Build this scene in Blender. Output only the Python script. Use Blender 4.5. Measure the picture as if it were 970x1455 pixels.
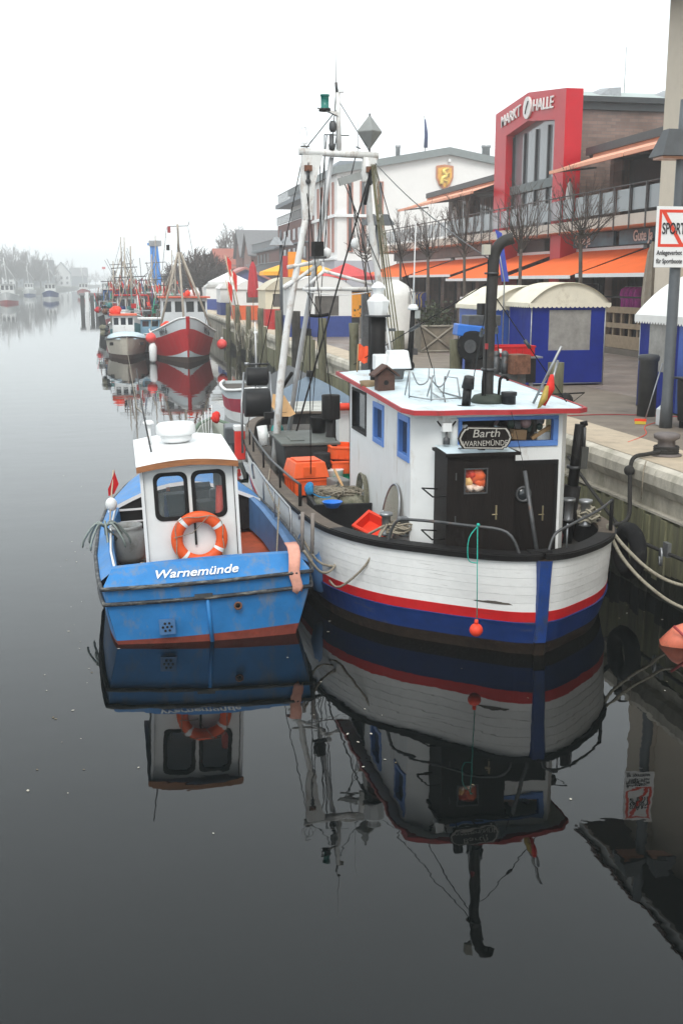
import bpy, math, random
from mathutils import Vector, Matrix, Euler
R=math.radians; PI=math.pi
sc=bpy.context.scene
for o in list(bpy.data.objects): bpy.data.objects.remove(o)
C=sc.collection
# ---------------- camera (5 m above the water, on a bridge) ----------------
F=1560.; TH=R(11.85); PS=R(11.35); CH=5.0
cam=bpy.data.cameras.new('camera'); co=bpy.data.objects.new('camera',cam); C.objects.link(co); sc.camera=co
cam.sensor_fit='VERTICAL'; cam.sensor_height=36; cam.sensor_width=24; cam.lens=36*F/1455
cam.clip_start=.1; cam.clip_end=6000
co.location=(0,0,CH); co.rotation_euler=(R(90)-TH,0,-PS)
# ---------------- sky, sun, exposure ----------------
w=bpy.data.worlds.new('World'); sc.world=w; w.use_nodes=True
nt=w.node_tree; nt.nodes.clear()
out=nt.nodes.new('ShaderNodeOutputWorld'); bg=nt.nodes.new('ShaderNodeBackground')
sky=nt.nodes.new('ShaderNodeTexSky'); sky.sky_type='NISHITA'; sky.sun_disc=False
SUN_EL=R(48); SUN_AZ=R(195)
sky.sun_elevation=SUN_EL; sky.sun_rotation=SUN_AZ; sky.dust_density=4; sky.air_density=1
mx=nt.nodes.new('ShaderNodeMixRGB'); mx.inputs[0].default_value=.93
mx.inputs[2].default_value=(9.4,10.1,10.35,1)      # the overcast layer over the blue sky
nt.links.new(sky.outputs[0],mx.inputs[1]); nt.links.new(mx.outputs[0],bg.inputs[0])
bg.inputs[1].default_value=.103; nt.links.new(bg.outputs[0],out.inputs[0])
sl=bpy.data.lights.new('sun','SUN'); sl.energy=1.2; sl.angle=R(25); sl.color=(1,.96,.9)
so=bpy.data.objects.new('sun',sl); C.objects.link(so); so.location=(0,-20,40)
sd=Vector((math.sin(SUN_AZ)*math.cos(SUN_EL),math.cos(SUN_AZ)*math.cos(SUN_EL),math.sin(SUN_EL)))
so.rotation_euler=sd.to_track_quat('Z','Y').to_euler()
sc.view_settings.view_transform='Standard'; sc.view_settings.look='None'
sc.view_settings.exposure=.55; sc.view_settings.gamma=1; sc.view_settings.use_curve_mapping=False
sc.cycles.use_denoising=True; sc.cycles.volume_bounces=6; sc.cycles.max_bounces=10
sc.cycles.volume_max_steps=64; sc.cycles.transparent_max_bounces=12; sc.cycles.caustics_reflective=False; sc.cycles.caustics_refractive=False

# ---------------- measuring helpers: sight line -> true plane ----------------
_f=Vector((math.sin(PS)*math.cos(TH),math.cos(PS)*math.cos(TH),-math.sin(TH)))
_r=Vector((math.cos(PS),-math.sin(PS),0)); _u=_r.cross(_f)
def ray(px,py): return _r*((px-485)/F)-_u*((py-727.5)/F)+_f
def atz(px,py,z=0):
    d=ray(px,py); t=(z-CH)/d.z; return Vector((d.x*t,d.y*t,z))
def aty(px,py,y):
    d=ray(px,py); t=y/d.y; return Vector((d.x*t,y,CH+d.z*t))
def atx(px,py,x):
    d=ray(px,py); t=x/d.x; return Vector((x,d.y*t,CH+d.z*t))

# ---------------- materials ----------------
MC={}
def pm(name,c=None,c2=None,rough=.6,vs=3.,var=.12,bump=0,bs=25,metal=0,dirt=None,ds=4,da=.5,stretch=(1,1,1),spec=.5,dstretch=None,alpha=None):
    if name in MC: return MC[name]
    m=bpy.data.materials.new(name); m.use_nodes=True; n=m.node_tree.nodes; l=m.node_tree.links
    b=n['Principled BSDF']; b.inputs['Roughness'].default_value=rough; b.inputs['Metallic'].default_value=metal
    b.inputs['Specular IOR Level'].default_value=spec
    tc=n.new('ShaderNodeTexCoord'); mp=n.new('ShaderNodeMapping'); mp.inputs['Scale'].default_value=stretch
    l.new(tc.outputs['Object'],mp.inputs[0])
    no=n.new('ShaderNodeTexNoise'); no.inputs['Scale'].default_value=vs; no.inputs['Detail'].default_value=6; no.inputs['Roughness'].default_value=.65
    l.new(mp.outputs[0],no.inputs[0])
    mr=n.new('ShaderNodeMapRange'); mr.inputs[1].default_value=.3; mr.inputs[2].default_value=.7; l.new(no.outputs[0],mr.inputs[0])
    mix=n.new('ShaderNodeMixRGB'); l.new(mr.outputs[0],mix.inputs[0])
    mix.inputs[1].default_value=(*[x*(1-var) for x in c],1)
    mix.inputs[2].default_value=(*(c2 or [min(1,x*(1+var)) for x in c]),1)
    last=mix.outputs[0]
    if dirt:
        mp2=n.new('ShaderNodeMapping'); mp2.inputs['Scale'].default_value=dstretch or stretch; mp2.inputs['Location'].default_value=(3.1,7.7,1.3); l.new(tc.outputs['Object'],mp2.inputs[0])
        d=n.new('ShaderNodeTexNoise'); d.inputs['Scale'].default_value=ds; d.inputs['Detail'].default_value=8; d.inputs['Roughness'].default_value=.7; l.new(mp2.outputs[0],d.inputs[0])
        r2=n.new('ShaderNodeMapRange'); r2.inputs[1].default_value=.66-.25*da; r2.inputs[2].default_value=.78-.1*da; r2.inputs[4].default_value=.85; l.new(d.outputs[0],r2.inputs[0])
        m2=n.new('ShaderNodeMixRGB'); l.new(r2.outputs[0],m2.inputs[0]); l.new(last,m2.inputs[1]); m2.inputs[2].default_value=(*dirt,1); last=m2.outputs[0]
    l.new(last,b.inputs['Base Color'])
    if bump:
        nb=n.new('ShaderNodeTexNoise'); nb.inputs['Scale'].default_value=bs; nb.inputs['Detail'].default_value=5; l.new(mp.outputs[0],nb.inputs[0])
        bu=n.new('ShaderNodeBump'); bu.inputs['Strength'].default_value=bump; bu.inputs['Distance'].default_value=.02; l.new(nb.outputs[0],bu.inputs['Height']); l.new(bu.outputs[0],b.inputs['Normal'])
    if alpha is not None: b.inputs['Alpha'].default_value=alpha
    MC[name]=m; return m
def glass(name,c=(.03,.035,.04),rough=.06,alpha=1.,spec=.8):
    if name in MC: return MC[name]
    m=bpy.data.materials.new(name); m.use_nodes=True; b=m.node_tree.nodes['Principled BSDF']
    b.inputs['Base Color'].default_value=(*c,1); b.inputs['Roughness'].default_value=rough; b.inputs['Specular IOR Level'].default_value=spec
    b.inputs['Alpha'].default_value=alpha; MC[name]=m; return m
def brickm(name,c1,c2,mortar,scale=1,rot=(0,0,0),rough=.85,bw=.24,bh=.075,ms=.008):
    if name in MC: return MC[name]
    m=bpy.data.materials.new(name); m.use_nodes=True; n=m.node_tree.nodes; l=m.node_tree.links; b=n['Principled BSDF']; b.inputs['Roughness'].default_value=rough
    tc=n.new('ShaderNodeTexCoord'); mp=n.new('ShaderNodeMapping'); mp.inputs['Rotation'].default_value=rot; l.new(tc.outputs['Object'],mp.inputs[0])
    bt=n.new('ShaderNodeTexBrick'); bt.inputs['Color1'].default_value=(*c1,1); bt.inputs['Color2'].default_value=(*c2,1); bt.inputs['Mortar'].default_value=(*mortar,1)
    bt.inputs['Scale'].default_value=scale; bt.inputs['Brick Width'].default_value=bw; bt.inputs['Row Height'].default_value=bh; bt.inputs['Mortar Size'].default_value=ms
    l.new(mp.outputs[0],bt.inputs[0]); no=n.new('ShaderNodeTexNoise'); no.inputs['Scale'].default_value=.8; no.inputs['Detail'].default_value=5; l.new(tc.outputs['Object'],no.inputs[0])
    mr=n.new('ShaderNodeMapRange'); mr.inputs[1].default_value=.3; mr.inputs[2].default_value=.7; mr.inputs[3].default_value=.7; mr.inputs[4].default_value=1.25; l.new(no.outputs[0],mr.inputs[0])
    mu=n.new('ShaderNodeMixRGB'); mu.blend_type='MULTIPLY'; mu.inputs[0].default_value=1; l.new(bt.outputs[0],mu.inputs[1]); l.new(mr.outputs[0],mu.inputs[2]); l.new(mu.outputs[0],b.inputs['Base Color'])
    n2=n.new('ShaderNodeTexNoise'); n2.inputs['Scale'].default_value=.45; n2.inputs['Detail'].default_value=7; l.new(tc.outputs['Object'],n2.inputs[0])
    m3=n.new('ShaderNodeMapRange'); m3.inputs[1].default_value=.4; m3.inputs[2].default_value=.62; m3.inputs[3].default_value=max(.25,rough-.4); m3.inputs[4].default_value=rough; l.new(n2.outputs[0],m3.inputs[0]); l.new(m3.outputs[0],b.inputs['Roughness'])
    MC[name]=m; return m
WHITE=pm('white_paint',(.8,.81,.8),rough=.45,var=.05,dirt=(.42,.38,.32),ds=2.2,da=.25,bump=.05)
CLEANW=pm('clean_white',(.8,.81,.81),rough=.35,var=.04)
ROPE=pm('rope',(.3,.26,.2),rough=.95,vs=40,var=.35,bump=.4,bs=90)
ROPEG=pm('green_rope',(.02,.38,.3),rough=.9,vs=40,var=.3)
DROPE=pm('dark_rope',(.03,.028,.026),rough=.95,vs=40,var=.35,bump=.4,bs=90)
BLACK=pm('black_paint',(.012,.011,.011),rough=.6,spec=.2,var=.3,vs=5,bump=.1,dirt=(.07,.06,.05),da=.2)
PLASTIC=pm('black_plastic',(.015,.015,.016),rough=.5,spec=.25,var=.3,vs=6,bump=.08)
STEEL=pm('galvanised_steel',(.33,.34,.35),rough=.4,metal=.7,var=.2,vs=8)
DSTEEL=pm('dark_steel',(.09,.092,.095),rough=.5,metal=.5,var=.3,vs=8,dirt=(.16,.08,.04),da=.3)
RUST=pm('rusty_steel',(.16,.07,.04),rough=.85,var=.5,vs=9,bump=.3)
RED=pm('red_paint',(.52,.012,.016),rough=.45,spec=.25,var=.12,dirt=(.3,.05,.04),da=.3)
DRED=pm('dark_red_paint',(.33,.03,.035),rough=.5,var=.2)
ORANGE=pm('orange_plastic',(.85,.13,.015),rough=.5,spec=.3,var=.1,dirt=(.35,.1,.05),ds=7,da=.2)
FLUO=pm('bright_orange',(.8,.06,.025),rough=.5,spec=.3,var=.08)
NAVY=pm('navy_paint',(.008,.035,.16),rough=.45,spec=.35,var=.2,dirt=(.08,.08,.09),da=.3,ds=3,dstretch=(.5,.5,4))
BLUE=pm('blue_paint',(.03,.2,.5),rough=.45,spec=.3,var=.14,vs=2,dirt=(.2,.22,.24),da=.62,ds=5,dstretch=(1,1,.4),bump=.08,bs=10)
WBLUE=pm('window_blue',(.1,.24,.62),rough=.45,var=.1)
WOODG=pm('grey_wood',(.2,.165,.13),rough=.85,var=.3,vs=6,bump=.3,stretch=(1,.3,1))
WOOD=pm('brown_wood',(.26,.12,.05),rough=.6,var=.3,vs=8,bump=.2)
BOARD=pm('fresh_board',(.62,.37,.17),rough=.7,var=.15,vs=6)
GREEN=pm('green_plastic',(.01,.3,.17),rough=.5,var=.1)
RUBBER=pm('black_rubber',(.011,.011,.012),rough=.85,spec=.2,var=.4,vs=8,bump=.3,dirt=(.06,.06,.05),da=.4)
GLASS=glass('dark_glass'); 

# ---------------- mesh builder ----------------
class M:
    def __init__(s): s.v=[];s.f=[];s.mi=[];s.sm=[];s.mats=[]
    def m(s,mat):
        if mat not in s.mats: s.mats.append(mat)
        return s.mats.index(mat)
    def add(s,vs,fs,mat=None,smooth=False,T=None):
        k=len(s.v); i=s.m(mat) if mat else 0
        s.v+= [T@Vector(v) if T else Vector(v) for v in vs]
        for f in fs: s.f.append([k+a for a in f]); s.mi.append(i); s.sm.append(smooth)
        return s
    def box(s,x0,x1,y0,y1,z0,z1,mat=None,T=None):
        v=[(x,y,z) for z in (z0,z1) for y in (y0,y1) for x in (x0,x1)]
        return s.add(v,[(0,2,3,1),(4,5,7,6),(0,1,5,4),(2,6,7,3),(0,4,6,2),(1,3,7,5)],mat,False,T)
    def cbox(s,c,sz,rot=(0,0,0),mat=None):
        T=Matrix.Translation(Vector(c))@Euler(rot).to_matrix().to_4x4(); a,b,d=[q/2 for q in sz]
        return s.box(-a,a,-b,b,-d,d,mat,T)
    def taper(s,c,b,t,h,rot=(0,0,0),mat=None):   # frustum box: base size b, top size t, height h standing on c
        T=Matrix.Translation(Vector(c))@Euler(rot).to_matrix().to_4x4()
        v=[(x*b[0]/2,y*b[1]/2,0) for y in (-1,1) for x in (-1,1)]+[(x*t[0]/2,y*t[1]/2,h) for y in (-1,1) for x in (-1,1)]
        return s.add(v,[(0,2,3,1),(4,5,7,6),(0,1,5,4),(2,6,7,3),(0,4,6,2),(1,3,7,5)],mat,False,T)
    def loft(s,rings,mat=None,closed=True,caps=True,smooth=True,mats=None):
        n=len(rings[0]); vs=[p for r in rings for p in r]; k=len(s.v); s.v+=[Vector(p) for p in vs]
        for a in range(len(rings)-1):
            i=s.m(mats[a] if mats else mat) if (mats or mat) else 0
            for b in range(n if closed else n-1):
                c=(b+1)%n; s.f.append([k+a*n+b,k+a*n+c,k+(a+1)*n+c,k+(a+1)*n+b]); s.mi.append(i); s.sm.append(smooth)
        if caps and closed:
            i=s.m(mats[0] if mats else mat) if (mats or mat) else 0
            s.f.append([k+b for b in range(n)][::-1]); s.f.append([k+(len(rings)-1)*n+b for b in range(n)]); s.mi+=[i,i]; s.sm+=[False,False]
        return s
    def tube(s,pts,r,mat=None,seg=8,caps=True,smooth=True):
        pts=[Vector(p) for p in pts]; n=len(pts); rs=r if isinstance(r,(list,tuple)) else [r]*n; rings=[]
        up=None
        for i,p in enumerate(pts):
            d=(pts[min(i+1,n-1)]-pts[max(i-1,0)]); d=d.normalized() if d.length>1e-9 else Vector((0,0,1))
            if up is None: up=Vector((0,0,1)) if abs(d.z)<.9 else Vector((1,0,0))
            a=d.cross(up); a=a.normalized() if a.length>1e-6 else d.orthogonal().normalized(); b=a.cross(d).normalized(); up=b
            rings.append([p+(a*math.cos(2*PI*k/seg)+b*math.sin(2*PI*k/seg))*rs[i] for k in range(seg)])
        return s.loft(rings,mat,True,caps,smooth)
    def lathe(s,prof,c=(0,0,0),mat=None,seg=20,smooth=True,rot=None,mats=None):
        T=Matrix.Translation(Vector(c))@(Euler(rot).to_matrix().to_4x4() if rot else Matrix())
        rings=[[T@Vector((r*math.cos(2*PI*k/seg),r*math.sin(2*PI*k/seg),z)) for k in range(seg)] for r,z in prof]
        return s.loft(rings,mat,True,True,smooth,mats)
    def ball(s,c,r,mat=None,seg=14,sz=1):
        return s.lathe([(max(.001,r*math.sin(PI*i/8)),-r*sz*math.cos(PI*i/8)) for i in range(9)],c,mat,seg)
    def prism(s,poly,a,b,axis='z',mat=None):
        def P(u,v,t): return {'z':(u,v,t),'y':(u,t,v),'x':(t,u,v)}[axis]
        n=len(poly); v=[P(u,w_,a) for u,w_ in poly]+[P(u,w_,b) for u,w_ in poly]
        f=[list(range(n))[::-1],[n+i for i in range(n)]]+[(i,(i+1)%n,n+(i+1)%n,n+i) for i in range(n)]
        return s.add(v,f,mat)
    def wall(s,u0,u1,z0,z1,t0,t1,holes,axis='x',mat=None):
        """wall slab with real openings; u along the wall, t = thickness axis ('x': slab in yz plane, 'y': slab in xz)"""
        us=sorted({u0,u1,*[q for h in holes for q in h[:2] if u0<q<u1]}); zs=sorted({z0,z1,*[q for h in holes for q in h[2:4] if z0<q<z1]})
        def solid(i,j):
            if i<0 or j<0 or i>=len(us)-1 or j>=len(zs)-1: return False
            a=(us[i]+us[i+1])/2; b=(zs[j]+zs[j+1])/2
            return not any(h[0]<a<h[1] and h[2]<b<h[3] for h in holes)
        def P(u,t,z): return (t,u,z) if axis=='x' else (u,t,z)
        for i in range(len(us)-1):
            for j in range(len(zs)-1):
                if not solid(i,j): continue
                a,b,c,d=us[i],us[i+1],zs[j],zs[j+1]
                for t in (t0,t1): s.add([P(a,t,c),P(b,t,c),P(b,t,d),P(a,t,d)],[(0,1,2,3)],mat)
                if not solid(i-1,j): s.add([P(a,t0,c),P(a,t1,c),P(a,t1,d),P(a,t0,d)],[(0,1,2,3)],mat)
                if not solid(i+1,j): s.add([P(b,t0,c),P(b,t1,c),P(b,t1,d),P(b,t0,d)],[(0,1,2,3)],mat)
                if not solid(i,j-1): s.add([P(a,t0,c),P(b,t0,c),P(b,t1,c),P(a,t1,c)],[(0,1,2,3)],mat)
                if not solid(i,j+1): s.add([P(a,t0,d),P(b,t0,d),P(b,t1,d),P(a,t1,d)],[(0,1,2,3)],mat)
        return s
    def build(s,name,mat=None,parent=None,bevel=0,label=None,fix=True):
        me=bpy.data.meshes.new(name)
        off=Vector((0,0,0)); q=parent
        while q: off+=q.location; q=q.parent
        me.from_pydata([v-off for v in s.v],[],s.f)
        if not s.mats: me.materials.append(mat or WHITE)
        else:
            for x in s.mats: me.materials.append(x)
            me.polygons.foreach_set('material_index',s.mi)
        me.polygons.foreach_set('use_smooth',s.sm)
        if fix:
            import bmesh
            bm=bmesh.new(); bm.from_mesh(me); bmesh.ops.recalc_face_normals(bm,faces=bm.faces); bm.to_mesh(me); bm.free()
        me.update()
        o=bpy.data.objects.new(name,me); C.objects.link(o)
        if parent: o.parent=parent
        if bevel:
            b=o.modifiers.new('bevel','BEVEL'); b.width=bevel; b.segments=2; b.limit_method='ANGLE'; b.angle_limit=R(40)
        if label: o['label']=label
        return o
def tag(o,label,cat,group=None):
    o['label']=label; o['category']=cat
    if group: o['group']=group
    return o
def struct(o,kind='structure'): o['kind']=kind; return o
def thing(name,label,cat,loc,group=None,rz=0):
    o=bpy.data.objects.new(name,None); o.empty_display_size=.1; C.objects.link(o); o.location=Vector(loc)
    o.rotation_euler.z=rz; return tag(o,label,cat,group)
def dup(root,loc,rz=None,label=None,group=None,scale=None):
    r=root.copy(); C.objects.link(r); r.location=Vector(loc)
    if rz is not None: r.rotation_euler.z=rz
    if scale is not None: r.scale=(scale,)*3 if not isinstance(scale,tuple) else scale
    if label: r['label']=label
    if group: r['group']=group
    for ch in [c for c in bpy.data.objects if c.parent==root]:
        c=ch.copy(); C.objects.link(c); c.parent=r
        for g in [c2 for c2 in bpy.data.objects if c2.parent==ch]:
            d=g.copy(); C.objects.link(d); d.parent=c
    return r
def text(name,body,loc,size,rot,mat,parent=None,ext=.004,shear=0,off=0,align='LEFT',sx=1.,space=1.):
    cu=bpy.data.curves.new(name,'FONT'); cu.body=body; cu.size=size; cu.extrude=ext; cu.shear=shear; cu.offset=off; cu.align_x=align; cu.space_character=space
    t=bpy.data.objects.new(name,cu); C.objects.link(t)
    bpy.context.view_layer.update()
    me=bpy.data.meshes.new_from_object(t.evaluated_get(bpy.context.evaluated_depsgraph_get()))
    bpy.data.objects.remove(t)
    o=bpy.data.objects.new(name,me); C.objects.link(o); me.materials.clear(); me.materials.append(mat)
    off_=Vector((0,0,0)); q=parent
    while q: off_+=q.location; q=q.parent
    o.parent=parent; o.location=Vector(loc)-off_; o.rotation_euler=rot; o.scale=(sx,1,1); return o
def sag(a,b,d,n=10):
    a=Vector(a);b=Vector(b); return [a.lerp(b,i/n)-Vector((0,0,4*d*(i/n)*(1-i/n))) for i in range(n+1)]
def arc(c,r,a0,a1,n=10,plane='xz'):
    res=[]
    for i in range(n+1):
        a=a0+(a1-a0)*i/n; u=r*math.cos(a); v=r*math.sin(a)
        res.append(Vector(c)+Vector({'xz':(u,0,v),'yz':(0,u,v),'xy':(u,v,0)}[plane]))
    return res
def interp(tab,y):
    if y<=tab[0][0]: return tab[0][1]
    for (a,b),(c,d) in zip(tab,tab[1:]):
        if y<=c: return b+(d-b)*(y-a)/(c-a)
    return tab[-1][1]
def smooth_path(pts,n=6):
    pts=[Vector(p) for p in pts]; out=[]
    for i in range(len(pts)-1):
        p0=pts[max(i-1,0)];p1=pts[i];p2=pts[i+1];p3=pts[min(i+2,len(pts)-1)]
        for k in range(n):
            t=k/n; out.append(.5*((2*p1)+(-p0+p2)*t+(2*p0-5*p1+4*p2-p3)*t*t+(-p0+3*p1-3*p2+p3)*t**3))
    out.append(pts[-1]); return out
# =====================================================================
# SETTING: water, quay ground, far shore, haze
# =====================================================================
def watermat():
    m=bpy.data.materials.new('water'); m.use_nodes=True; n=m.node_tree.nodes; l=m.node_tree.links; b=n['Principled BSDF']
    b.inputs['Base Color'].default_value=(.001,.002,.002,1); b.inputs['Roughness'].default_value=.012; b.inputs['IOR'].default_value=1.333
    tc=n.new('ShaderNodeTexCoord')
    hs=[]
    for sc_,st,amp in ((.55,(1,1.6,1),1.),(2.6,(1,1.3,1),.22),(11,(1,1,1),.02)):
        mp=n.new('ShaderNodeMapping'); mp.inputs['Scale'].default_value=st; l.new(tc.outputs['Object'],mp.inputs[0])
        no=n.new('ShaderNodeTexNoise'); no.inputs['Scale'].default_value=sc_; no.inputs['Detail'].default_value=2; no.inputs['Roughness'].default_value=.4; l.new(mp.outputs[0],no.inputs[0])
        mu=n.new('ShaderNodeMath'); mu.operation='MULTIPLY'; mu.inputs[1].default_value=amp; l.new(no.outputs[0],mu.inputs[0]); hs.append(mu)
    a=n.new('ShaderNodeMath'); l.new(hs[0].outputs[0],a.inputs[0]); l.new(hs[1].outputs[0],a.inputs[1])
    a2=n.new('ShaderNodeMath'); l.new(a.outputs[0],a2.inputs[0]); l.new(hs[2].outputs[0],a2.inputs[1])
    bu=n.new('ShaderNodeBump'); bu.inputs['Strength'].default_value=.3; bu.inputs['Distance'].default_value=.014
    l.new(a2.outputs[0],bu.inputs['Height']); l.new(bu.outputs[0],b.inputs['Normal']); return m
o=M().add([(-600,-60,0),(600,-60,0),(600,1500,0),(-600,1500,0)],[(0,1,2,3)]).build('water',watermat(),fix=False); struct(o)
Q=2.1; QX=8.3
PAVE=brickm('paving',(.19,.15,.13),(.25,.2,.175),(.12,.1,.085),bw=.4,bh=.2,ms=.01,rough=.8)
_n=PAVE.node_tree
o=M().add([(9.35,-40,Q),(420,-40,Q),(420,1400,Q),(9.35,1400,Q)],[(0,1,2,3)]).build('ground',PAVE,fix=False); struct(o)
COP=pm('coping_stone',(.5,.41,.3),rough=.75,var=.15,vs=3,bump=.25,bs=40,dirt=(.3,.24,.18),ds=1.5,da=.45)
COPW=pm('weathered_concrete',(.55,.51,.43),rough=.8,var=.2,vs=2,bump=.4,bs=20,dirt=(.16,.15,.1),ds=1.6,da=.85,dstretch=(1,1,.4))
def quay_mat():
    m=pm('algae_planks',(.2,.18,.13),(.27,.27,.14),rough=.85,vs=2.5,var=.35,bump=.3,dirt=(.09,.1,.05),ds=2.2,da=.7,stretch=(1,3,.35)); return m
QW=quay_mat(); WETW=pm('wet_slimy_planks',(.022,.024,.016),rough=.7,vs=3,var=.4,bump=.4,dirt=(.05,.05,.03),ds=3,da=.3,spec=.3)
qw=thing('quay_wall','weathered quay wall with rounded concrete coping and algae stained timber planks','quay wall',(QX+.3,20,0))
m=M(); y=-10.
k=0
while y<150:   # the coping in long stones with joints
    L=2.6; y1=y+L-.012
    prof=[(QX+.16,1.62),(QX+.08,1.66),(QX+.0,1.8),(QX+.0,1.96),(QX+.05,2.06),(QX+.16,2.104),(QX+1.06,2.108),(QX+1.06,1.7)]
    m.prism([(a,b) for a,b in prof],y,y1,'y',COPW); y+=L; k+=1
m.build('coping',None,qw,bevel=0)
m=M(); m.box(QX+.16,QX+1.05,-10,150,-1,1.7,COPW); m.build('concrete_wall',None,qw)
m=M(); m.add([(QX+.17,-10,2.1125),(QX+1.05,-10,2.1125),(QX+1.05,150,2.1125),(QX+.17,150,2.1125)],[(0,1,2,3)],COP)
m.build('stone_edging',None,qw)
random.seed(5); m=M(); y=-9.9
while y<90:
    wd=.19; t=random.uniform(.10,.145); zs=.5+random.uniform(-.12,.14)+.1*math.sin(y*.7); m.box(QX+.16-t,QX+.16,y,y+wd-.014,zs+.001,1.3+random.uniform(-.03,.04),QW); m.box(QX+.16-t,QX+.16,y,y+wd-.014,-.8,zs,WETW); y+=wd
m.build('plank_facing',None,qw)
m=M(); m.box(QX+.04,QX+.17,-9.9,90,1.33,1.37,COPW).build('ledge',None,qw)
m=M(); m.box(QX+1.06,QX+1.3,-10,150,1.9,2.109,COP).build('kerb',None,qw)
m=M(); m.box(QX+.1,420,150,1400,-1,2.09,COPW); struct(m.build('far_quay',None))
# strip of red-brown paving slabs beside the edge
SLAB=pm('slab_strip',(.2,.165,.13),rough=.8,var=.2,vs=1.5,bump=.2,dirt=(.12,.09,.07),ds=1.,da=.6)
m=M(); m.add([(QX+1.3,-10,2.104),(QX+4.6,-10,2.104),(QX+4.6,45,2.104),(QX+1.3,45,2.104)],[(0,1,2,3)],SLAB); struct(m.build('pavement_strip',None,fix=False))
# far shore on the left
SHORE=pm('far_shore_ground',(.1,.1,.08),rough=.9,var=.3,vs=.1)
m=M(); m.loft([[(-600,200,-.5),(-600,200,1.5),(-600,1400,1.5),(-600,1400,-.5)],[(-46,200,-.5),(-46.5,200,1.6),(-12,1400,1.6),(-12,1400,-.5)]],SHORE); struct(m.build('far_shore',None))
# haze
hz=M().box(-560,410,-30,1350,-1,33).build('haze',None)
hm=bpy.data.materials.new('haze'); hm.use_nodes=True; n=hm.node_tree.nodes; n.clear()
ho=n.new('ShaderNodeOutputMaterial'); pv=n.new('ShaderNodeVolumePrincipled'); pv.inputs['Color'].default_value=(.97,.985,.99,1); pv.inputs['Density'].default_value=.0012; pv.inputs['Anisotropy'].default_value=.1
hm.node_tree.links.new(pv.outputs[0],ho.inputs['Volume']); hz.data.materials.clear(); hz.data.materials.append(hm); struct(hz,'stuff')
# =====================================================================
# THE WHITE, RED AND BLUE CUTTER
# =====================================================================
HULLW=pm('hull_white',(.8,.8,.785),rough=.5,vs=1.5,var=.07,dirt=(.13,.12,.11),ds=7,da=.2,bump=.2,bs=12,dstretch=(.35,.35,6))
HULLR=pm('hull_red_band',(.58,.015,.018),rough=.45,spec=.3,var=.1,dirt=(.2,.03,.03),ds=3,da=.3,dstretch=(.5,.5,4))
SLIME=pm('waterline_growth',(.022,.014,.009),rough=.8,spec=.2,var=.5,vs=7,bump=.5,dirt=(.08,.045,.025),da=.4)
CAPW=pm('rail_cap_wood',(.11,.085,.065),rough=.8,var=.3,vs=4,bump=.3,dirt=(.24,.2,.15),ds=2,da=.5)
cut=thing('fishing_cutter','white wooden fishing cutter with red and navy bands, black front doors and oval name board','fishing boat',(5.2,20,0))
PR=[(5.38,13.30),(5.05,13.36),(4.7,13.56),(4.14,14.1),(3.5,14.75),(3.08,15.6),(2.88,16.6),(2.77,18.7),(2.75,21.5),(2.84,25),(3.0,27),(3.4,29.3),(4.1,30.4),(5.2,30.8)]
PW=[(5.42,13.52),(5.15,13.62),(4.85,13.84),(4.3,14.24),(3.68,14.8),(3.22,15.55),(2.98,16.5),(2.85,18.7),(2.85,21.5),(3.0,25),(3.3,27),(3.9,29),(4.6,29.8),(5.2,30)]
SR=[(5.42,13.30),(5.72,13.36),(6.1,13.62),(6.6,14.1),(6.98,14.62),(7.22,15.3),(7.36,16.4),(7.46,18.7),(7.46,21.5),(7.4,25),(7.25,27),(6.9,29.3),(6.2,30.4),(5.2,30.8)]
SW=[(5.44,13.52),(5.7,13.64),(6.03,13.9),(6.5,14.3),(6.9,14.85),(7.2,15.5),(7.33,16.4),(7.4,18.7),(7.4,21.5),(7.3,25),(7.05,27),(6.6,29),(5.9,29.8),(5.2,30)]
def zr(y): return interp([(13.3,1.42),(14,1.38),(15.5,1.34),(18,1.27),(21,1.2),(26,1.2),(29,1.28),(31,1.35)],y)
def outline(side,s,off=0,n=5):
    a,b=(PR,PW) if side<0 else (SR,SW)
    a=smooth_path([(p[0],p[1],0) for p in a],n); b=smooth_path([(p[0],p[1],0) for p in b],n); res=[]
    for p,q in zip(a,b):
        z=zr(p.y); t=max(0,min(1,s)); e=q.lerp(p,t); e.z=s*z; res.append(e)
    out=[]
    for i,e in enumerate(res):
        d=res[min(i+1,len(res)-1)]-res[max(i-1,0)]; d.z=0; d.normalize(); nrm=Vector((-d.y,d.x,0))*(1 if side<0 else -1)
        if i==0: nrm=Vector((0,-1,0))*.4
        bul=.04*math.sin(min(1,max(0,s))*PI)
        out.append(e+nrm*(off+bul))
    return out
OL=outline
NS=6
for side in (-1,1):
    m=M(); lev=[(-.35,-.2,SLIME),(.0,-.0,SLIME),(.085,.0,SLIME)]
    rings=[OL(side,-.35,-.25),OL(side,0,0),OL(side,.125,.012),OL(side,.31,.03),OL(side,.345,.04),OL(side,.35,.018),OL(side,.455,.014)]
    mats=[SLIME,SLIME,NAVY,NAVY,NAVY,HULLR]
    for k in range(NS):
        a=.455+.515*k/NS; b=.455+.515*(k+1)/NS
        if k==0: rings.append(OL(side,.457,.012)); mats.append(HULLR)
        else: rings.append(OL(side,a+.003,.0025)); mats.append(HULLW)
        rings.append(OL(side,b,.0)); mats.append(HULLW)
    m.loft(rings,None,closed=False,caps=False,smooth=False,mats=mats)
    m.build('hull_side' ,None,cut,fix=False)
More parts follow.
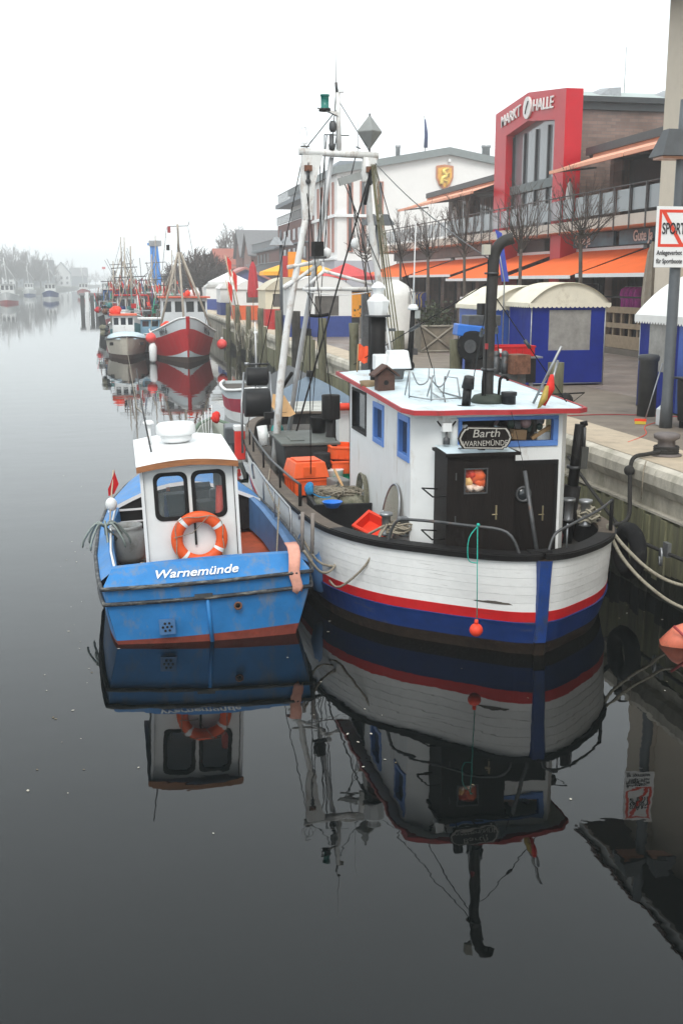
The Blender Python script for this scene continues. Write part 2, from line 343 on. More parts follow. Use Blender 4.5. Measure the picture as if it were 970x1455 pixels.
# stem post
m=M(); rg=[]
for s,hw,fr in ((-.3,.12,.0),(0,.12,.05),(.13,.125,.06),(.14,.13,.08),(.35,.13,.10),(.7,.13,.11),(.985,.14,.12)):
    z=s*1.42; y0=13.52+(13.30-13.52)*max(0,s)
    xc=5.475-.055*max(0,s); rg.append([(xc-hw,y0+.08,z),(xc-hw*.75,y0-fr*.8,z),(xc+hw*.35,y0-fr,z),(xc+hw,y0+.06,z),(xc,y0+.3,z)])
sp_=pm('stem_paint',(.012,.05,.22),rough=.45,var=.25,dirt=(.05,.06,.06),ds=5,da=.6,dstretch=(1,1,.4)); m.loft(rg,None,smooth=False,mats=[SLIME,SLIME,SLIME]+[sp_]*3); m.build('stem_post',None,cut)
# rail cap + black rubbing edge
m=M()
for side in (-1,1):
    o_=OL(side,1,.035); i_=OL(side,1,-.2); 
    for k in range(len(o_)-1):
        a,b,c,d=o_[k],o_[k+1],i_[k+1],i_[k]
        mat=CAPW if (o_[k].y>15.6 if side<0 else o_[k].y>14.4) else BLACK
        up=Vector((0,0,.0)); th=Vector((0,0,.055))
        m.add([a,b,c,d,a+th,b+th,c+th,d+th],[(4,5,6,7),(0,1,2,3),(0,1,5,4),(2,3,7,6)],mat)
m.build('rail_cap',None,cut)
m=M()
for side in (-1,1):
    a=OL(side,.975,.005); b=OL(side,.975,.045); c=OL(side,1.03,.06); d=OL(side,1.03,.02)
    m.loft([a,b,c,d],BLACK,closed=False,caps=False,smooth=False)
m.build('rubbing_strake',None,cut)
m=M()   # inner bulwark and deck
DECK=pm('deck_boards',(.07,.06,.05),rough=.85,var=.4,vs=5,bump=.3,dirt=(.16,.1,.06),da=.4)
for side in (-1,1):
    a=OL(side,.99,-.07); b=[Vector((p.x,p.y,.8)) for p in OL(side,.8,-.1)]
    m.loft([a,b],BLACK,closed=False,caps=False,smooth=False)
pl=[(p.x,p.y) for p in OL(-1,.8,-.06)]+[(p.x,p.y) for p in OL(1,.8,-.06)][::-1]
m.prism(pl,.74,.8,'z',DECK); m.build('deck',None,cut)
# ---- wheelhouse -----------------------------------------------------
WHW=pm('wheelhouse_white',(.8,.81,.8),rough=.45,var=.05,vs=1.5,dirt=(.5,.43,.35),ds=3.2,da=.4,bump=.06,bs=8,dstretch=(1,1,.3))
wh=M()
X0,X1,Y0,Y1=4.05,6.38,14.76,19.45
sw=[(15.2,15.85,2.44,3.08),(16.78,17.5,2.44,3.08),(18.05,19.15,2.44,3.16)]
wh.wall(15.12,Y1,.8,3.22,X0,X0+.06,sw,'x',WHW)
wh.wall(15.05,Y1,.8,3.22,X1-.06,X1,[(15.5,16.3,2.4,3.1)],'x',WHW)
wh.wall(X0,X1,.8,3.22,Y1-.06,Y1,[],'y',WHW)
FW=(4.62,6.12,2.70,3.12)
wh.wall(4.4,6.2,.8,3.22,Y0,Y0+.06,[FW],'y',WHW)
wh.loft([[(X0,15.12,z),(4.4,Y0,z),(4.44,Y0+.05,z),(X0+.055,15.14,z)] for z in (.8,3.22)],WHW,smooth=False)
wh.loft([[(6.2,Y0,z),(X1,15.05,z),(X1-.055,15.07,z),(6.16,Y0+.05,z)] for z in (.8,3.22)],WHW,smooth=False)
whb=wh.build('wheelhouse',None,cut)
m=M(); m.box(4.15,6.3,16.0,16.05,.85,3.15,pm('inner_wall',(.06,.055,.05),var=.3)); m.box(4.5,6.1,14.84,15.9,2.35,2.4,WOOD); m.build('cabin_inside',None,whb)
def frame_x(x,y0,y1,z0,z1,t,mat,mull=None,nm='window'):
    f=M(); e=t
    f.box(x-.02,x+.08,y0-.0,y1,z0,z0+e,mat); f.box(x-.02,x+.08,y0,y1,z1-e,z1,mat); f.box(x-.02,x+.08,y0,y0+e,z0+e,z1-e,mat); f.box(x-.02,x+.08,y1-e,y1,z0+e,z1-e,mat)
    o=f.build(nm,None,whb,bevel=.008); g=M().box(x+.05,x+.058,y0+e,y1-e,z0+e,z1-e); g.build('pane',GLASS,o); return o
for i,(a,b,c,d) in enumerate(sw):
    frame_x(X0,a-.012,b+.012,c-.012,d+.012,.09 if i<2 else .05,WBLUE if i<2 else BLACK)
f=M(); a,b,c,d=FW; e=.07
f.box(a-.01,b+.01,Y0-.025,Y0+.07,c-.01,c+e,WBLUE); f.box(a-.01,b+.01,Y0-.025,Y0+.07,d-e*.6,d+.01,WBLUE); f.box(b-e,b+.01,Y0-.025,Y0+.07,c+e,d-e*.6,WBLUE); f.box(a-.01,a+e,Y0-.025,Y0+.07,c+e,d-e*.6,WBLUE)
fo=f.build('front_window',None,whb,bevel=.008)
# things on the sill behind the front window
m=M(); random.seed(3)
m.cbox((5.95,14.95,2.86),(.34,.05,.05),(0,-.5,.1),BOARD); m.cbox((5.98,14.98,2.80),(.2,.1,.12),(0,0,.1),WHITE)
m.cbox((5.6,14.96,2.84),(.22,.12,.14),(0,.1,.2),pm('cardboard',(.4,.25,.13),rough=.8)); m.cbox((5.4,14.95,2.8),(.25,.12,.04),(0,-.4,.1),BOARD)
for i in range(10):
    m.ball((random.uniform(5.25,6.0),15.1+random.uniform(-.05,.15),2.86+random.uniform(0,.18)),random.uniform(.05,.11),random.choice([BLACK,pm('rag_grey',(.3,.3,.32),var=.4),pm('rag_pink',(.45,.3,.3),var=.3),pm('rag_green',(.08,.12,.1),var=.4)]),8)
m.cbox((5.3,14.93,2.88),(.2,.04,.16),(.2,.3,0),pm('plastic_bag',(.45,.6,.66),var=.2)); M().cbox((4.75,14.95,2.9),(.15,.08,.2),(0,0,0),WHITE).build('white_tin',None,whb)
m.build('sill_clutter',None,whb)
# roof
ROOF=pm('roof_pale_blue',(.62,.73,.78),rough=.5,vs=2.2,var=.16,dirt=(.36,.36,.3),ds=2.6,da=.6,bump=.25,bs=6,dstretch=(1,.5,1))
RTRIM=pm('roof_red_edge',(.42,.03,.035),rough=.5,var=.15,dirt=(.15,.05,.04),da=.3)
rp=[(3.86,20.4),(3.88,15.05),(3.98,14.72),(4.3,14.52),(5.2,14.32),(6.3,14.48),(6.56,14.75),(6.6,20.4)]
def rz_(x,y): return 3.22+.2*(y-14.4)/6-.05*((x-5.2)/1.35)**2+.04
m=M(); k=11; top=[]
ys=[14.32,14.42,14.52,14.72,15.05]+[15.05+i*.465 for i in range(1,11)]
def xl(y): return interp([(14.32,5.2),(14.52,4.3),(14.72,3.98),(15.05,3.88),(19.7,3.86)],y)
def xr_(y): return interp([(14.32,5.21),(14.48,6.3),(14.75,6.56),(19.7,6.6)],y)
rows=[[Vector((xl(y)+(xr_(y)-xl(y))*i/k,y,0)) for i in range(k+1)] for y in ys]
for r in rows:
    for p in r: p.z=rz_(p.x,p.y)
m.loft(rows,ROOF,closed=False,caps=False,smooth=True); m.loft([[p-Vector((0,0,.04)) for p in r] for r in rows],WHW,closed=False,caps=False)
m.build('roof',None,cut,fix=False)
per=[r[0] for r in rows[::-1]]+[r[-1] for r in rows]; per=per+[per[0]]
m=M(); m.loft([[p+Vector((0,0,.012)) for p in per],[p+Vector((0,0,-.075)) for p in per]],RTRIM,closed=False,caps=False,smooth=False)
cen=Vector((5.2,17.4,0))
pin=[p+((cen-p)*.018).xy.to_3d() for p in per]; pou=[p-((cen-p)*.006).xy.to_3d() for p in per]
m=M(); m.loft([[p+Vector((0,0,.014)) for p in pin],[p+Vector((0,0,.014)) for p in pou],[p+Vector((0,0,-.05)) for p in pou],[p+Vector((0,0,-.05)) for p in pin]],RTRIM,closed=False,caps=False,smooth=False)
m.build('roof_edge',None,cut)
# black companion box with orange oilskins behind its little window
bx=M(); BX0,BX1,BY=4.3,5.27,14.14
BLK=pm('tarred_wood',(.011,.008,.007),rough=.6,spec=.18,vs=3,var=.4,bump=.25,bs=20,dirt=(.03,.024,.02),ds=3,da=.25,stretch=(6,6,.6))
win=(4.56,4.86,2.17,2.49)
bx.wall(BX0,BX1,.82,2.68,BY,BY+.05,[win],'y',BLK); bx.box(BX0,BX0+.05,BY+.05,Y0-.002,.82,2.68,BLK); bx.box(BX1-.05,BX1,BY+.05,Y0-.002,.82,2.68,BLK)
bxo=bx.build('companionway',None,cut)
m=M(); m.box(BX0-.04,BX1+.06,BY-.06,Y0-.003,2.68,2.72,BLK); m.add([(BX0-.02,BY-.03,2.724),(BX1,BY-.03,2.724),(BX1,Y0-.01,2.75),(BX0-.02,Y0-.01,2.75)],[(0,1,2,3)],ROOF); m.build('box_top',None,bxo,fix=False)
m=M(); e=.018
m.box(win[0]-e,win[1]+e,BY-.014,BY+.01,win[2]-e,win[2],DSTEEL);m.box(win[0]-e,win[1]+e,BY-.014,BY+.01,win[3],win[3]+e,DSTEEL);m.box(win[0]-e,win[0],BY-.014,BY+.01,win[2],win[3],DSTEEL);m.box(win[1],win[1]+e,BY-.014,BY+.01,win[2],win[3],DSTEEL)
wf=m.build('little_window',None,bxo)
random.seed(8); m=M()
OC=pm('orange_oilskin',(.95,.13,.02),rough=.4,var=.2,vs=6,bump=.4,bs=12); YC=pm('yellow_cloth',(.85,.5,.18),rough=.7,var=.2,vs=9); CC=pm('cream_cloth',(.8,.62,.5),rough=.8,var=.2,vs=9)
def lump(m,c,r,mat,sz=1,seed=0):
    rr=random.Random(seed); rings=[]
    ph=rr.uniform(0,6)
    for i in range(9):
        a=PI*i/8; rad=max(.001,r*math.sin(a))
        rings.append([Vector(c)+Vector((rad*math.cos(t)*(1+.3*math.sin(3*t+ph+i)),rad*math.sin(t)*(1+.2*math.cos(2*t+ph)),-r*sz*math.cos(a)*(1+.15*math.sin(5*t+ph)))) for t in [2*PI*q/16 for q in range(16)]])
    m.loft(rings,mat)
lump(m,(4.76,14.27,2.4),.12,OC,1,1); lump(m,(4.82,14.26,2.3),.09,OC,1,2); lump(m,(4.66,14.25,2.42),.08,FLUO,1,3)
lump(m,(4.63,14.25,2.31),.07,YC,1,4); lump(m,(4.66,14.24,2.22),.07,CC,.8,5); lump(m,(4.77,14.24,2.21),.075,CC,.7,6); m.box(4.5,4.95,14.2,14.6,2.1,2.165,WOOD)
m.box(4.4,5.2,14.5,14.52,2.0,2.6,BLACK); m.build('oilskins',None,bxo)
m=M().box(win[0],win[1],BY+.012,BY+.016,win[2],win[3]); m.build('pane',glass('clear_pane',(.5,.5,.5),.05,.03,.3),wf)
m=M(); m.box(5.0,5.02,BY-.02,BY,1.78,1.98,pm('brass',(.4,.33,.2),metal=.7,rough=.45)); m.tube([(5.01,BY-.02,1.86),(5.01,BY-.05,1.86),(4.94,BY-.05,1.86)],.009,MC['brass'],6); m.build('handle',None,bxo)
m=M(); [m.box(4.42,4.435,BY-.012,BY,z,z+.1,DSTEEL) for z in (1.75,2.35)]; m.build('hinge',None,bxo)
m=M(); m.box(4.92,4.925,BY-.003,BY,.9,2.62,BLACK); m.build('door_joint',None,bxo)
# flush door to starboard
dr=M(); dr.box(5.36,6.1,Y0-.03,Y0-.002,1.02,2.44,BLK); dr=dr.build('door',None,cut)
m=M(); a,b,c,d=5.3,6.14,.98,2.49
m.box(a,a+.05,Y0-.045,Y0-.001,c,d,BLACK);m.box(b-.05,b,Y0-.045,Y0-.001,c,d,BLACK);m.box(a+.05,b-.05,Y0-.045,Y0-.001,d-.05,d,BLACK);m.box(a+.05,b-.05,Y0-.045,Y0-.001,c,c+.05,WOOD); m.build('door_frame',None,dr)
m=M(); m.lathe([(.12,0),(.125,.02),(.09,.025),(.085,.01)],(5.62,Y0-.03,2.0),DSTEEL,24,rot=(PI/2,0,0)); m.lathe([(.085,0),(.08,.012),(.001,.013)],(5.62,Y0-.03,2.0),GLASS,24,rot=(PI/2,0,0)); m.build('porthole',None,dr)
m=M(); m.box(5.92,5.94,Y0-.045,Y0-.03,1.6,1.82,MC['brass']); m.tube([(5.93,Y0-.045,1.7),(5.93,Y0-.08,1.7),(5.85,Y0-.08,1.7)],.009,MC['brass'],6); m.build('handle',None,dr)
# name board
pts=[]
def oval(cx,cz,hw,hh,k=.12):
    P=[]; c=[(hw-.02,0)]
    for sx,sz in ((1,1),(-1,1),(-1,-1),(1,-1)):
        seq=[(hw,0),(hw-.03,hh*.5),(hw*.8,hh*.86),(hw*.72,hh*.86),(hw*.68,hh)] if sx*sz>0 else [(hw*.68,hh),(hw*.72,hh*.86),(hw*.8,hh*.86),(hw-.03,hh*.5),(hw,0)]
        P+= [(cx+sx*a,cz+sz*b) for a,b in seq[:-1]]
    return P
nb=M(); nb.prism(oval(4.8,2.93,.38,.165),BY-.085,BY-.05,'y',BLK); nbo=nb.build('name_board',None,cut)
def ringprism(m,po,pi,a,b,mat):
    n=len(po); v=[(p[0],a,p[1]) for p in po]+[(p[0],a,p[1]) for p in pi]+[(p[0],b,p[1]) for p in po]+[(p[0],b,p[1]) for p in pi]
    f=[]
    for i in range(n):
        j=(i+1)%n; f+=[(i,j,n+j,n+i),(2*n+i,2*n+j,j,i),(n+i,n+j,3*n+j,3*n+i),(2*n+i,3*n+i,3*n+j,2*n+j)]
    m.add(v,f,mat)
SILV=pm('silver_paint',(.42,.4,.36),rough=.5,var=.2,vs=30)
m=M(); ringprism(m,oval(4.8,2.93,.365,.152),oval(4.8,2.93,.345,.136),BY-.092,BY-.084,SILV); m.build('silver_border',None,nbo)
text('name_lettering','Barth',(4.81,BY-.086,2.945),.155,(PI/2,0,0),SILV,nbo,.004,.15,0,'CENTER',1.15)
text('port_lettering','WARNEMÜNDE',(4.80,BY-.086,2.825),.105,(PI/2,0,0),SILV,nbo,.004,0,0,'CENTER',.86)
m=M(); m.tube([(4.8,BY-.06,2.77),(4.8,BY+.2,2.74)],.012,DSTEEL,6); m.tube([(4.55,BY-.06,2.8),(4.55,BY+.3,2.74)],.012,DSTEEL,6); m.build('name_board_bracket',None,nbo)
# lamp under the roof at left, horn, rungs
m=M(); m.cbox((4.42,14.62,3.02),(.13,.12,.12),(0,0,0),WHITE); m.lathe([(.05,0),(.05,.08),(.02,.1),(.015,.22)],(4.42,14.6,2.78),DSTEEL,10); m.lathe([(.055,0),(.055,.4)],(4.56,14.7,2.72),WHW,12); m.tube(sag((4.3,14.66,3.1),(4.55,14.6,3.1),.1),.012,BLACK,5); m.build('deck_light',None,cut)
m=M()
for z in (1.55,2.15):
    m.tube([(4.31,14.6,z),(4.08,14.6,z+.02),(4.12,14.2,z-.03),(4.31,14.2,z-.03)],.012,BLACK,6)
m.build('side_rung',None,cut)
# bow rails
m=M(); m.tube(smooth_path([(3.62,14.72,1.38),(3.72,14.62,1.7),(3.95,14.4,1.76),(4.5,13.85,1.78),(4.95,13.52,1.74),(5.12,13.42,1.42)],5),.022,DSTEEL,8); m.build('bow_rail',None,cut)
m=M(); m.tube(smooth_path([(5.5,13.42,1.42),(5.62,13.5,1.68),(5.9,13.62,1.78),(6.5,14.1,1.85),(6.95,14.62,1.88)],5),.02,DSTEEL,8); m.tube([(6.98,14.68,1.42),(6.94,14.6,1.9)],.03,BLACK,8); m.tube([(5.85,13.62,1.4),(5.84,13.6,1.8)],.012,STEEL,6);m.build('bow_rail',None,cut)
m=M(); m.tube([(5.37,13.45,1.4),(5.3,13.85,2.5)],.028,DSTEEL,10); m.cbox((5.38,13.42,1.47),(.3,.16,.05),(0,0,0),BLACK); m.tube([(5.3,13.85,2.5),(5.25,14.3,3.25)],.004,BLACK,4); m.build('stem_spar',None,cut)
# port pipe rail along the working deck
m=M(); pr=[OL(-1,1,-.06)[i] for i in range(len(OL(-1,1,0)))]
pr=[p for p in pr if 17.6<p.y<25.6]; m.tube([p+Vector((0,0,.42)) for p in pr],.022,DSTEEL,8)
for yy in (17.7,19.8,22.2,24.2,25.5):
    p=min(pr,key=lambda q:abs(q.y-yy)); m.tube([p,p+Vector((0,0,.42))],.03 if yy<18 else .02,BLACK,8)
m.build('side_rail',None,cut)
# bitts
for (x,y,h,r) in ((3.75,15.35,.34,.065),(4.0,15.25,.28,.065),(6.85,15.3,.4,.07),(6.75,15.7,.35,.07)):
    m=M(); zb=1.36 if x<5 else 1.38; m.lathe([(r*1.3,0),(r,.03),(r,h-.05),(r*1.45,h-.045),(r*1.45,h)],(x,y,zb-.02),STEEL,16); m.build('bitt',None,cut)
# mast gantry
MW=pm('mast_white',(.74,.74,.72),rough=.5,var=.1,dirt=(.28,.17,.1),ds=6,da=.6,dstretch=(1,1,.5))
g=M(); g.tube([(3.28,24,.8),(3.45,24,2.8),(3.62,24,4.1),(3.97,24,6.0),(4.06,24,6.45)],[.085,.085,.075,.07,.07],MW,12)
g.loft([[(3.97,23.93,6.3),(4.16,23.93,6.3),(4.16,24.07,6.3),(3.97,24.07,6.3)],[(3.92,23.93,7.05),(4.24,23.93,7.05),(4.24,24.07,7.05),(3.92,24.07,7.05)],[(3.96,23.93,7.62),(4.4,23.93,7.62),(4.4,24.07,7.62),(3.96,24.07,7.62)]],MW,smooth=False)
g.tube([(5.95,24,.8),(5.7,24,4.7),(5.44,24,6.4),(5.36,24,7.6)],[.085,.08,.07,.07],MW,12); g.cbox((5.42,24,7.35),(.3,.12,.5),(0,.05,0),MW)
g.tube([(3.9,24,7.7),(5.62,24,7.64)],.075,MW,14); g.tube([(3.7,25.2,.8),(3.95,24.8,3.0),(4.4,24.3,6.0),(4.62,24.1,7.6)],.055,pm('mast_grey',(.5,.51,.52),rough=.4,metal=.2),10)
g.tube([(3.62,23.95,5.3),(4.3,24,5.42)],.045,MW,8); g.tube([(3.55,23.95,4.85),(4.35,24,5.4)],.04,MW,8)
g.build('gantry',None,cut)
m=M(); m.tube([(3.85,23.3,4.85),(5.55,23.3,4.85)],.042,MW,10); m.tube([(3.9,23.3,4.87),(4.3,23.3,5.22)],.035,MW,10); m.tube([(4.3,23.3,5.22),(5.5,23.3,4.9)],.035,MW,10); m.tube([(4.3,23.3,5.2),(4.4,24,5.4)],.03,MW,8);m.tube(sag((3.9,23.3,4.8),(5.5,23.3,4.83),.09),.012,CLEANW,5); m.build('boom_frame',None,cut)
m=M(); m.tube([(4.76,24,7.7),(4.74,24,8.9)],[.06,.045],MW,10); m.tube([(4.72,24,8.9),(4.70,24,9.1)],.03,DSTEEL,8); m.tube([(4.7,24,9.05),(4.7,24,10.35)],[.012,.005],CLEANW,5); m.cbox((4.8,24,8.93),(.12,.1,.06),(0,0,0),CLEANW)
m.prism([(4.3,8.58),(4.74,8.5),(4.74,8.42),(4.55,8.5)],23.93,24.07,'y',MW)
m.tube([(4.45,24,8.05),(4.98,24,8.04)],.012,DSTEEL,6)
m.build('topmast',None,cut)
m=M(); m.lathe([(.12,0),(.12,.04),(.085,.05),(.085,.27),(.1,.28),(.1,.31)],(4.46,24,8.54),pm('green_lamp',(.005,.16,.13),rough=.25,var=.1),18); m.lathe([(.13,0),(.12,.05)],(4.46,24,8.52),BLACK,18); m.build('masthead_lamp',None,cut)
m=M(); m.lathe([(.06,0),(.07,.1),(.05,.14),(.05,.32)],(4.6,23.97,7.74),DSTEEL,12); m.lathe([(.05,0),(.08,.06),(.08,.16),(.05,.22)],(4.62,23.95,8.1),DSTEEL,12); m.build('deck_floodlight',None,cut)
m=M(); m.lathe([(.001,-.36),(.27,0),(.27,.02),(.001,.36)],(5.43,24,8.12),pm('reflector_grey',(.3,.31,.3),rough=.5,metal=.3),4,smooth=False,rot=None); m.tube([(5.43,24,7.7),(5.43,24,8.5)],.02,DSTEEL,6); m.tube([(5.18,24,7.72),(5.17,24,9.1)],.008,CLEANW,5); m.cbox((5.18,24,7.8),(.1,.05,.02),(0,.4,0),DSTEEL); m.build('radar_reflector',None,cut)
m=M()
for a in range(3): m.tube([Vector((4.02,24,8.02))+Vector((.17*math.cos(t)*math.cos(a*PI/3),.17*math.cos(t)*math.sin(a*PI/3),.17*math.sin(t))) for t in [2*PI*k/20 for k in range(21)]],.006,CLEANW,4)
m.tube([(4.02,24,7.78),(4.02,24,7.9)],.02,CLEANW,6); m.box(3.94,4.12,23.95,24.05,7.79,7.81,DSTEEL); m.build('ring_aerial',None,cut)
for x in (4.08,5.42):
    m=M(); m.cbox((x,23.9,7.35),(.16,.08,.12),(0,0,0),RUST); m.tube([(x,23.9,7.3),(x,23.9,7.05)],.035,DSTEEL,8); m.ball((x,23.9,7.08),.06,DSTEEL,10); m.build('pulley_block',None,cut)
m=M(); m.cbox((4.98,23.9,7.15),(.5,.1,.16),(0,-.3,0),pm('lamp_grey',(.3,.31,.3),rough=.5)); m.tube([(5.1,23.9,7.6),(5.0,23.9,7.2)],.015,DSTEEL,6); m.build('gantry_light',None,cut)
m=M(); m.cbox((4.22,23.6,5.68),(.2,.2,.3),(0,0,.3),BLACK); m.cbox((4.22,23.6,5.5),(.3,.25,.05),(0,0,.3),DSTEEL); m.build('winch_block',None,cut)
for x,z in ((4.46,5.6),(5.07,5.8)):
    m=M(); m.ball((x,23.8,z),.09,CLEANW,12,1.3); m.tube([(x,23.8,z),(x,23.9,z+.6)],.006,DSTEEL,4); m.build('round_lamp',None,cut)
# wires of the rig
m=M()
def wire(a,b,r=.008,mat=DSTEEL,d=0): m.tube(sag(a,b,d,8) if d else [a,b],r,mat,5)
wire((5.5,24,7.5),(3.45,21.8,2.05),.02,BLACK); wire((5.44,23.9,7.35),(5.2,23.4,6.6),.04,BLACK)
wire((4.78,24,8.7),(5.55,24,7.55),.01); wire((5.55,24,7.5),(5.28,15.2,5.25),.01,DSTEEL,.12)
for k in range(4): wire((5.45+.03*k,23.9,7.45),(4.82+.06*k,19.4,3.65),.013,pm('rig_rope',(.12,.11,.06),rough=.9,vs=30,var=.4))
wire((5.47,23.9,7.4),(5.25,22.4,6.2),.03,MC['rig_rope'])
for a,b in (((4.45,24,7.6),(4.3,24,5.8)),((4.5,24,8.05),(4.42,24,7.2)),((4.35,24,7.6),(4.32,23.7,5.8)),((4.95,24,7.1),(5.3,23,4.9)),((4.82,24,7.2),(5.35,22.5,5.2)),((3.95,23.4,4.8),(4.2,23.2,4.3)),((5.0,24,7.0),(5.15,22,3.7)),((3.98,24,7.6),(3.1,27.5,1.4)),((4.1,24,7.6),(3.6,21,1.3)),((4.7,24,8.9),(5.2,30,1.5)),((4.75,24,8.6),(4.0,24,7.7)),((5.5,24,7.6),(6.9,22,1.4)),((5.45,24,7.5),(6.8,26,1.4)),((4.05,24,7.0),(4.3,22,1.8)),((4.72,24,8.1),(4.4,28,1.6))): wire(a,b,.011,BLACK)
m.tube([(4.45,24,8.05),(4.45,24,7.0),(4.42,24,6.3)],.012,DSTEEL,5)
m.tube(sag((4.0,23.3,4.3),(4.4,23.3,4.32),.02),.04,BLACK,6)
m.build('rigging',None,cut)
m=M()
for a,b in (((5.2,15.2,4.95),(5.55,16.9,3.5)),((5.22,15.2,4.95),(5.9,16.6,3.6)),((5.2,15.2,5.0),(4.25,20,3.5)),((5.2,15.2,4.9),(6.3,14.9,3.3))):
    m.tube([a,b],.008,BLACK,5); pth=[Vector(a).lerp(Vector(b),t) for t in (.45,.52)]; m.tube(pth,.03,DSTEEL,6)
m.build('funnel_stay',None,cut)
# funnel pipe
m=M(); m.lathe([(.24,0),(.24,.06),(.2,.12),(.13,.14)],(5.21,15.2,3.27),pm('green_black',(.03,.04,.03),rough=.7,var=.4),20); m.tube(smooth_path([(5.21,15.2,3.35),(5.21,15.2,4.2),(5.24,15.2,5.2),(5.27,15.2,5.42),(5.36,15.17,5.55),(5.5,15.12,5.6)],4),.08,pm('soot_steel',(.03,.028,.026),rough=.7,var=.4,vs=6,dirt=(.1,.07,.05),da=.3,bump=.2),16,caps=False)
m.tube([(5.49,15.125,5.598),(5.4,15.155,5.56)],.07,BLACK,16); m.lathe([(.11,0),(.11,.03)],(5.21,15.2,3.75),DSTEEL,16); m.lathe([(.105,0),(.105,.03)],(5.22,15.2,5.1),DSTEEL,16)
m.tube([(5.1,15.1,3.35),(5.08,15.05,3.6),(5.11,15.1,3.72)],.02,BLACK,6); m.tube(arc((5.42,15.12,3.6),.06,0,PI,8)+[Vector((5.36,15.15,3.4))],.022,BLACK,6)
m.cbox((5.1,15.12,5.44),(.1,.1,.14),(0,0,0),pm('lamp_cream',(.5,.48,.4),rough=.5)); m.tube([(5.12,15.05,3.4),(5.12,15.08,5.3)],.008,BLACK,4)
m.cbox((5.12,15.05,4.1),(.03,.04,.08),(0,0,.3),DRED)
m.build('exhaust_pipe',None,cut)
m=M(); m.lathe([(.14,0),(.14,.015)],(4.83,15.0,3.26),BLACK,16); m.tube([(4.82,15,3.27),(4.84,15,3.55)],.065,PLASTIC,12); m.tube([(4.84,15,3.52),(4.85,14.96,3.68)],[.09,.075],PLASTIC,12); m.build('roof_vent',None,cut)
m=M(); m.lathe([(.1,0),(.1,.15),(.115,.15),(.115,.2),(.08,.2)],(5.46,15.0,3.25),PLASTIC,16); m.build('roof_vent',None,cut)
m=M(); m.tube([(4.3,18.3,3.35),(4.3,18.3,4.42)],.13,BLACK,16); m.lathe([(.22,0),(.22,.03)],(4.3,18.3,4.42),DSTEEL,18); m.loft([[Vector((4.3+r*math.cos(PI/4*k+.2),18.3+r*math.sin(PI/4*k+.2),z)) for k in range(8)] for r,z in ((.16,4.45),(.2,4.68),(.14,4.74),(.08,4.8),(.09,4.84),(.13,4.9),(.1,4.95),(.03,5.0))],CLEANW,smooth=False); m.tube([(4.43,18.3,4.4),(4.52,18.25,3.75)],.02,CLEANW,6); m.build('lantern_post',None,cut)
m=M(); m.taper((4.55,17.95,3.58),(.42,.36),(.32,.28),.3,mat=CLEANW); m.cbox((4.3,18.05,3.68),(.25,.25,.26),(0,0,0),CLEANW); m.taper((4.55,17.9,3.4),(.16,.16),(.2,.2),.18,mat=DSTEEL); m.build('radar_box',None,cut,bevel=.02)
m=M(); m.tube([(5.17,19.5,3.42),(5.23,19.5,4.5)],[.055,.045],BLACK,10); m.lathe([(.09,0),(.1,.04),(.06,.1)],(5.23,19.5,4.5),CLEANW,14); m.tube([(5.23,19.5,4.6),(5.26,19.5,6.05)],[.016,.007],CLEANW,6); m.ball((5.16,19.45,3.5),.1,BLACK,12)
for dx,dy in ((-.07,-.05),(.07,-.05),(.07,.05),(-.07,.05)): m.tube([(5.23+dx,19.5+dy,4.6),(5.23+dx,19.5+dy,4.82)],.006,DSTEEL,4)
m.tube([(5.16,19.45,4.82),(5.3,19.45,4.82)],.006,DSTEEL,4); m.cbox((5.3,19.5,4.42),(.1,.1,.14),(0,0,0),pm('lamp_grey'   ,(.3,.3,.3))); m.build('aerial_mast',None,cut)
m=M(); m.tube([(4.95,19.4,3.5),(5.05,19.4,3.5)],.11,pm('winch_grey',(.12,.12,.12),metal=.5,rough=.4),14); m.tube([(4.6,19.6,4.2),(4.85,19.3,3.45)],.04,STEEL,8); m.cbox((4.75,19.5,4.15),(.3,.1,.05),(0,0,0),DSTEEL); m.build('roof_winch',None,cut)
# bent silver frame on the roof
m=M(); zz=3.3
for P in ([(4.22,15.9,zz),(4.22,15.9,zz+.36),(4.26,16.05,zz+.38),(4.26,16.3,zz)],[(4.42,15.4,zz),(4.42,15.4,zz+.34),(4.47,15.5,zz+.36),(4.5,15.9,zz+.02)],[(4.24,15.9,zz+.02),(4.42,15.4,zz+.02),(4.95,15.55,zz+.02),(4.86,16.4,zz+.03)],
          smooth_path([(4.44,15.6,zz+.34),(4.6,15.7,zz+.18),(4.75,15.9,zz+.2),(4.9,16.1,zz+.38)],4),[(4.92,15.6,zz),(4.9,15.7,zz+.3),(4.8,16.0,zz+.3),(4.75,15.9,zz)],[(4.6,15.5,zz+.02),(4.66,16.2,zz+.04)],smooth_path([(4.35,16.2,zz+.35),(4.5,16.4,zz+.15),(4.7,16.6,zz+.18),(4.78,16.8,zz+.36)],4)):
    m.tube(P,.012,STEEL,6)
m.tube(smooth_path([(4.6,15.3,zz),(4.75,15.9,zz+.05),(4.95,17.0,zz+.1),(5.2,18,zz+.3)],4),.008,DSTEEL,5); m.build('boarding_ladder',None,cut)
# starboard derrick
m=M(); m.tube([aty(800,770,15.9),aty(813,690,15.9)],.13,BLACK,12); m.tube([aty(813,690,15.9),aty(824,603,15.9)],.085,BLACK,12); m.tube([aty(824,603,15.9),aty(834,601,15.85)],.04,BLACK,8)
p=aty(830,612,15.8); m.tube([p+Vector((0,0,.05)),p-Vector((0,0,.25))],.025,DSTEEL,6); m.cbox(p-Vector((0,0,.42)),(.11,.1,.34),(0,.05,0),pm('block_grey',(.06,.06,.055),rough=.6)); m.lathe([(.12,0),(.12,.04)],aty(815,665,15.9),DSTEEL,12); m.build('derrick_post',None,cut)
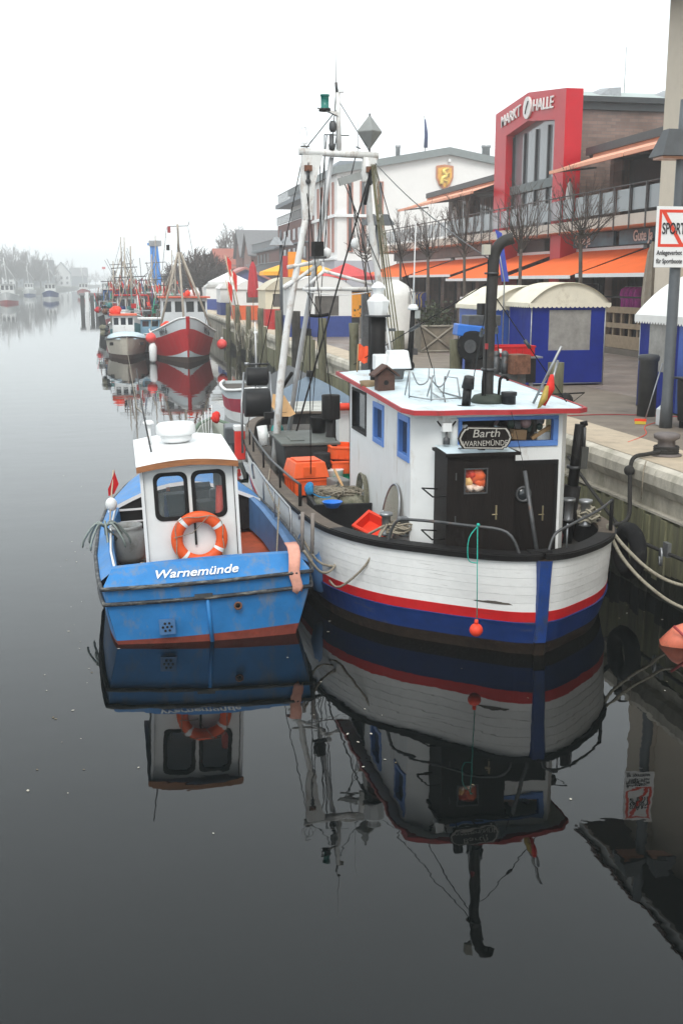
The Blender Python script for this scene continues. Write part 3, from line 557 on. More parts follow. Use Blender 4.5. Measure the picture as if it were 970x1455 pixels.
# fenders, cleats, side lines
for px,py0,py1,yy in ((533,775,835,15.6),):
    m=M(); a=aty(px,py0,15.3); b=aty(px,py1,15.3); m.tube([a,b],.022,ROPE,6); m.build('hanging_rope',None,cut)
m=M(); a=aty(372,672,22.3); m.tube([aty(436,735,17.4),aty(418,780,17.4)],.01,BLUE,5); m.build('hanging_rope',None,cut)
m=M(); m.tube([aty(678,745,13.35),aty(677,885,13.3)],.007,ROPEG,5); m.tube(smooth_path([aty(680,746,13.35),aty(666,765,13.35),aty(665,795,13.35),aty(677,800,13.3)],4),.008,ROPEG,5); m.ball(aty(679,746,13.35),.025,ROPEG,8); m.build('green_line',None,cut)
bl=M(); p=aty(676,895,13.28); bl.ball(p,.09,FLUO,16); bl.lathe([(.03,0),(.025,.06)],p+Vector((0,0,.08)),FLUO,10); tag(bl.build('fender_ball',None),'small round coral red float hanging on a green line at the cutter bow','float')
# =====================================================================
# THE SMALL BLUE WORKBOAT
# =====================================================================
bb=thing('workboat','small blue workboat with white cabin and Warnemünde written on its stern','workboat',(1.15,18.5,0))
REDB=pm('antifouling',(.2,.035,.02),rough=.75,var=.3,vs=5,dirt=(.08,.03,.02),da=.5,bump=.3)
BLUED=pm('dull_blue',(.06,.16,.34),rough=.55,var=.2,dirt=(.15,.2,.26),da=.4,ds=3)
# half outline: stations along the boat (y), left x, right x at gunwale; and at waterline
ST=[ # y, xl, xr, zg , wl l, wl r
 (14.95,-.30,2.58,.92,-.16,2.36),(15.6,-.36,2.66,.9,-.26,2.45),(17,-.42,2.68,.9,-.3,2.5),(18.8,-.4,2.62,.92,-.25,2.45),(20.4,-.25,2.45,1.0,-.05,2.2),(21.8,.12,2.1,1.12,.4,1.8),(22.8,.62,1.6,1.24,.85,1.35),(23.3,1.1,1.14,1.32,1.09,1.12)]
def bst(y,k): return interp([(s[0],s[k]) for s in ST],y)
def lvl(t,side,off=0,y_end=23.3):
    res=[]; ys=[14.95+ (23.3-14.95)*i/36 for i in range(37)]
    for y in ys:
        g=bst(y,1 if side<0 else 2); w_=bst(y,4 if side<0 else 5); tt=max(-.3,t); f=math.sin(max(0,min(1,tt))*PI/2) if tt>0 else tt
        x=w_+(g-w_)*f; z=t*bst(y,3); res.append(Vector((x+side*off,y+ (.13*(1-max(t,0)) if y<15.0 else 0),z)))
    return res
hm_=M()
for side in (-1,1):
    lv=[(-.3,REDB,-.1),(0,REDB,0),(.12,BLUE,0),(.55,BLUE,0),(.72,BLUE,0),(1,BLUE,0)]
    rings=[lvl(t,side,o) for t,_,o in lv]
    hm_.loft(rings,None,closed=False,caps=False,smooth=True,mats=[REDB,REDB,BLUE,BLUE,BLUE])
# transom
tr=[]
for t,mat in ((-.3,REDB),(0,REDB),(.12,BLUE),(.72,BLUE),(1,BLUE)):
    a=lvl(t,-1)[0]; b=lvl(t,1)[0]; tr.append([a.lerp(b,k/12)+Vector((0,-.1*math.sin(PI*k/12),0)) for k in range(13)])
hm_.loft(tr,None,closed=False,caps=False,smooth=True,mats=[REDB,REDB,BLUE,BLUE])
hb=hm_.build('hull',None,bb)
# coaming: wide blue side decks and the aft board with the name
gi=M()
for side in (-1,1):
    o=lvl(1,side); i=[Vector((p.x-side*.17,p.y,p.z+.13)) for p in o]; ii=[Vector((p.x-side*.25,p.y,p.z+.12)) for p in o]; dn=[Vector((p.x-side*.27,p.y,.5)) for p in o]
    sel=[k for k in range(len(o)) if 15.3<o[k].y<22.5]
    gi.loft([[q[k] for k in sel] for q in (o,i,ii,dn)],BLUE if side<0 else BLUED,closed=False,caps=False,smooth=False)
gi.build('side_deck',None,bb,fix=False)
ab=M(); rows=[]
for k in range(15):
    t=k/14; a=Vector((-.30,14.95,.92)).lerp(Vector((2.58,14.95,.92)),t); bow=-.1*math.sin(PI*t)
    rows.append([a+Vector((0,bow,0)),a+Vector((.06*(1-2*t)*0,bow+.05,.02)),a+Vector((.12*(.5-t)*2,bow+.3,.19+.05*math.sin(PI*t))),a+Vector((.12*(.5-t)*2,bow+.42,.20+.05*math.sin(PI*t))),a+Vector((.2*(.5-t)*2,bow+.44,-.3))])
ab.loft(rows,BLUE,closed=False,caps=False,smooth=False); abo=ab.build('aft_board',None,bb,fix=False,bevel=.01)
tl=text('name_lettering','Warnemünde',(0,0,0),.2,(0,0,0),CLEANW,None,.004,.3,.003,'CENTER',1.0)
for v in tl.data.vertices:      # painted on the curved board: lay the letters onto its surface
    x=.97+v.co.x*1.05; t=(x+.30)/2.88; sn=math.sin(PI*t); b0=Vector((x,14.95-.1*sn+.05,.94)); d=Vector((0,.25,.17+.05*sn)).normalized(); nn=Vector((0,-d.z,d.y))
    v.co=b0+d*(.055+v.co.y)+nn*(.019+v.co.z)-Vector(bb.location)
tl.parent=abo
# rubbing strakes
RS=pm('worn_strake',(.02,.022,.028),rough=.6,var=.5,vs=5,dirt=(.3,.29,.25),ds=5,da=.7,bump=.3,dstretch=(1.2,1.2,6))
for t in (.99,.74):
    m=M(); L_=lvl(t,-1,.03); R_=lvl(t,1,.03)
    back=[L_[0].lerp(R_[0],k/12)+Vector((0,-.1*math.sin(PI*k/12)-.03,0)) for k in range(13)]
    m.tube([*L_[::-1][4:],*back,*R_[:-4]],.03,RS,8); m.build('rubbing_strake',None,bb)
m=M(); m.tube([(1.1,14.87,.68),(1.14,14.97,-.1)],.03,BLUE,8); m.cbox((1.05,14.84,.72),(.25,.03,.05),(0,0,0),DSTEEL); m.build('rudder_bracket',None,bb)
m=M(); m.lathe([(.06,0),(.06,.02),(.04,.02),(.035,.0)],(1.52,14.86,.52),RUST,16,rot=(PI/2,0,0)); m.lathe([(.04,0),(.001,.006)],(1.52,14.862,.52),BLACK,12,rot=(PI/2,0,0)); m.build('exhaust_outlet',None,bb)
m=M(); m.cbox((.52,14.9,.3),(.22,.03,.22),(0,0,0),BLUED); [m.lathe([(.018,0),(.018,.01)],(.52+.06*math.cos(k*1.05),14.885,.3+.06*math.sin(k*1.05)),BLACK,8,rot=(PI/2,0,0)) for k in range(6)]; m.lathe([(.018,0),(.018,.01)],(.52,14.885,.3),BLACK,8,rot=(PI/2,0,0)); m.build('anode_plate',None,bb)
# floor and dark inside
DK=pm('orange_deck',(.42,.07,.02),rough=.7,var=.3,dirt=(.1,.05,.03),da=.5)
m=M(); m.add([(p.x+.2,p.y,.42) for p in lvl(1,-1) if 15.2<p.y<22]+[(p.x-.2,p.y,.42) for p in lvl(1,1) if 15.2<p.y<22][::-1],[tuple(range(len([p for p in lvl(1,-1) if 15.2<p.y<22])*2))],DK); m.build('deck',None,bb)
m=M(); m.box(-.1,.32,15.5,20.2,.43,.46,pm('muddy_boards',(.09,.07,.05),rough=.9,var=.5,vs=6,bump=.4)); m.build('side_boards',None,bb)
# foredeck (arched) and dark cuddy opening
fd=M(); rows=[]
for i in range(12):
    y=19.7+(23.25-19.7)*i/11; l=bst(y,1)+.05; r_=bst(y,2)-.05; zg=bst(y,3)+.08; rows.append([Vector((l+(r_-l)*k/12,y,zg+.42*math.sin(PI*k/12)*(1-(i/11)**2*.7))) for k in range(13)])
fd.loft(rows,BLUE,closed=False,caps=False); fdo=fd.build('foredeck',None,bb,fix=False)
m=M(); m.loft([[p+Vector((0,-.02,.01)) for p in rows[0]],[Vector((p.x,p.y-.02,p.z-.06)) for p in rows[0]]],CLEANW,closed=False,caps=False)
m.build('white_edge',None,fdo); m=M(); m.add([(rows[0][0].x,19.72,.5)]+[(p.x,19.72,p.z-.03) for p in rows[0]]+[(rows[0][-1].x,19.72,.5)],[tuple(range(15))],BLACK)  # black sheet paints the shade inside the open cuddy
m.box(-.1,.5,19.66,19.7,1.02,1.05,CLEANW); m.box(-.1,.5,19.6,19.64,.82,.84,CLEANW); m.build('cuddy_shade_panel',None,bb)
m=M(); m.tube([(bst(y,1)+.2,y,bst(y,3)+.16) for y in (15.35,16.5,18,19.6)],.018,CLEANW,6); m.build('white_coaming_edge',None,bb)
# cabin ---------------------------------------------------------------
CW=pm('cabin_white',(.78,.79,.78),rough=.4,var=.05,dirt=(.5,.48,.44),ds=1.5,da=.2,bump=.04)
cx0,cx1=.36,1.64; yb,yf=15.72,17.75; zb,zt=.42,2.42
def wing(x): return 0
wn=[(.52,.95,1.66,2.31),(1.06,1.5,1.66,2.31)]
c=M(); c.wall(cx0,cx1,zb,zt,yb,yb+.04,wn,'y',CW); c.wall(yb+.04,yf,zb,zt,cx0,cx0+.04,[(16.1,17.5,1.5,2.25)],'x',CW); c.wall(yb+.04,yf,zb,zt,cx1-.04,cx1,[(16.1,17.5,1.5,2.25)],'x',CW); c.wall(cx0+.04,cx1-.04,zb,zt,yf-.04,yf,[(.5,1.5,1.5,2.25)],'y',CW)
cab=c.build('cabin',None,bb)
def rrect(x0,x1,z0,z1,r,n=5):
    P=[]
    for (cx,cz,a) in ((x1-r,z1-r,0),(x0+r,z1-r,PI/2),(x0+r,z0+r,PI),(x1-r,z0+r,1.5*PI)): P+=[(cx+r*math.cos(a+PI/2*k/n),cz+r*math.sin(a+PI/2*k/n)) for k in range(n+1)]
    return P
for a,b,z0,z1 in wn:
    m=M(); ringprism(m,rrect(a-.03,b+.03,z0-.03,z1+.03,.11),rrect(a+.025,b-.025,z0+.025,z1-.025,.09),yb-.012,yb+.03,BLACK)
    # white corner fillers keep the opening round
    wo=m.build('window',None,cab); m=M(); m.add([(p[0],yb+.02,p[1]) for p in rrect(a+.02,b-.02,z0+.02,z1-.02,.09)],[tuple(range(24))],glass('cabin_glass',(.25,.3,.32),.05,.25,.8)); m.build('pane',None,wo,fix=False)
m=M()
for x0,x1,y0,y1 in ((cx0-.02,cx0,0,0),(cx1,cx1+.02,0,0)): m.box(x0,x1,yb-.01,yf,.95,zt,BLACK)
m.build('dark_side_panel',None,cab)
for x in (cx0-.05,cx1+.01): M().box(x,x+.045,yb-.05,yb-.015,.5,zt-.02,CLEANW).build('corner_strip',None,cab)
m=M(); rws=[]
for y in (15.55,15.6,16.5,17.4,18.15): rws.append([Vector((cx0-.09+(cx1-cx0+.16)*k/10,y,2.47+.07*math.sin(PI*k/10)+.03*(y-15.6)/2.5)) for k in range(11)])
m.loft(rws,CLEANW,closed=False,caps=False); m.loft([[p-Vector((0,0,.05)) for p in r] for r in rws],CW,closed=False,caps=False)
for s_ in (0,-1): m.loft([[r[s_] for r in rws],[r[s_]-Vector((0,0,.05)) for r in rws]],CLEANW,closed=False,caps=False)
m.loft([rws[-1],[p-Vector((0,0,.05)) for p in rws[-1]]],CLEANW,closed=False,caps=False); ro=m.build('roof',None,cab,fix=False)
m=M(); m.loft([[p+Vector((0,-.012,.004)) for p in rws[0]],[p+Vector((0,-.012,-.085)) for p in rws[0]],[p+Vector((0,.01,-.085)) for p in rws[0]],[p+Vector((0,.01,-.0)) for p in rws[0]]],pm('varnished_edge',(.32,.13,.05),rough=.5,var=.35,vs=7,stretch=(.3,1,4),dirt=(.1,.05,.03),da=.4),closed=False,caps=False,smooth=False); m.build('wooden_edge',None,ro)
m=M(); m.lathe([(.2,0),(.24,.03),(.25,.12)],(.93,17.2,2.57),CLEANW,22); m.lathe([(.3,.12),(.31,.16),(.3,.26),(.27,.29),(.001,.3)],(.93,17.2,2.57),CLEANW,24); m.build('radar_dome',None,cab)
m=M(); m.tube([(.52,16.6,2.5),(.44,16.8,3.15),(.40,16.9,3.75)],[.016,.014,.008],DSTEEL,6); m.tube([(.52,17.3,2.52),(.52,17.3,2.85)],.03,CLEANW,8); m.lathe([(.09,0),(.09,.03),(.05,.06)],(.52,17.3,2.85),CLEANW,12); m.build('aerial',None,cab)
# cabin inside
m=M(); m.box(.45,1.58,17.3,17.35,.5,1.5,pm('inside_dark',(.05,.05,.055),var=.4)); m.cbox((.9,17.1,1.62),(.5,.25,.3),(0,0,0),BLACK); m.cbox((1.45,17.05,1.7),(.14,.1,.2),(0,0,0),STEEL); m.cbox((1.2,17.1,1.85),(.4,.2,.05),(.2,0,0),DSTEEL)
m.tube([(.55,16.1,1.2),(.6,16.2,1.95)],.05,pm('inside_grey',(.25,.26,.24),var=.3),8); m.tube([(.68,16.3,1.2),(.62,16.3,1.9)],.06,NAVY,8); m.tube([(1.4,15.95,1.3),(1.46,15.95,2.05)],.06,FLUO,8); m.cbox((1.3,16.8,1.6),(.3,.3,.15),(0,0,.2),pm('olive',(.1,.1,.07),var=.3)); m.cbox((.72,16.5,1.95),(.05,.05,.05),(0,0,0),ORANGE)
m.build('wheel_console',None,cab)
M().box(1.03,1.06,yb-.04,yb-.002,1.25,1.62,BLACK).build('buoy_hook',None,cab); M().tube([(.72,yb-.06,.98),(.84,yb-.04,1.1)],.03,BLACK,8).build('buoy_bracket',None,cab); M().tube([(1.46,yb-.06,.98),(1.36,yb-.04,1.1)],.03,BLACK,8).build('buoy_bracket',None,cab)
# starboard pipe rail
m=M(); m.tube(smooth_path([(2.55,21.2,1.15),(2.52,21.0,1.5),(2.52,19,1.5),(2.56,16.9,1.5),(2.57,16.55,1.45),(2.55,16.45,1.1)],4),.02,STEEL,8)
for y in (18,19.5): m.tube([(2.52,y,1.05),(2.52,y,1.5)],.016,STEEL,6)
m.tube(arc((2.66,16.1,1.35),.12,PI*.1,PI*1.1,8,'yz')+[Vector((2.66,15.98,1.05))],.02,STEEL,8)
m.build('side_rail',None,bb)
for x,y in ((2.62,15.9),(2.75,15.75)):
    m=M(); m.tube([(x,y,.95),(x+.05,y+.05,1.55)],.03,pm('old_post',(.22,.19,.17),rough=.8,var=.3),8); m.build('bollard_post',None,bb)
# lifebuoy
lb=thing('lifebuoy','orange ring lifebuoy with four white bands on the back of the white cabin','lifebuoy',(1.09,15.6,1.36))
def torus(m,c,Rr,r,mat,a0=0,a1=2*PI,n=48,seg=14,k=1.0):
    rings=[]
    for i in range(n+1):
        a=a0+(a1-a0)*i/n; d=Vector((math.cos(a),0,math.sin(a)))
        rings.append([Vector(c)+d*(Rr+r*math.cos(t))+Vector((0,r*math.sin(t)*k,0)) for t in [2*PI*q/seg for q in range(seg)]])
    m.loft(rings,mat,closed=True,caps=False)
BUOY=pm('buoy_orange',(.8,.1,.015),rough=.5,var=.1,dirt=(.55,.25,.15),ds=6,da=.3)
m=M(); torus(m,(1.09,15.6,1.36),.325,.085,BUOY,k=.75); m.build('ring',None,lb)
for a in (-.62,.5,2.2,3.9): 
    m=M(); torus(m,(1.09,15.6,1.36),.325,.089,CLEANW,a,a+.16,4,14,.76); m.build('white_band',None,lb)
m=M(); m.tube([Vector((1.09,15.52,1.36))+Vector((.33*math.cos(a)*(1+.25*math.sin(2*a)**2),0,.33*math.sin(a)*(1+.25*math.sin(2*a)**2))) for a in [2*PI*k/40 for k in range(41)]],.007,ROPE,5); m.tube([(.72,15.5,1.42),(1.0,15.6,1.45),(1.25,15.5,1.72)],.006,ROPE,5); m.build('grab_line',None,lb)
# loose things on the workboat
m=M(); m.lathe([(.24,0),(.3,.1),(.31,.35),(.29,.5),(.25,.53),(.27,.56),(.27,.6),(.23,.6),(.22,.5),(.22,.2)],(.04,18.1,.5),pm('bucket_grey',(.27,.28,.28),rough=.6,var=.15,dirt=(.15,.14,.12),da=.5),28); tag(m.build('barrel',None),'round grey plastic tub with a rim in the side of the blue workboat','tub')
random.seed(11); m=M(); WD=[pm('driftwood%d'%i,c,rough=.9,var=.35) for i,c in enumerate([(.22,.17,.12),(.3,.25,.2),(.13,.08,.05)])]
for i in range(26):
    x=random.uniform(-.02,.28); y=random.uniform(15.6,16.9); m.cbox((x,y,.5+random.uniform(0,.12)),(.05,random.uniform(.3,.6),.03),(random.uniform(-.1,.1),random.uniform(-.3,.3),random.uniform(-1.3,1.3)),random.choice(WD))
m.cbox((.12,16.2,.72),(.06,.9,.03),(.2,.1,-.3),WD[1]); m.cbox((.2,16.3,.66),(.05,.8,.03),(.2,0,-.5),WD[0]); o=m.build('scrap_wood',None); tag(o,'heap of broken wooden slats beside the cabin of the blue workboat','wood heap'); o['kind']='stuff'
an=M()
for k in range(8):
    a=k*.8; base=Vector((-.28,17.6,1.02)); d=Vector((math.cos(a),math.sin(a),0)); an.tube(smooth_path([base+Vector((0,0,.18)),base+d*.15+Vector((0,0,.25)),base+d*.34+Vector((0,0,.02)),base+d*.38+Vector((0,0,-.12))],3),[.02]*9+[.008],pm('anchor_grey',(.25,.29,.27),rough=.5,metal=.4,var=.3),6)
an.tube([(-.28,17.6,1.2),(-.1,17.9,.9)],.025,MC['anchor_grey'],6); tag(an.build('grapnel_anchor',None),'grey grapnel anchor with bent claws hooked over the blue gunwale','anchor')
fl=thing('marker_buoy','white float on a stick with small red flag at the workboat gunwale','marker buoy',(-.2,18.9,1.0))
m=M(); m.tube([(-.25,18.5,.9),(-.16,19.0,1.5),(-.1,19.2,1.85)],.014,pm('stick',(.5,.4,.28)),6); m.build('stick',None,fl)
m=M(); m.ball((-.18,18.85,1.32),.1,WHITE,14,1.2); m.build('float',None,fl)
m=M(); m.loft([[(-.22,19.08,1.55),(-.18,19.05,1.62),(-.1,19.15,1.8),(-.07,19.2,1.86)],[(-.22,19.08,1.42),(-.12,19.06,1.46),(-.03,19.1,1.62),(-.09,19.2,1.84)]],RED,closed=False,caps=False); m.build('red_flag',None,fl,fix=False)
m=M(); p0=Vector((2.34,15.15,1.22)); rows=[]
for i in range(9):
    t=i/8; wv=.02*math.sin(t*9); wdt=.09-.02*t; z=[1.27,1.24,1.16,1.05,.95,.86,.78,.72,.66][i]; y=[15.25,15.1,14.98,14.9,14.88,14.87,14.86,14.86,14.86][i]
    rows.append([(2.36-wdt+wv+.02*math.sin(q*2+i),y+.012*math.sin(q*2.5+i*1.3),z-(.12 if i==8 and q==2 else .04*math.sin(q*2.2)*(i==8))) if False else Vector((2.36-wdt+2*wdt*q/4+wv,y+.012*math.sin(q*2.5+i*1.3),z-(.03*((q*7)%3) if i==8 else 0))) for q in range(5)])
m.loft(rows,pm('salmon_cloth',(.68,.33,.25),rough=.9,var=.15,vs=9),closed=False,caps=False); o=m.build('cloth_rag',None,fix=False); s=o.modifiers.new('s','SOLIDIFY'); s.thickness=.008
tag(o,'faded salmon pink cloth hanging over the stern corner of the blue workboat','cloth')
# the little boat lies heeled a touch to port, with everything aboard it
HEEL=Matrix.Translation(Vector((1.15,18.5,0)))@Matrix.Rotation(R(-2.3),4,'Y')@Matrix.Translation(Vector((-1.15,-18.5,0)))
ABOARD=['workboat','lifebuoy','barrel','scrap_wood','grapnel_anchor','marker_buoy','cloth_rag']
for o in list(bpy.data.objects):
    if o.parent is None and o.name in ABOARD:
        o.location=HEEL@o.location; o.rotation_euler=(0,R(-2.3),0)
m=M(); m.tube(smooth_path([(2.5,15.2,1.2),(2.75,15.3,.85),(3.0,15.6,.8),(3.2,15.9,1.0),(3.72,15.3,1.5)],5),.02,ROPE,6); m.tube(smooth_path([(2.6,16,1.2),(2.9,15.9,.8),(3.4,15.4,.95),(3.75,15.35,1.55)],5),.02,ROPE,6); tag(m.build('mooring_rope',None),'slack grey rope looped from the blue workboat up to the white cutter','rope')
m=M(); m.tube(sag((2.55,18,1.5),(2.2,16.0,.75),.02),.014,ROPE,5); m.tube(sag((2.52,19.8,1.5),(2.5,17.6,1.25),.05),.014,ROPE,5); m.tube(sag((2.52,19.4,1.5),(2.9,21.8,1.3),.12),.014,ROPE,5); tag(m.build('rail_rope',None),'thin pale rope tied over the pipe rail of the blue workboat','rope')
m=M(); m.lathe([(.001,-.32),(.12,-.26),(.17,0),(.12,.26),(.05,.32),(.03,.4)],(2.95,16.3,.55),BLUED,18); tag(m.build('boat_fender',None),'big faded blue fender squeezed between the workboat and the cutter','fender')

# =====================================================================
# LOOSE GEAR ON THE CUTTER
# =====================================================================
# net drum at the stern quarter
nd=thing('net_hauler','black net hauler with two fat drums at the cutter rail','net hauler',(3.15,25.6,1.2))
a=aty(365,572,26); b=aty(365,535,26.6)
m=M(); m.tube([a-Vector((.3,0,0)),a+Vector((.3,0,0))],.34,PLASTIC,24); m.build('lower_drum',None,nd,bevel=.03)
m=M(); m.tube([b-Vector((.26,0,0)),b+Vector((.26,0,0))],.22,PLASTIC,24); m.build('upper_drum',None,nd,bevel=.03)
m=M()
for x in (-.36,.36):
    m.tube([a+Vector((x,0,-1.2)),a+Vector((x,0,.0)),b+Vector((x*.85,0,.1))],.03,STEEL,8)
m.tube([b+Vector((-.3,0,.3)),b+Vector((.3,0,.3))],.025,DSTEEL,8); m.tube([b+Vector((0,.2,.2)),b+Vector((0,.2,1.3))],.014,CLEANW,6); m.lathe([(.06,0),(.06,.06)],b+Vector((-.24,0,.28)),STEEL,10); m.build('stand',None,nd)
m=M(); m.tube([(3.25,25.3,1.25),(3.2,25.4,1.7)],.12,WHITE,12); m.cbox((3.4,24.5,2.05),(.5,.12,.14),(0,0,0),BLACK); m.tube([a+Vector((.45,0,.1)),(3.75,24.3,3.0)],.04,BLACK,8); m.build('hauler_arm',None,nd)
# big dark fish tub
tb=thing('fish_tub','large charcoal plastic fish tub with a grey lid on the working deck','fish tub',(3.75,23.4,.8))
m=M(); m.taper((3.85,23.4,.8),(.95,1.7),(1.15,1.95),.85,mat=pm('charcoal_plastic',(.03,.032,.032),rough=.6,var=.3,bump=.2,vs=4,dirt=(.09,.09,.08),da=.3)); m.build('tub',None,tb,bevel=.04)
m=M(); m.cbox((3.85,23.4,1.68),(1.25,2.05,.06),(0,0,0),pm('tub_lid',(.1,.11,.1),rough=.6,var=.3,dirt=(.2,.2,.18),da=.4)); m.cbox((3.62,23.0,1.72),(.3,.6,.03),(0,0,0),MC['tub_lid']); m.build('lid',None,tb,bevel=.02)
m=M(); m.lathe([(.15,0),(.19,.33),(.2,.36),(.17,.36),(.14,.05)],(4.28,23.9,1.71),BLACK,18); tag(m.build('bucket',None),'black bucket standing on the lid of the charcoal fish tub','bucket')
m=M(); m.loft([[(3.62,24.8,1.75),(3.95,24.75,1.75),(3.95,24.8,1.75),(3.62,24.85,1.75)],[(3.5,25.0,2.35),(3.68,24.98,2.35),(3.68,25.03,2.35),(3.5,25.05,2.35)]],BOARD,smooth=False); p=[aty(388,560,24.6),aty(404,562,24.6),aty(420,588,24.4),aty(412,592,24.4),aty(398,592,24.4),aty(386,578,24.5)]
m=M(); m.add([*p,*[q+Vector((0,.05,0)) for q in p]],[(0,1,2,3,4,5),(11,10,9,8,7,6)]+[(i,(i+1)%6,6+(i+1)%6,6+i) for i in range(6)],BOARD); tag(m.build('wooden_board',None),'pale fresh cut wooden board leaning behind the fish tub','board')
def crate(m,c,sx,sy,h,mat,rz=0,rot=None,ribs=True):
    r=rot or (0,0,rz); T=Matrix.Translation(Vector(c))@Euler(r).to_matrix().to_4x4()
    def B(x0,x1,y0,y1,z0,z1,mt=mat): m.box(x0,x1,y0,y1,z0,z1,mt,T)
    a,b=sx/2,sy/2; t=.03
    B(-a*.92,a*.92,-b*.92,b*.92,0,t); B(-a,-a+t,-b,b,0,h); B(a-t,a,-b,b,0,h); B(-a+t,a-t,-b,-b+t,0,h); B(-a+t,a-t,b-t,b,0,h)
    B(-a-.02,a+.02,-b-.02,-b,h-.05,h-.005); B(-a-.02,a+.02,b,b+.02,h-.05,h-.005); B(-a-.02,-a,-b,b,h-.05,h-.005); B(a,a+.02,-b,b,h-.05,h-.005)
    if ribs:
        n=max(3,int(sx/.14))
        for i in range(1,n): B(-a+i*sx/n-.012,-a+i*sx/n+.012,-b-.018,-b,.02,h-.06)
        for i in range(1,4): B(-a-.018,-a,-b+i*sy/4-.012,-b+i*sy/4+.012,.02,h-.06)
OB=pm('orange_box',(.88,.12,.02),rough=.45,var=.1,vs=3,dirt=(.5,.1,.04),ds=5,da=.25)
for i,(px,py,zz,ry,lab) in enumerate([(438,692,1.0,.12,'lower orange fish box of the stack behind the side rail of the cutter'),(438,692,1.2,.1,'orange fish box turned upside down on top of the stack behind the side rail')]):
    p=atz(px,py,1.0); m=M()
    if i==0: crate(m,(p.x,p.y+.3,.85),.68,.8,.33,OB,ry)
    else:
        m.taper((p.x,p.y+.3,1.2),(.74,.86),(.6,.72),.3,(0,0,ry),OB); m.cbox((p.x,p.y+.3,1.52),(.5,.5,.02),(0,0,ry),OB); m.cbox((p.x,p.y-.125,1.33),(.25,.03,.2),(0,0,ry),OB)
    tag(m.build('fish_box',None,bevel=.015),lab,'fish box','orange fish boxes')
for zz,dy,lab in ((1.15,0,'lower orange fish box stacked against the wheelhouse side'),(1.42,.15,'upper orange fish box tilted against the wheelhouse side')):
    m=M(); crate(m,(4.5,22.4+dy,zz-.05),.62,.85,.27,OB,.05,(0,.08 if dy else 0,.05)); tag(m.build('fish_box',None,bevel=.01),lab,'fish box','orange fish boxes')
m=M(); crate(m,(4.45,21.7,.82),.5,.7,.28,GREEN,.1); tag(m.build('fish_box',None,bevel=.01),'green fish box under the orange ones beside the wheelhouse','fish box')
# net crate, black, with nets and blue bowl
cr=thing('net_crate','long black crate full of grey netting near the cutter side rail','crate',(3.5,18.3,.8))
m=M(); crate(m,(3.62,18.2,.82),1.0,1.2,.55,PLASTIC,-.05,ribs=False); m.build('crate_body',None,cr)
NET=pm('netting',(.2,.19,.14),rough=.95,vs=40,var=.5,bump=.8,bs=50,dirt=(.1,.12,.07),ds=8,da=.6)
m=M(); random.seed(4)
for i in range(9): lump(m,(3.45+random.uniform(-.2,.45),18.3+random.uniform(-.4,.4),1.33),random.uniform(.14,.26),NET,.5,i)
for i in range(14): 
    a=random.uniform(0,6); m.tube([Vector((3.6+random.uniform(-.2,.2),18.3+random.uniform(-.3,.3),1.46))+Vector((.25*math.cos(t)*1.2,.2*math.sin(t+a),.03*math.sin(3*t))) for t in [2*PI*k/14 for k in range(12)]],.01,ROPE,4)
m.build('netting',None,cr)
m=M(); p=atz(472,715,1.45); m.lathe([(.1,0),(.16,.09),(.17,.1),(.145,.1),(.09,.02),(.001,.015)],(p.x+.0,p.y,1.38),pm('blue_bowl',(.01,.18,.72),rough=.35,var=.05),24); tag(m.build('bowl',None),'bright blue plastic bowl on the black net crate','bowl')
m=M(); crate(m,(3.78,16.25,1.15),.4,.5,.22,FLUO,.0,(.35,-.45,.6)); tag(m.build('fish_box',None,bevel=.01),'small red orange box tipped over behind the forward bitts','fish box','orange fish boxes')
# oval keep net leaning on the wheelhouse
kn=thing('oval_landing_net','tall oval grey net frame leaning against the white wheelhouse side','net frame',(3.95,15.8,1.2))
cN=Vector((3.93,15.95,1.5)); m=M(); ring=[cN+Vector((.06*math.sin(a)+.03,.45*math.cos(a)-.1*math.sin(a),.5*math.sin(a))) for a in [2*PI*k/28 for k in range(29)]]
m.tube(ring,.018,STEEL,6); m.build('hoop',None,kn)
m=M(); m.add([cN]+ring[:-1],[(0,i+1,(i+1)%28+1) for i in range(28)],pm('mesh_net',(.27,.26,.21),rough=.9,vs=60,var=.5,bump=.5,bs=80,alpha=.9)); m.build('net_mesh',None,kn,fix=False)
rn=M(); c2=Vector((4.0,18.1,1.35)); [rn.tube([c2+Vector((.03*k,(.32-.02*k)*math.cos(a),(.42-.02*k)*math.sin(a))) for a in [2*PI*q/24 for q in range(25)]],.018,NET,5) for k in (-1,0,1,2)]; tag(rn.build('coiled_net_line',None),'coil of grey net line standing against the wheelhouse','rope coil')
# stove pipe, white bin, clutter aft
m=M(); q=aty(470,640,23.2); m.lathe([(.11,0),(.11,1.35)],(q.x,23.2,.85),BLACK,18); m.lathe([(.19,0),(.2,.02),(.2,.5),(.19,.52),(.001,.53)],(q.x,23.2,2.1),BLACK,22); tag(m.build('stove_pipe',None),'short thick black stove pipe with wide cap on the working deck','stove pipe')
m=M(); m.lathe([(.16,0),(.18,.4),(.19,.42)],(4.25,21.9,.8),WHITE,16); m.lathe([(.165,.4),(.001,.39)],(4.25,21.9,.8),pm('grey_liquid',(.25,.25,.23)),16); tag(m.build('bucket',None),'white bucket on deck in front of the stove pipe','bucket')
m=M(); m.lathe([(.18,0),(.18,.75)],(4.0,22.0,.8),BLACK,16); tag(m.build('drum',None),'small black drum on the deck next to the white bucket','drum')
m=M(); m.cbox((4.15,20.9,1.0),(.35,.5,.4),(0,0,.2),pm('grey_box',(.2,.2,.19),rough=.8,var=.2)); tag(m.build('deck_box',None,bevel=.02),'plain grey box on deck left of the green fish box','box')
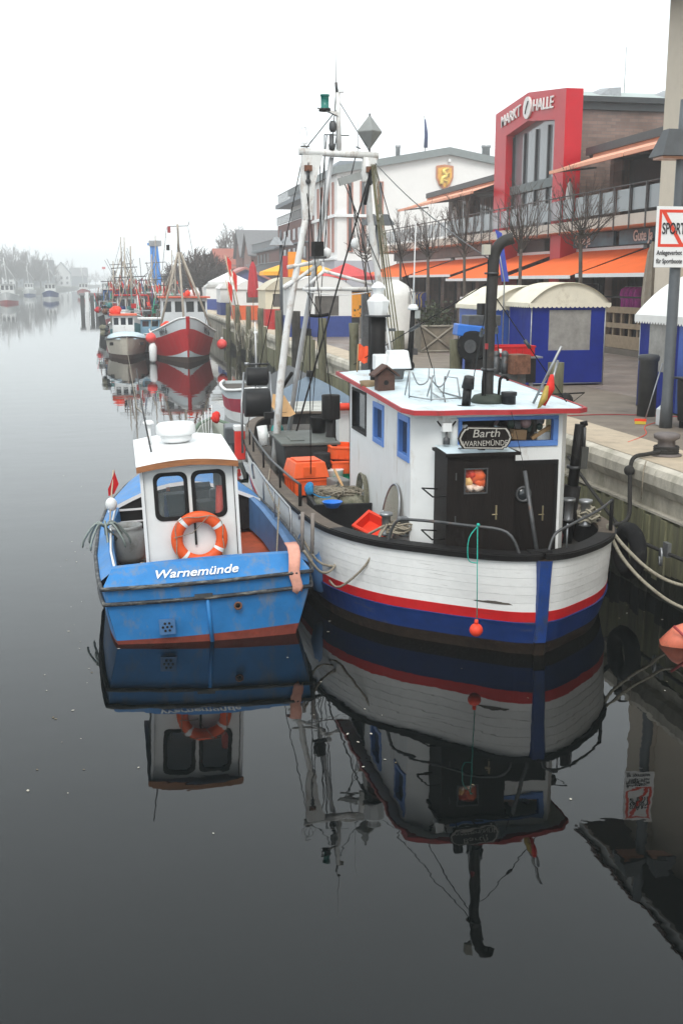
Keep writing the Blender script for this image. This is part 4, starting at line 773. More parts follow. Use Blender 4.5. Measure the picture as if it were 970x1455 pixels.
m=M(); m.cbox((4.1,20.3,1.15),(.04,.9,.03),(.7,0,.3),BOARD); tag(m.build('wooden_stick',None),'thin pale wooden slat sticking up beside the grey deck box','slat')
m=M(); m.box(5.0,5.9,25.2,25.9,.8,2.05,WHITE); m.box(5.05,5.85,25.18,25.2,.9,1.95,CLEANW); tag(m.build('white_locker',None,bevel=.02),'tall white locker on the aft deck behind the stove pipe','locker')
m=M(); m.tube([(4.75,25,2.15),(5.5,25,2.15)],.09,FLUO,10); tag(m.build('rolled_tarp',None),'short red roll lying across the aft deck','roll')
m=M(); random.seed(21)
for i in range(9): m.cbox((4.1+random.uniform(0,.7),22.6+random.uniform(0,2.5),.95),(random.uniform(.15,.35),random.uniform(.2,.4),random.uniform(.1,.35)),(0,0,random.uniform(0,1)),random.choice([BLACK,MC['grey_box'],RUST,DECK,PLASTIC]))
o=m.build('deck_litter',None); tag(o,'litter of dark boxes and scrap on the aft working deck','litter'); o['kind']='stuff'
m=M(); m.ball(aty(394,612,25.2),.15,pm('teal_net',(.02,.3,.27),rough=.9,var=.3,bump=.8),10,1.2); tag(m.build('net_bundle',None),'teal net bundle tied at the end of the side rail','net bundle')
m=M(); lump(m,(3.02,17.75,1.62),.07,pm('blue_cord',(.03,.25,.5),rough=.9,var=.3,vs=30),1.5,3); m.tube(sag((3.0,17.8,1.6),(3.35,17.6,1.5),.06),.012,MC['blue_cord'],5); tag(m.build('cord_knot',None),'bright blue cord knotted on the side rail post','cord')
# rope heap at forward bitts
m=M(); random.seed(6)
for k in range(14):
    c=Vector((3.95+random.uniform(-.1,.1),15.25+random.uniform(-.1,.1),1.4+.018*k*.6)); m.tube([c+Vector(((.12+.06*random.random())*math.cos(t),.12*math.sin(t),.02*math.sin(3*t+k))) for t in [2*PI*q/12 for q in range(12)]],.014,ROPE,5)
m.tube(smooth_path([(3.75,15.3,1.5),(3.55,14.95,1.4),(3.35,14.95,1.0),(3.05,15.3,.6),(2.95,15.6,.62)],4),.018,ROPE,5); tag(m.build('rope_coil',None),'tangled grey rope around the forward port bitts of the cutter','rope')
m=M()
for k in range(12):
    c=Vector((6.9+random.uniform(-.05,.05),15.3+random.uniform(-.08,.08),1.42+.018*k)); m.tube([c+Vector(((.09+.04*random.random())*math.cos(t),.1*math.sin(t),.03*math.sin(3*t+k))) for t in [2*PI*q/12 for q in range(12)]],.018,pm('pale_rope',(.34,.31,.24),rough=.95,vs=30,var=.35,bump=.3),5)
m.tube([(6.98,14.75,1.4),(7.0,14.78,.75)],.025,MC['pale_rope'],6); tag(m.build('rope_coil',None),'thick pale rope wound on the starboard bow bitts','rope')
m=M(); lump(m,(6.85,16.6,1.75),.16,pm('rusty_net',(.25,.09,.04),rough=.95,var=.5,bump=.6),1,2); lump(m,(6.5,15.9,1.0),.25,pm('maroon_bag',(.14,.02,.03),rough=.8,var=.3),1,5); tag(m.build('rusty_net_heap',None),'rust brown net heap beside the starboard bitts','net heap')
m=M(); crate(m,(6.6,16.6,1.2),.4,.5,.35,pm('dark_blue_plastic',(.02,.03,.1)),.2); m.cbox((6.42,16.1,1.9),(.12,.1,.3),(0,0,0),pm('grey_box2',(.35,.34,.31))); tag(m.build('gear_box',None),'dark blue crate wedged beside the wheelhouse on the quay side','crate')
# birdhouse, pot, flags on the roof
bh=thing('birdhouse','brown wooden birdhouse with pitched roof on the left of the wheelhouse roof','birdhouse',(4.22,16.9,3.3))
BRN=pm('birdhouse_brown',(.075,.035,.025),rough=.8,var=.3,vs=8)
m=M(); m.box(3.98,4.25,16.9,17.15,3.31,3.55,BRN); m.lathe([(.04,0),(.04,.005)],(4.11,16.9,3.44),BLACK,10,rot=(PI/2,0,0)); m.build('box',None,bh)
m=M(); m.prism([(3.9,3.53),(4.11,3.69),(4.32,3.53),(4.32,3.56),(4.11,3.72),(3.9,3.56)],16.85,17.2,'y',BRN); m.prism([(3.98,3.55),(4.11,3.67),(4.25,3.55)],16.91,17.14,'y',BRN); m.build('roof',None,bh)
m=M(); m.lathe([(.12,0),(.15,.12),(.13,.12),(.1,.03)],(3.98,17.6,3.29),pm('tan_pot',(.25,.18,.1),var=.3),14); tag(m.build('pot',None),'low tan pot at the roof edge left of the birdhouse','pot')
def flag(nm,base,top,w_,h,mat,lab,dark=None,tilt=.5,slot='flag'):
    t=thing(nm,lab,'flag',base); m=M(); m.tube([base,top],.012,pm('flag_pole',(.4,.25,.12)),6); m.build('pole',None,t)
    m=M(); T=Vector(top); rows=[]
    for i in range(6): rows.append([T+Vector((w_*i/5*.8,.03*math.sin(i*2+k),-h*k/4-.5*tilt*w_*i/5+.02*math.sin(i*1.7))) for k in range(5)])
    m.loft(rows,mat,closed=False,caps=False); m.build('cloth',None,t,fix=False); return t
FRED=pm('flag_red',(.7,.03,.02),rough=.8,var=.15)
flag('flag',(4.2,19.5,3.4),(4.22,19.5,3.9),.22,.3,pm('flag_orange',(.85,.1,.03),rough=.8,var=.15),'small orange red flag on the left rear of the cutter roof')
# staff with furled flag, right rear of roof
st=thing('ensign_staff','leaning steel staff with furled red and ochre flag at the cutter roof corner','flag staff',(6.0,14.9,3.3))
m=M(); m.tube([aty(757,573,14.9),aty(797,492,14.6)],.02,STEEL,8); m.tube([aty(792,512,14.7),aty(779,560,14.6)],.02,STEEL,8); m.build('staff',None,st)
m=M(); a=aty(783,532,14.6); m.loft([[a+Vector((-.02,0,0)),a+Vector((.03,.03,0)),a+Vector((.02,-.03,0))],[a+Vector((-.09,0,-.2)),a+Vector((.05,.05,-.2)),a+Vector((.03,-.06,-.2))],[a+Vector((-.16,0,-.42)),a+Vector((-.06,.05,-.40)),a+Vector((-.09,-.04,-.44))]],FRED); m.build('red_cloth',None,st)
m=M(); a=aty(776,548,14.55); m.loft([[a+Vector((-.02,0,0)),a+Vector((.03,.03,0)),a+Vector((.02,-.03,0))],[a+Vector((-.09,0,-.18)),a+Vector((.01,.05,-.18)),a+Vector((.0,-.06,-.18))],[a+Vector((-.13,0,-.32)),a+Vector((-.06,.03,-.30)),a+Vector((-.09,-.03,-.3))]],pm('ochre_cloth',(.42,.3,.07),rough=.8,var=.3)); m.build('ochre_cloth',None,st)
# gear behind the wheelhouse on the far side
m=M(); m.cbox((7.0,18.9,3.55),(.35,.4,.34),(0,0,.2),RUST)
for x in (6.62,6.78): m.tube([(x,18.9,3.35),(x,18.9,3.72)],.06,DSTEEL,12); m.ball((x,18.9,3.72),.07,DSTEEL,10)
m.box(6.5,7.15,18.8,19.1,2.9,3.38,DSTEEL)
m.build('hydraulic_unit',None,cut)
m=M(); m.tube([(6.3,16.1,3.28),(7.1,16.1,3.3)],.012,BLACK,5); m.ball((6.78,16.1,3.18),.13,BLACK,14); m.tube([(6.9,16.1,3.15),(7.1,16.1,3.3)],.006,BLACK,4); m.tube([(6.78,16.1,3.3),(6.78,16.1,3.1)],.05,BLACK,8); m.build('searchlight_arm',None,cut)
# heap of white boxes & tarp aft of wheelhouse
m=M(); m.loft([[(3.6,27.0,1.0),(6.4,27.0,1.0),(6.4,27.1,1.5),(3.6,27.1,1.5)],[(3.7,26.2,1.0),(6.3,26.2,1.0),(6.3,26.3,1.35),(3.7,26.3,1.35)]],MC['deck_boards']); m.build('stern_bench',None,cut)
# tyre fender
ty=thing('tyre','black tyre hanging as a fender between cutter bow and quay wall','tyre',(7.75,15.6,.9))
m=M(); rings=[]
for i in range(33):
    a=2*PI*i/32; d=Vector((0,math.cos(a),math.sin(a))); rings.append([Vector((7.75,15.6,.85))+d*(.33+.12*math.cos(t))+Vector((.13*math.sin(t),0,0)) for t in [2*PI*q/12 for q in range(12)]])
m.loft(rings,RUBBER,caps=False); m.build('casing',None,ty)
for pts_,lab in (([(862,745,14.8),(885,775,14.6),(925,812,14.4),(970,832,14.2),(1060,842,12.7)],'upper of the two pale mooring ropes sagging from the cutter bow along the quay wall'),([(862,747,14.8),(882,790,14.6),(920,832,14.35),(970,864,14.1),(1060,885,12.6)],'lower of the two pale mooring ropes sagging from the cutter bow along the quay wall')):
    m=M(); m.tube(smooth_path([aty(*p) for p in pts_],6),.026,MC['pale_rope'],6); tag(m.build('mooring_rope',None),lab,'rope','pale mooring ropes')
# =====================================================================
# QUAYSIDE
# =====================================================================
PILE=pm('mooring_pile',(.1,.1,.06),(.17,.16,.1),rough=.9,vs=3,var=.4,bump=.5,bs=14,dirt=(.03,.035,.02),ds=2,da=.6,stretch=(2,2,.4))
piles=[(324,431,'seventh'),(337,433,''),(353,435,''),(370,438,''),(395,441,''),(420,442,''),(458,452,''),(503,459,''),(567,470,''),(648,482,''),(790,515,'')]
lab=['weathered mooring pile farthest along the row, right beside the red cutter','second mooring pile from the far end of the row','third mooring pile from the far end, in front of the striped stall','fourth mooring pile from the far end, below the red counter','green mooring pile just left of the white gantry leg','nearly black split mooring pile between the two gantry legs','pale green mooring pile just right of the gantry legs, before the blue and white stall','thick mooring pile left of the wheelhouse roof with a dark board fixed beside it','mooring pile showing behind the white radar box and the lantern post','mooring pile with a black machine behind it, behind the thin roof aerial','short mooring pile behind the leaning ensign staff at the roof corner']
for i,(px,py,_) in enumerate(piles):
    p=atx(px,py,8.0); random.seed(i); m=M(); lean=random.uniform(-.06,.06); r=.17 if i!=5 else .2
    if i>=8: r=.15
    n=9; pts=[(p.x+lean*(k/n-1)+random.uniform(-.012,.012),p.y,-.6+(p.z+.6)*k/n) for k in range(n+1)]
    m.tube(pts,[r*random.uniform(.93,1.05) for _ in pts],PILE if i!=5 else pm('black_pile',(.03,.026,.022),rough=.9,var=.5,bump=.6),14)
    o=m.build('mooring_pile',None); tag(o,lab[i],'mooring pile','mooring piles along the quay edge')
for i,(x,y,z,l) in enumerate(((7.8,46.5,2.75,'pale thin plank post at the quay edge between the mooring piles'),(7.75,45.2,2.8,'short narrow post beside the pale green mooring pile'),(7.7,44.3,2.7,'short dark post standing just left of the pale green pile'),(7.8,60,2.6,'thin dark post before the fourth pile of the row'))):
    m=M(); m.tube([(x,y,-.6),(x,y,z)],.11,PILE,10); tag(m.build('timber_post',None),l,'post','thin timber posts of the quay edge')
m=M(); m.box(8.15,8.3,36.0,36.35,2.1,4.45,BLACK); m.box(7.95,8.15,36.05,36.3,1.0,4.6,DSTEEL); m.box(8.2,8.9,37,37.3,2.1,4.5,pm('dark_board',(.05,.035,.03),rough=.7,var=.3)); m.cbox((8.5,36.95,4.42),(.45,.05,.12),(0,0,0),WHITE); tag(m.build('notice_cabinet',None),'tall dark brown cabinet with a small white plate beside the thick mooring pile','cabinet')
random.seed(9)
for k,(y0,l) in enumerate(((73,'tangle of pale hanging ropes beside the red cutter'),(66,'pale ropes looped between the farthest mooring piles'))):
    m=M()
    for j in range(9): m.tube(sag((7.8+random.uniform(-.1,.2),y0+random.uniform(-2,2),random.uniform(1.8,2.6)),(7.9,y0+random.uniform(-3,3)+2,random.uniform(1.6,2.5)),random.uniform(.5,1.6),10),.03,pm('far_rope',(.3,.28,.22),rough=.9,var=.3),5)
    tag(m.build('hanging_ropes',None),l,'rope','ropes on the far piles')
# bollard + ropes + wall ring + buoy
bo=M(); bo.lathe([(.26,0),(.26,.03),(.16,.06),(.14,.26),(.21,.3),(.22,.36),(.17,.39),(.001,.4)],(9.02,17.0,2.108),pm('bollard_iron',(.15,.13,.125),rough=.75,var=.3,bump=.3,dirt=(.25,.17,.12),da=.3),26); tag(bo.build('bollard',None),'squat grey iron bollard on the coping with a dark rope round it','bollard')
m=M(); 
for k in range(4): m.tube([Vector((9.02,17.0,2.15+.035*k))+Vector((.19*math.cos(t),.19*math.sin(t),0)) for t in [2*PI*q/16 for q in range(17)]],.028,DROPE,6)
m.tube(smooth_path([(8.9,16.9,2.2),(8.6,16.85,2.17),(8.34,16.75,2.15),(8.24,16.7,2.0),(8.2,16.6,1.6),(8.1,16.4,1.2),(7.6,15.9,1.2),(7.0,15.3,1.45)],5),.036,DROPE,7); m.ball((8.22,16.7,1.93),.09,DROPE,10); m.tube([(8.36,16.4,2.13),(8.27,16.3,2.0),(8.26,16.3,1.5)],.012,ROPE,5); tag(m.build('mooring_rope',None),'dark knotted mooring rope from the bollard over the coping down to the cutter','rope')
m=M(); m.tube(smooth_path([(7.9,18.5,1.9),(8.05,17.6,1.35),(8.1,16.5,.95),(8.1,15.2,.92),(8.13,12,1.05)],6),.03,DROPE,6); tag(m.build('hanging_cable',None),'black cable slung along the algae stained quay wall','cable')
m=M(); m.cbox((8.1,15.05,.98),(.06,.16,.22),(0,0,0),STEEL); m.tube([Vector((8.02,15.08,.86))+Vector((.02*math.cos(t),.07*math.cos(t),.13*math.sin(t))) for t in [2*PI*q/16 for q in range(17)]],.022,STEEL,6); tag(m.build('mooring_ring',None),'galvanised mooring ring hanging on the quay wall near the right edge','mooring ring')
bu=M(); c=atz(966,908,.08); SAL=pm('salmon_float',(.75,.2,.12),rough=.5,var=.2,dirt=(.3,.15,.1),da=.5,ds=8)
bu.lathe([(.001,-.3),(.13,-.26),(.2,0),(.17,.2),(.09,.32),(.04,.38)],c,SAL,20,rot=(.5,.9,.2)); bu.tube([c+Vector((-.2,-.15,.25)),c+Vector((.05,-.28,.0)),c+Vector((.25,-.2,-.2))],.02,DRED,6); tag(bu.build('float_buoy',None),'salmon orange float lying half in the dark water at the right edge','buoy')
# ----- street lamp, no-mooring sign, bin, chest, canister, broom -----
LG=pm('lamp_post_grey',(.10,.11,.12),rough=.5,var=.15,metal=.2)
lp=thing('street_lamp','dark grey twin lamp post at the right edge carrying the red and white sign','street lamp',(10.78,20.4,Q))
m=M(); m.lathe([(.13,0),(.12,.5),(.11,.55),(.105,5.6),(.09,6.3)],(10.78,20.4,Q),LG,18); m.lathe([(.105,0),(.105,.03)],(10.78,20.4,4.45),STEEL,16); m.build('post',None,lp)
for dx,dy in ((-.26,0),(.4,-.1)):
    m=M(); cx=10.78+dx; a=.29
    m.add([(cx-a,20.4+dy-.3,7.35),(cx+a,20.4+dy-.3,7.35),(cx+a,20.4+dy+.3,7.35),(cx-a,20.4+dy+.3,7.35),(cx-.1,20.4+dy-.12,7.85),(cx+.14,20.4+dy-.12,7.85),(cx+.14,20.4+dy+.12,7.85),(cx-.1,20.4+dy+.12,7.85)],[(3,2,1,0),(4,5,6,7),(0,1,5,4),(1,2,6,5),(2,3,7,6),(3,0,4,7)],pm('lamp_shade_grey',(.07,.075,.08),rough=.6,var=.2)); h=m.build('lamp_hood',None,lp)
    m=M(); m.box(cx-.24,cx+.24,20.4+dy-.2,20.4+dy+.2,7.30,7.345,pm('lamp_glass_orange',(.6,.3,.2),rough=.3)); m.build('lens',None,h)
sg=thing('mooring_sign','white sign with a red slashed square reading SPORT on the lamp post','sign',(10.58,20.2,5.25))
sx0,sx1,sz0,sz1=10.25,10.93,5.27,6.42; sy=20.24
m=M(); m.box(sx0,sx1,sy,sy+.03,sz0,sz1,CLEANW); m.build('board',None,sg,bevel=.006)
m=M(); RS_=pm('sign_red',(.72,.06,.03),rough=.4,var=.06); a,b,c,d=sx0+.05,sx1-.05,5.66,sz1-.06; t=.055
m.box(a,b,sy-.004,sy,d-t,d,RS_); m.box(a,b,sy-.004,sy,c,c+t,RS_); m.box(a,a+t,sy-.004,sy,c+t,d-t,RS_); m.box(b-t,b,sy-.004,sy,c+t,d-t,RS_)
m.add([(a+t,sy-.005,d-t),(a+t+.09,sy-.005,d-t),(b-t,sy-.005,c+t+.0),(b-t-.09,sy-.005,c+t)],[(0,3,2,1)],RS_); m.build('red_slashed_square',None,sg,fix=False)
BT=pm('sign_black',(.02,.02,.025),rough=.5,var=.1)
text('sport_lettering','SPORT',(a+t+.012,sy-.012,5.905),.30,(PI/2,0,0),BT,sg,.003,0,.004,'LEFT',.54)
text('small_lettering','Anlegeverbot',(sx0+.03,sy-.012,5.51),.125,(PI/2,0,0),BT,sg,.002,0,.0015,'LEFT',.78); text('small_lettering','für Sportboote',(sx0+.03,sy-.012,5.35),.125,(PI/2,0,0),BT,sg,.002,0,.0015,'LEFT',.72)
m=M(); m.lathe([(.2,0),(.2,1.2),(.22,1.22),(.23,1.3),(.2,1.34),(.001,1.36)],(11.3,22.3,Q+.003),pm('bin_black',(.05,.052,.055),rough=.6,var=.2),22); tag(m.build('litter_bin',None),'tall dark grey cylindrical litter bin in front of the blue tent corner','litter bin')
ch=thing('gear_chest','large black chest on short feet at the right edge of the quay','chest',(11.55,19.9,Q))
m=M(); m.loft([[(10.98+.04*s,19.55,z),(11.9,19.55,z),(11.9,20.4,z),(10.98+.04*s,20.4,z)] for z,s in ((Q+.14,1),(Q+.62,0),(Q+.98,-.5))],pm('chest_black',(.025,.025,.026),rough=.5,var=.3,bump=.15),smooth=False); m.build('body',None,ch,bevel=.03)
m=M(); m.box(10.92,11.93,19.5,20.45,Q+.985,Q+1.03,MC['chest_black']); m.build('lid',None,ch,bevel=.01)
for x,y in ((11.08,19.65),(11.8,19.65),(11.08,20.3),(11.8,20.3)): M().box(x-.04,x+.04,y-.04,y+.04,Q,Q+.14,BLACK).build('foot',BLACK,ch)
m=M(); m.cbox((11.6,19.9,Q+1.16),(.3,.3,.25),(0,0,.2),WOODG); m.cbox((11.4,19.8,Q+1.06),(.3,.2,.05),(0,0,.4),STEEL); tag(m.build('wooden_block',None),'weathered wooden block lying on top of the black chest','block')
m=M(); m.loft([[(10.78+o,20.55+o,z),(11.0-o,20.55+o,z),(11.0-o,20.85-o,z),(10.78+o,20.85-o,z)] for z,o in ((Q+.006,0),(Q+.34,0),(Q+.42,.06),(Q+.48,.08))],pm('milky_plastic',(.6,.63,.65),rough=.4,var=.08),smooth=False); tag(m.build('canister',None,bevel=.02),'translucent white canister between the litter bin and the black chest','canister')
br=thing('broom','broom with orange head leaning at the litter bin','broom',(10.5,20.9,Q)); p=atz(912,603,Q); q=atz(930,560,Q+.9)
m=M(); m.tube([p+Vector((.05,0,.08)),p+Vector((.45,.15,1.25))],.014,STEEL,6); m.build('handle',None,br)
m=M(); m.cbox(p+Vector((-.05,0,.09)),(.24,.08,.05),(0,0,-.5),FLUO); m.cbox(p+Vector((-.05,0,.04)),(.22,.09,.06),(0,0,-.5),pm('bristles',(.6,.45,.05),rough=.9)); m.build('head',None,br)
m=M(); m.tube(smooth_path([(9.1,18.6,2.112),(9.9,19.5,2.112),(10.5,20.7,2.112),(11.5,21.6,2.112)],6),.008,FLUO,5); tag(m.build('thin_red_line',None),'thin red cord lying across the paving toward the broom','cord')
m=M(); m.tube(smooth_path([(9.2,22.5,2.115),(10.8,22.6,2.115),(13,21.2,2.115)],6),.012,DRED,5);tag(m.build('hose',None),'thin dark hose lying in a line across the promenade','hose')
# ----- market tents --------------------------------------------------
TB=pm('tent_blue',(.006,.02,.22),rough=.55,spec=.2,var=.2,vs=1.3,bump=.6,bs=2.2,dirt=(.05,.07,.22),ds=2,da=.45,dstretch=(1,1,.3)); TBL=pm('tent_blue_light',(.03,.09,.38),rough=.4,var=.2,vs=2,bump=.3,bs=3); TCR=pm('tent_cream',(.76,.71,.58),rough=.7,var=.08,vs=2,bump=.5,bs=3,dirt=(.5,.44,.33),ds=2,da=.4); TWH=pm('tent_white',(.8,.8,.78),rough=.7,var=.05,vs=2,bump=.2,bs=4)
CLR=pm('clear_plastic',(.3,.29,.27),rough=.2,var=.25,vs=3)
def arch(x0,x1,zb,rise,n=18): return [Vector((x0+(x1-x0)*k/n,0,zb+rise*(1-abs(2*k/n-1)**2.3))) for k in range(n+1)]
def tent(nm,lab,x0,x1,y0,y1,zt,rise,side,roof,win=None,scallop=True,flap=.14,zb=Q+.04,lower=None,grp=None):
    t=thing(nm,lab,'market stall',((x0+x1)/2,y0,Q),grp)
    # body: four cloth walls (front has a clear window)
    m=M(); low=lower or side
    def clothwall(a,b,y,ax):
        pass
    w_=win or []
    zsplit=Q+1.05 if lower else None
    for (pa,pb,ax,t0,hs) in ((x0,x1,'y',y0,[w_] if w_ else []),(x0,x1,'y',y1,[]),(y0,y1,'x',x0,[]),(y0,y1,'x',x1,[])):
        if zsplit:
            m.wall(pa,pb,zb,zsplit,t0-.015,t0+.015,[],ax,low); m.wall(pa,pb,zsplit+.001,zt,t0-.013,t0+.013,hs,ax,side)
        else: m.wall(pa,pb,zb,zt,t0-.015,t0+.015,hs,ax,side)
    wl=m.build('wall',None,t)
    if w_:
        m=M(); m.box(w_[0],w_[1],y0-.004,y0+.004,w_[2],w_[3],CLR); m.build('window',None,t)
    # roof
    m=M(); o=.12; rings=[]
    A=arch(x0-o,x1+o,zt-.02,rise)
    for y in (y0-o,y0+(y1-y0)*.33,y0+(y1-y0)*.66,y1+o): rings.append([p+Vector((0,y,.015*math.sin(y*7))) for p in A])
    m.loft(rings,roof,closed=False,caps=False)
    for y in (y0-.02,y1+.02): 
        m.add([(A[0].x,y,zt-.02)]+[(p.x,y,p.z) for p in A]+[(A[-1].x,y,zt-.02)],[tuple(range(len(A)+2))],roof)
    # scalloped valance
    if scallop:
        for (P0,P1) in ((Vector((x0-o,y0-o-.004,zt)),Vector((x1+o,y0-o-.004,zt))),(Vector((x0-o-.004,y0-o,zt)),Vector((x0-o-.004,y1+o,zt)))):
            L=(P1-P0).length; n=int(L/.13)*4; top=[P0.lerp(P1,k/n) for k in range(n+1)]; bot=[p-Vector((0,0,flap*(.72+.28*abs(math.sin(PI*k/4))))) for k,p in enumerate(top)]
            m.loft([top,bot],roof,closed=False,caps=False,smooth=False)
    m.build('canopy',None,t,fix=False)
    if True:
        for x in (x0,x1):
            for y in (y0-.03,y1+.03): M().tube([(x,y,Q),(x,y,zt)],.018,STEEL,6).build('frame_pole',None,t)
        M().tube([(x0,y0-.03,zb+.03),(x1,y0-.03,zb+.03)],.015,STEEL,6).build('ground_bar',None,t)
    return t
tent('market_stall','royal blue fabric stall with clear window and cream barrel roof standing alone',11.32,13.52,29.5,31.2,4.42,.58,TB,TCR,(11.85,13.1,3.1,4.22))
# a second bay joined behind it
tent('market_stall','blue stall with long cream barrel roof running back behind the lone royal blue one',10.85,13.2,31.5,34.6,4.3,.6,TBL,TCR,None)
tent('market_stall','blue stall with snow white rounded roof cut by the right edge of the picture',12.02,15.6,17.6,24.2,4.25,1.0,TB,TWH,None,flap=.2)
m=M(); m.box(11.985,12.0,22.5,23.7,3.0,4.1,CLR); m.box(11.975,11.99,21.2,22.3,2.15,4.2,TBL); m.box(11.975,11.99,18.3,21.1,3.1,4.1,CLR); m.box(11.985,12.0,18.2,21.15,2.15,3.08,TBL); tag(m.build('tent_curtain',None),'light blue plastic curtain with clear panels hanging at the right stall','curtain')
STB=pm('stall_red',(.45,.02,.02),rough=.5,var=.15); STN=pm('stall_navy',(.03,.06,.25),rough=.5,var=.15); IV=pm('ivory_board',(.72,.66,.5),rough=.6,var=.06)
def stall(lab,x0,x1,y0,y1,zt,rise,upper,lower,roof,win,extra=None):
    t=thing('market_stall',lab,'market stall',((x0+x1)/2,y0,Q))
    m=M(); zs=Q+1.1; hs=[win] if win else []
    m.wall(x0,x1,Q,zs,y0,y0+.04,[],'y',lower); m.wall(x0,x1,zs+.002,zt,y0+.003,y0+.043,hs,'y',upper); m.wall(y0+.05,y1,Q,zs,x0,x0+.04,[],'x',lower); m.wall(y0+.05,y1,zs+.002,zt,x0+.003,x0+.043,[],'x',upper); m.wall(y0+.05,y1,Q,zt,x1-.04,x1,[],'x',upper); m.wall(x0+.04,x1-.04,Q,zt,y1-.04,y1,[],'y',upper)
    m.build('wall',None,t)
    if win: M().box(win[0],win[1],y0+.08,y0+.1,win[2],win[3],pm('dim_window',(.12,.11,.1),rough=.3,var=.3)).build('window',MC['dim_window'],t)
    A=arch(x0-.1,x1+.1,zt,rise); m=M(); m.loft([[p+Vector((0,y,0)) for p in A] for y in (y0-.15,y1+.15)],roof,closed=False,caps=False)
    for y in (y0-.13,y1+.13): m.add([(p.x,y,p.z) for p in A],[tuple(range(len(A)))],roof)
    m.build('canopy',None,t,fix=False)
    return t
S1=stall('white and navy fabric stall with a pale rounded roof behind the gantry legs',8.95,12.3,58.5,61.5,4.65,.65,TWH,STN,TWH,(10.3,11.6,3.22,4.25))
S2=stall('ivory market stall with red counter front, dark window and beige arched roof',9.7,13.3,74,78,4.45,.85,IV,STB,pm('tent_beige',(.55,.5,.38),rough=.7,var=.08),(10.2,12.4,3.35,4.2))
M().box(12.0,12.9,73.9,73.93,3.3,4.0,CLEANW).build('price_board',CLEANW,S2)
S3=stall('pale stall with orange and blue striped counter left of the red countered one',8.9,11.6,86,89,4.4,.7,TWH,pm('stall_orange',(.7,.12,.03),rough=.5),TWH,(9.8,10.8,3.4,4.2))
S4=stall('white stall with blue base near the far end of the quay row',8.9,11.6,98,102,4.4,.7,TWH,STN,TWH,None)
S5=stall('far small white stall with grey roof past the other stalls',9.2,12.2,118,121,4.4,.7,TWH,STN,pm('tent_grey',(.5,.5,.48)),None)
def parasol(lab,c,r,h,mat,closed=False,grp=None):
    t=thing('parasol',lab,'parasol',c,grp); m=M(); m.tube([c,Vector(c)+Vector((0,0,h))],.03,WOOD,6); m.build('pole',None,t); m=M()
    z=c[2]+h
    if closed:
        seg=16; rings=[[Vector(c)+Vector((rr*math.cos(2*PI*k/seg)*(1+.18*(k%2)),rr*math.sin(2*PI*k/seg)*(1+.18*(k%2)),zz)) for k in range(seg)] for rr,zz in ((r*1.0,h*.42),(r*1.1,h*.52),(r*.95,h*.7),(r*.6,h*.92),(r*.15,h))]; m.loft(rings,mat,smooth=False)
        m.tube([Vector(c)+Vector((0,0,h)),Vector(c)+Vector((0,0,h+.12))],.05,BLACK,6)
    else:
        seg=8; m.loft([[Vector(c)+Vector((rr*math.cos(PI/4*k+.4),rr*math.sin(PI/4*k+.4),zz)) for k in range(seg)] for rr,zz in ((r,h*.72),(r,h*.78),(.05,h))],mat,smooth=False)
    m.build('canopy',None,t); return t
parasol('big open yellow orange parasol behind the ivory stall',(14.2,88,Q),3.2,4.7,pm('parasol_yellow',(.85,.4,.02),rough=.7,var=.08))
parasol('closed dark red parasol between the stalls',(9.6,80,Q),.32,4.3,pm('parasol_red',(.45,.02,.03),rough=.7),True)
parasol('white open parasol behind the far striped stall',(9.4,95,Q),1.9,3.7,TWH)
parasol('pinkish red open parasol behind the white and navy stall',(16.4,80,Q),2.3,4.2,pm('parasol_pink',(.6,.06,.06),rough=.7))
parasol('closed beige parasol beside the right stall near the shop fence',atz(920,470,Q)*1.0 if False else (18.75,37.2,Q),.24,4.3,pm('parasol_beige',(.33,.28,.22),rough=.8,var=.12,vs=5),True)
bn=thing('banner_flag','tall orange feather banner with red edge behind the gantry leg','banner',(12.6,84,Q)); m=M(); m.tube([(12.3,84,Q),(12.3,84,7.0)],.03,STEEL,6); m.build('pole',None,bn); m=M(); m.box(12.35,12.75,84,84.03,4.6,6.9,STB); m.box(12.76,13.7,84,84.03,4.4,7.2,pm('banner_orange',(.9,.32,.01),rough=.7,var=.06)); m.build('cloth',None,bn)
oc=thing('orange_cart','small bright orange yellow trailer at the far end of the promenade','trailer',(16,75,Q)); p=aty(505,430,75); m=M(); m.box(p.x-1.0,p.x+1.05,75,76.5,Q+.5,Q+2.2,pm('cart_orange',(.9,.35,.01),rough=.5)); m.build('body',None,oc,bevel=.03); m=M(); m.box(p.x-1.15,p.x+1.15,74.9,76.6,Q+2.2,Q+2.35,BLACK);m.box(p.x-.9,p.x+.9,75.1,76.4,Q,Q+.5,BLACK); m.build('frame',None,oc)
# white tank / cover
tk=thing('covered_parasol_tank','tall white plastic wrapped drum shape standing behind the lantern post','covered stack',(11.0,45,Q)); p=aty(562,440,44); m=M(); m.lathe([(.76,.0),(.78,.5),(.8,2.05),(.76,2.25),(.4,2.55),(.12,2.7)],(p.x,44,Q+.25),pm('white_wrap',(.72,.71,.68),rough=.5,var=.08,bump=.3,bs=3),26); m.build('cover',None,tk); m=M(); m.box(p.x-.75,p.x+.75,43.3,44.7,Q,Q+.25,DSTEEL); m.build('base_frame',None,tk)
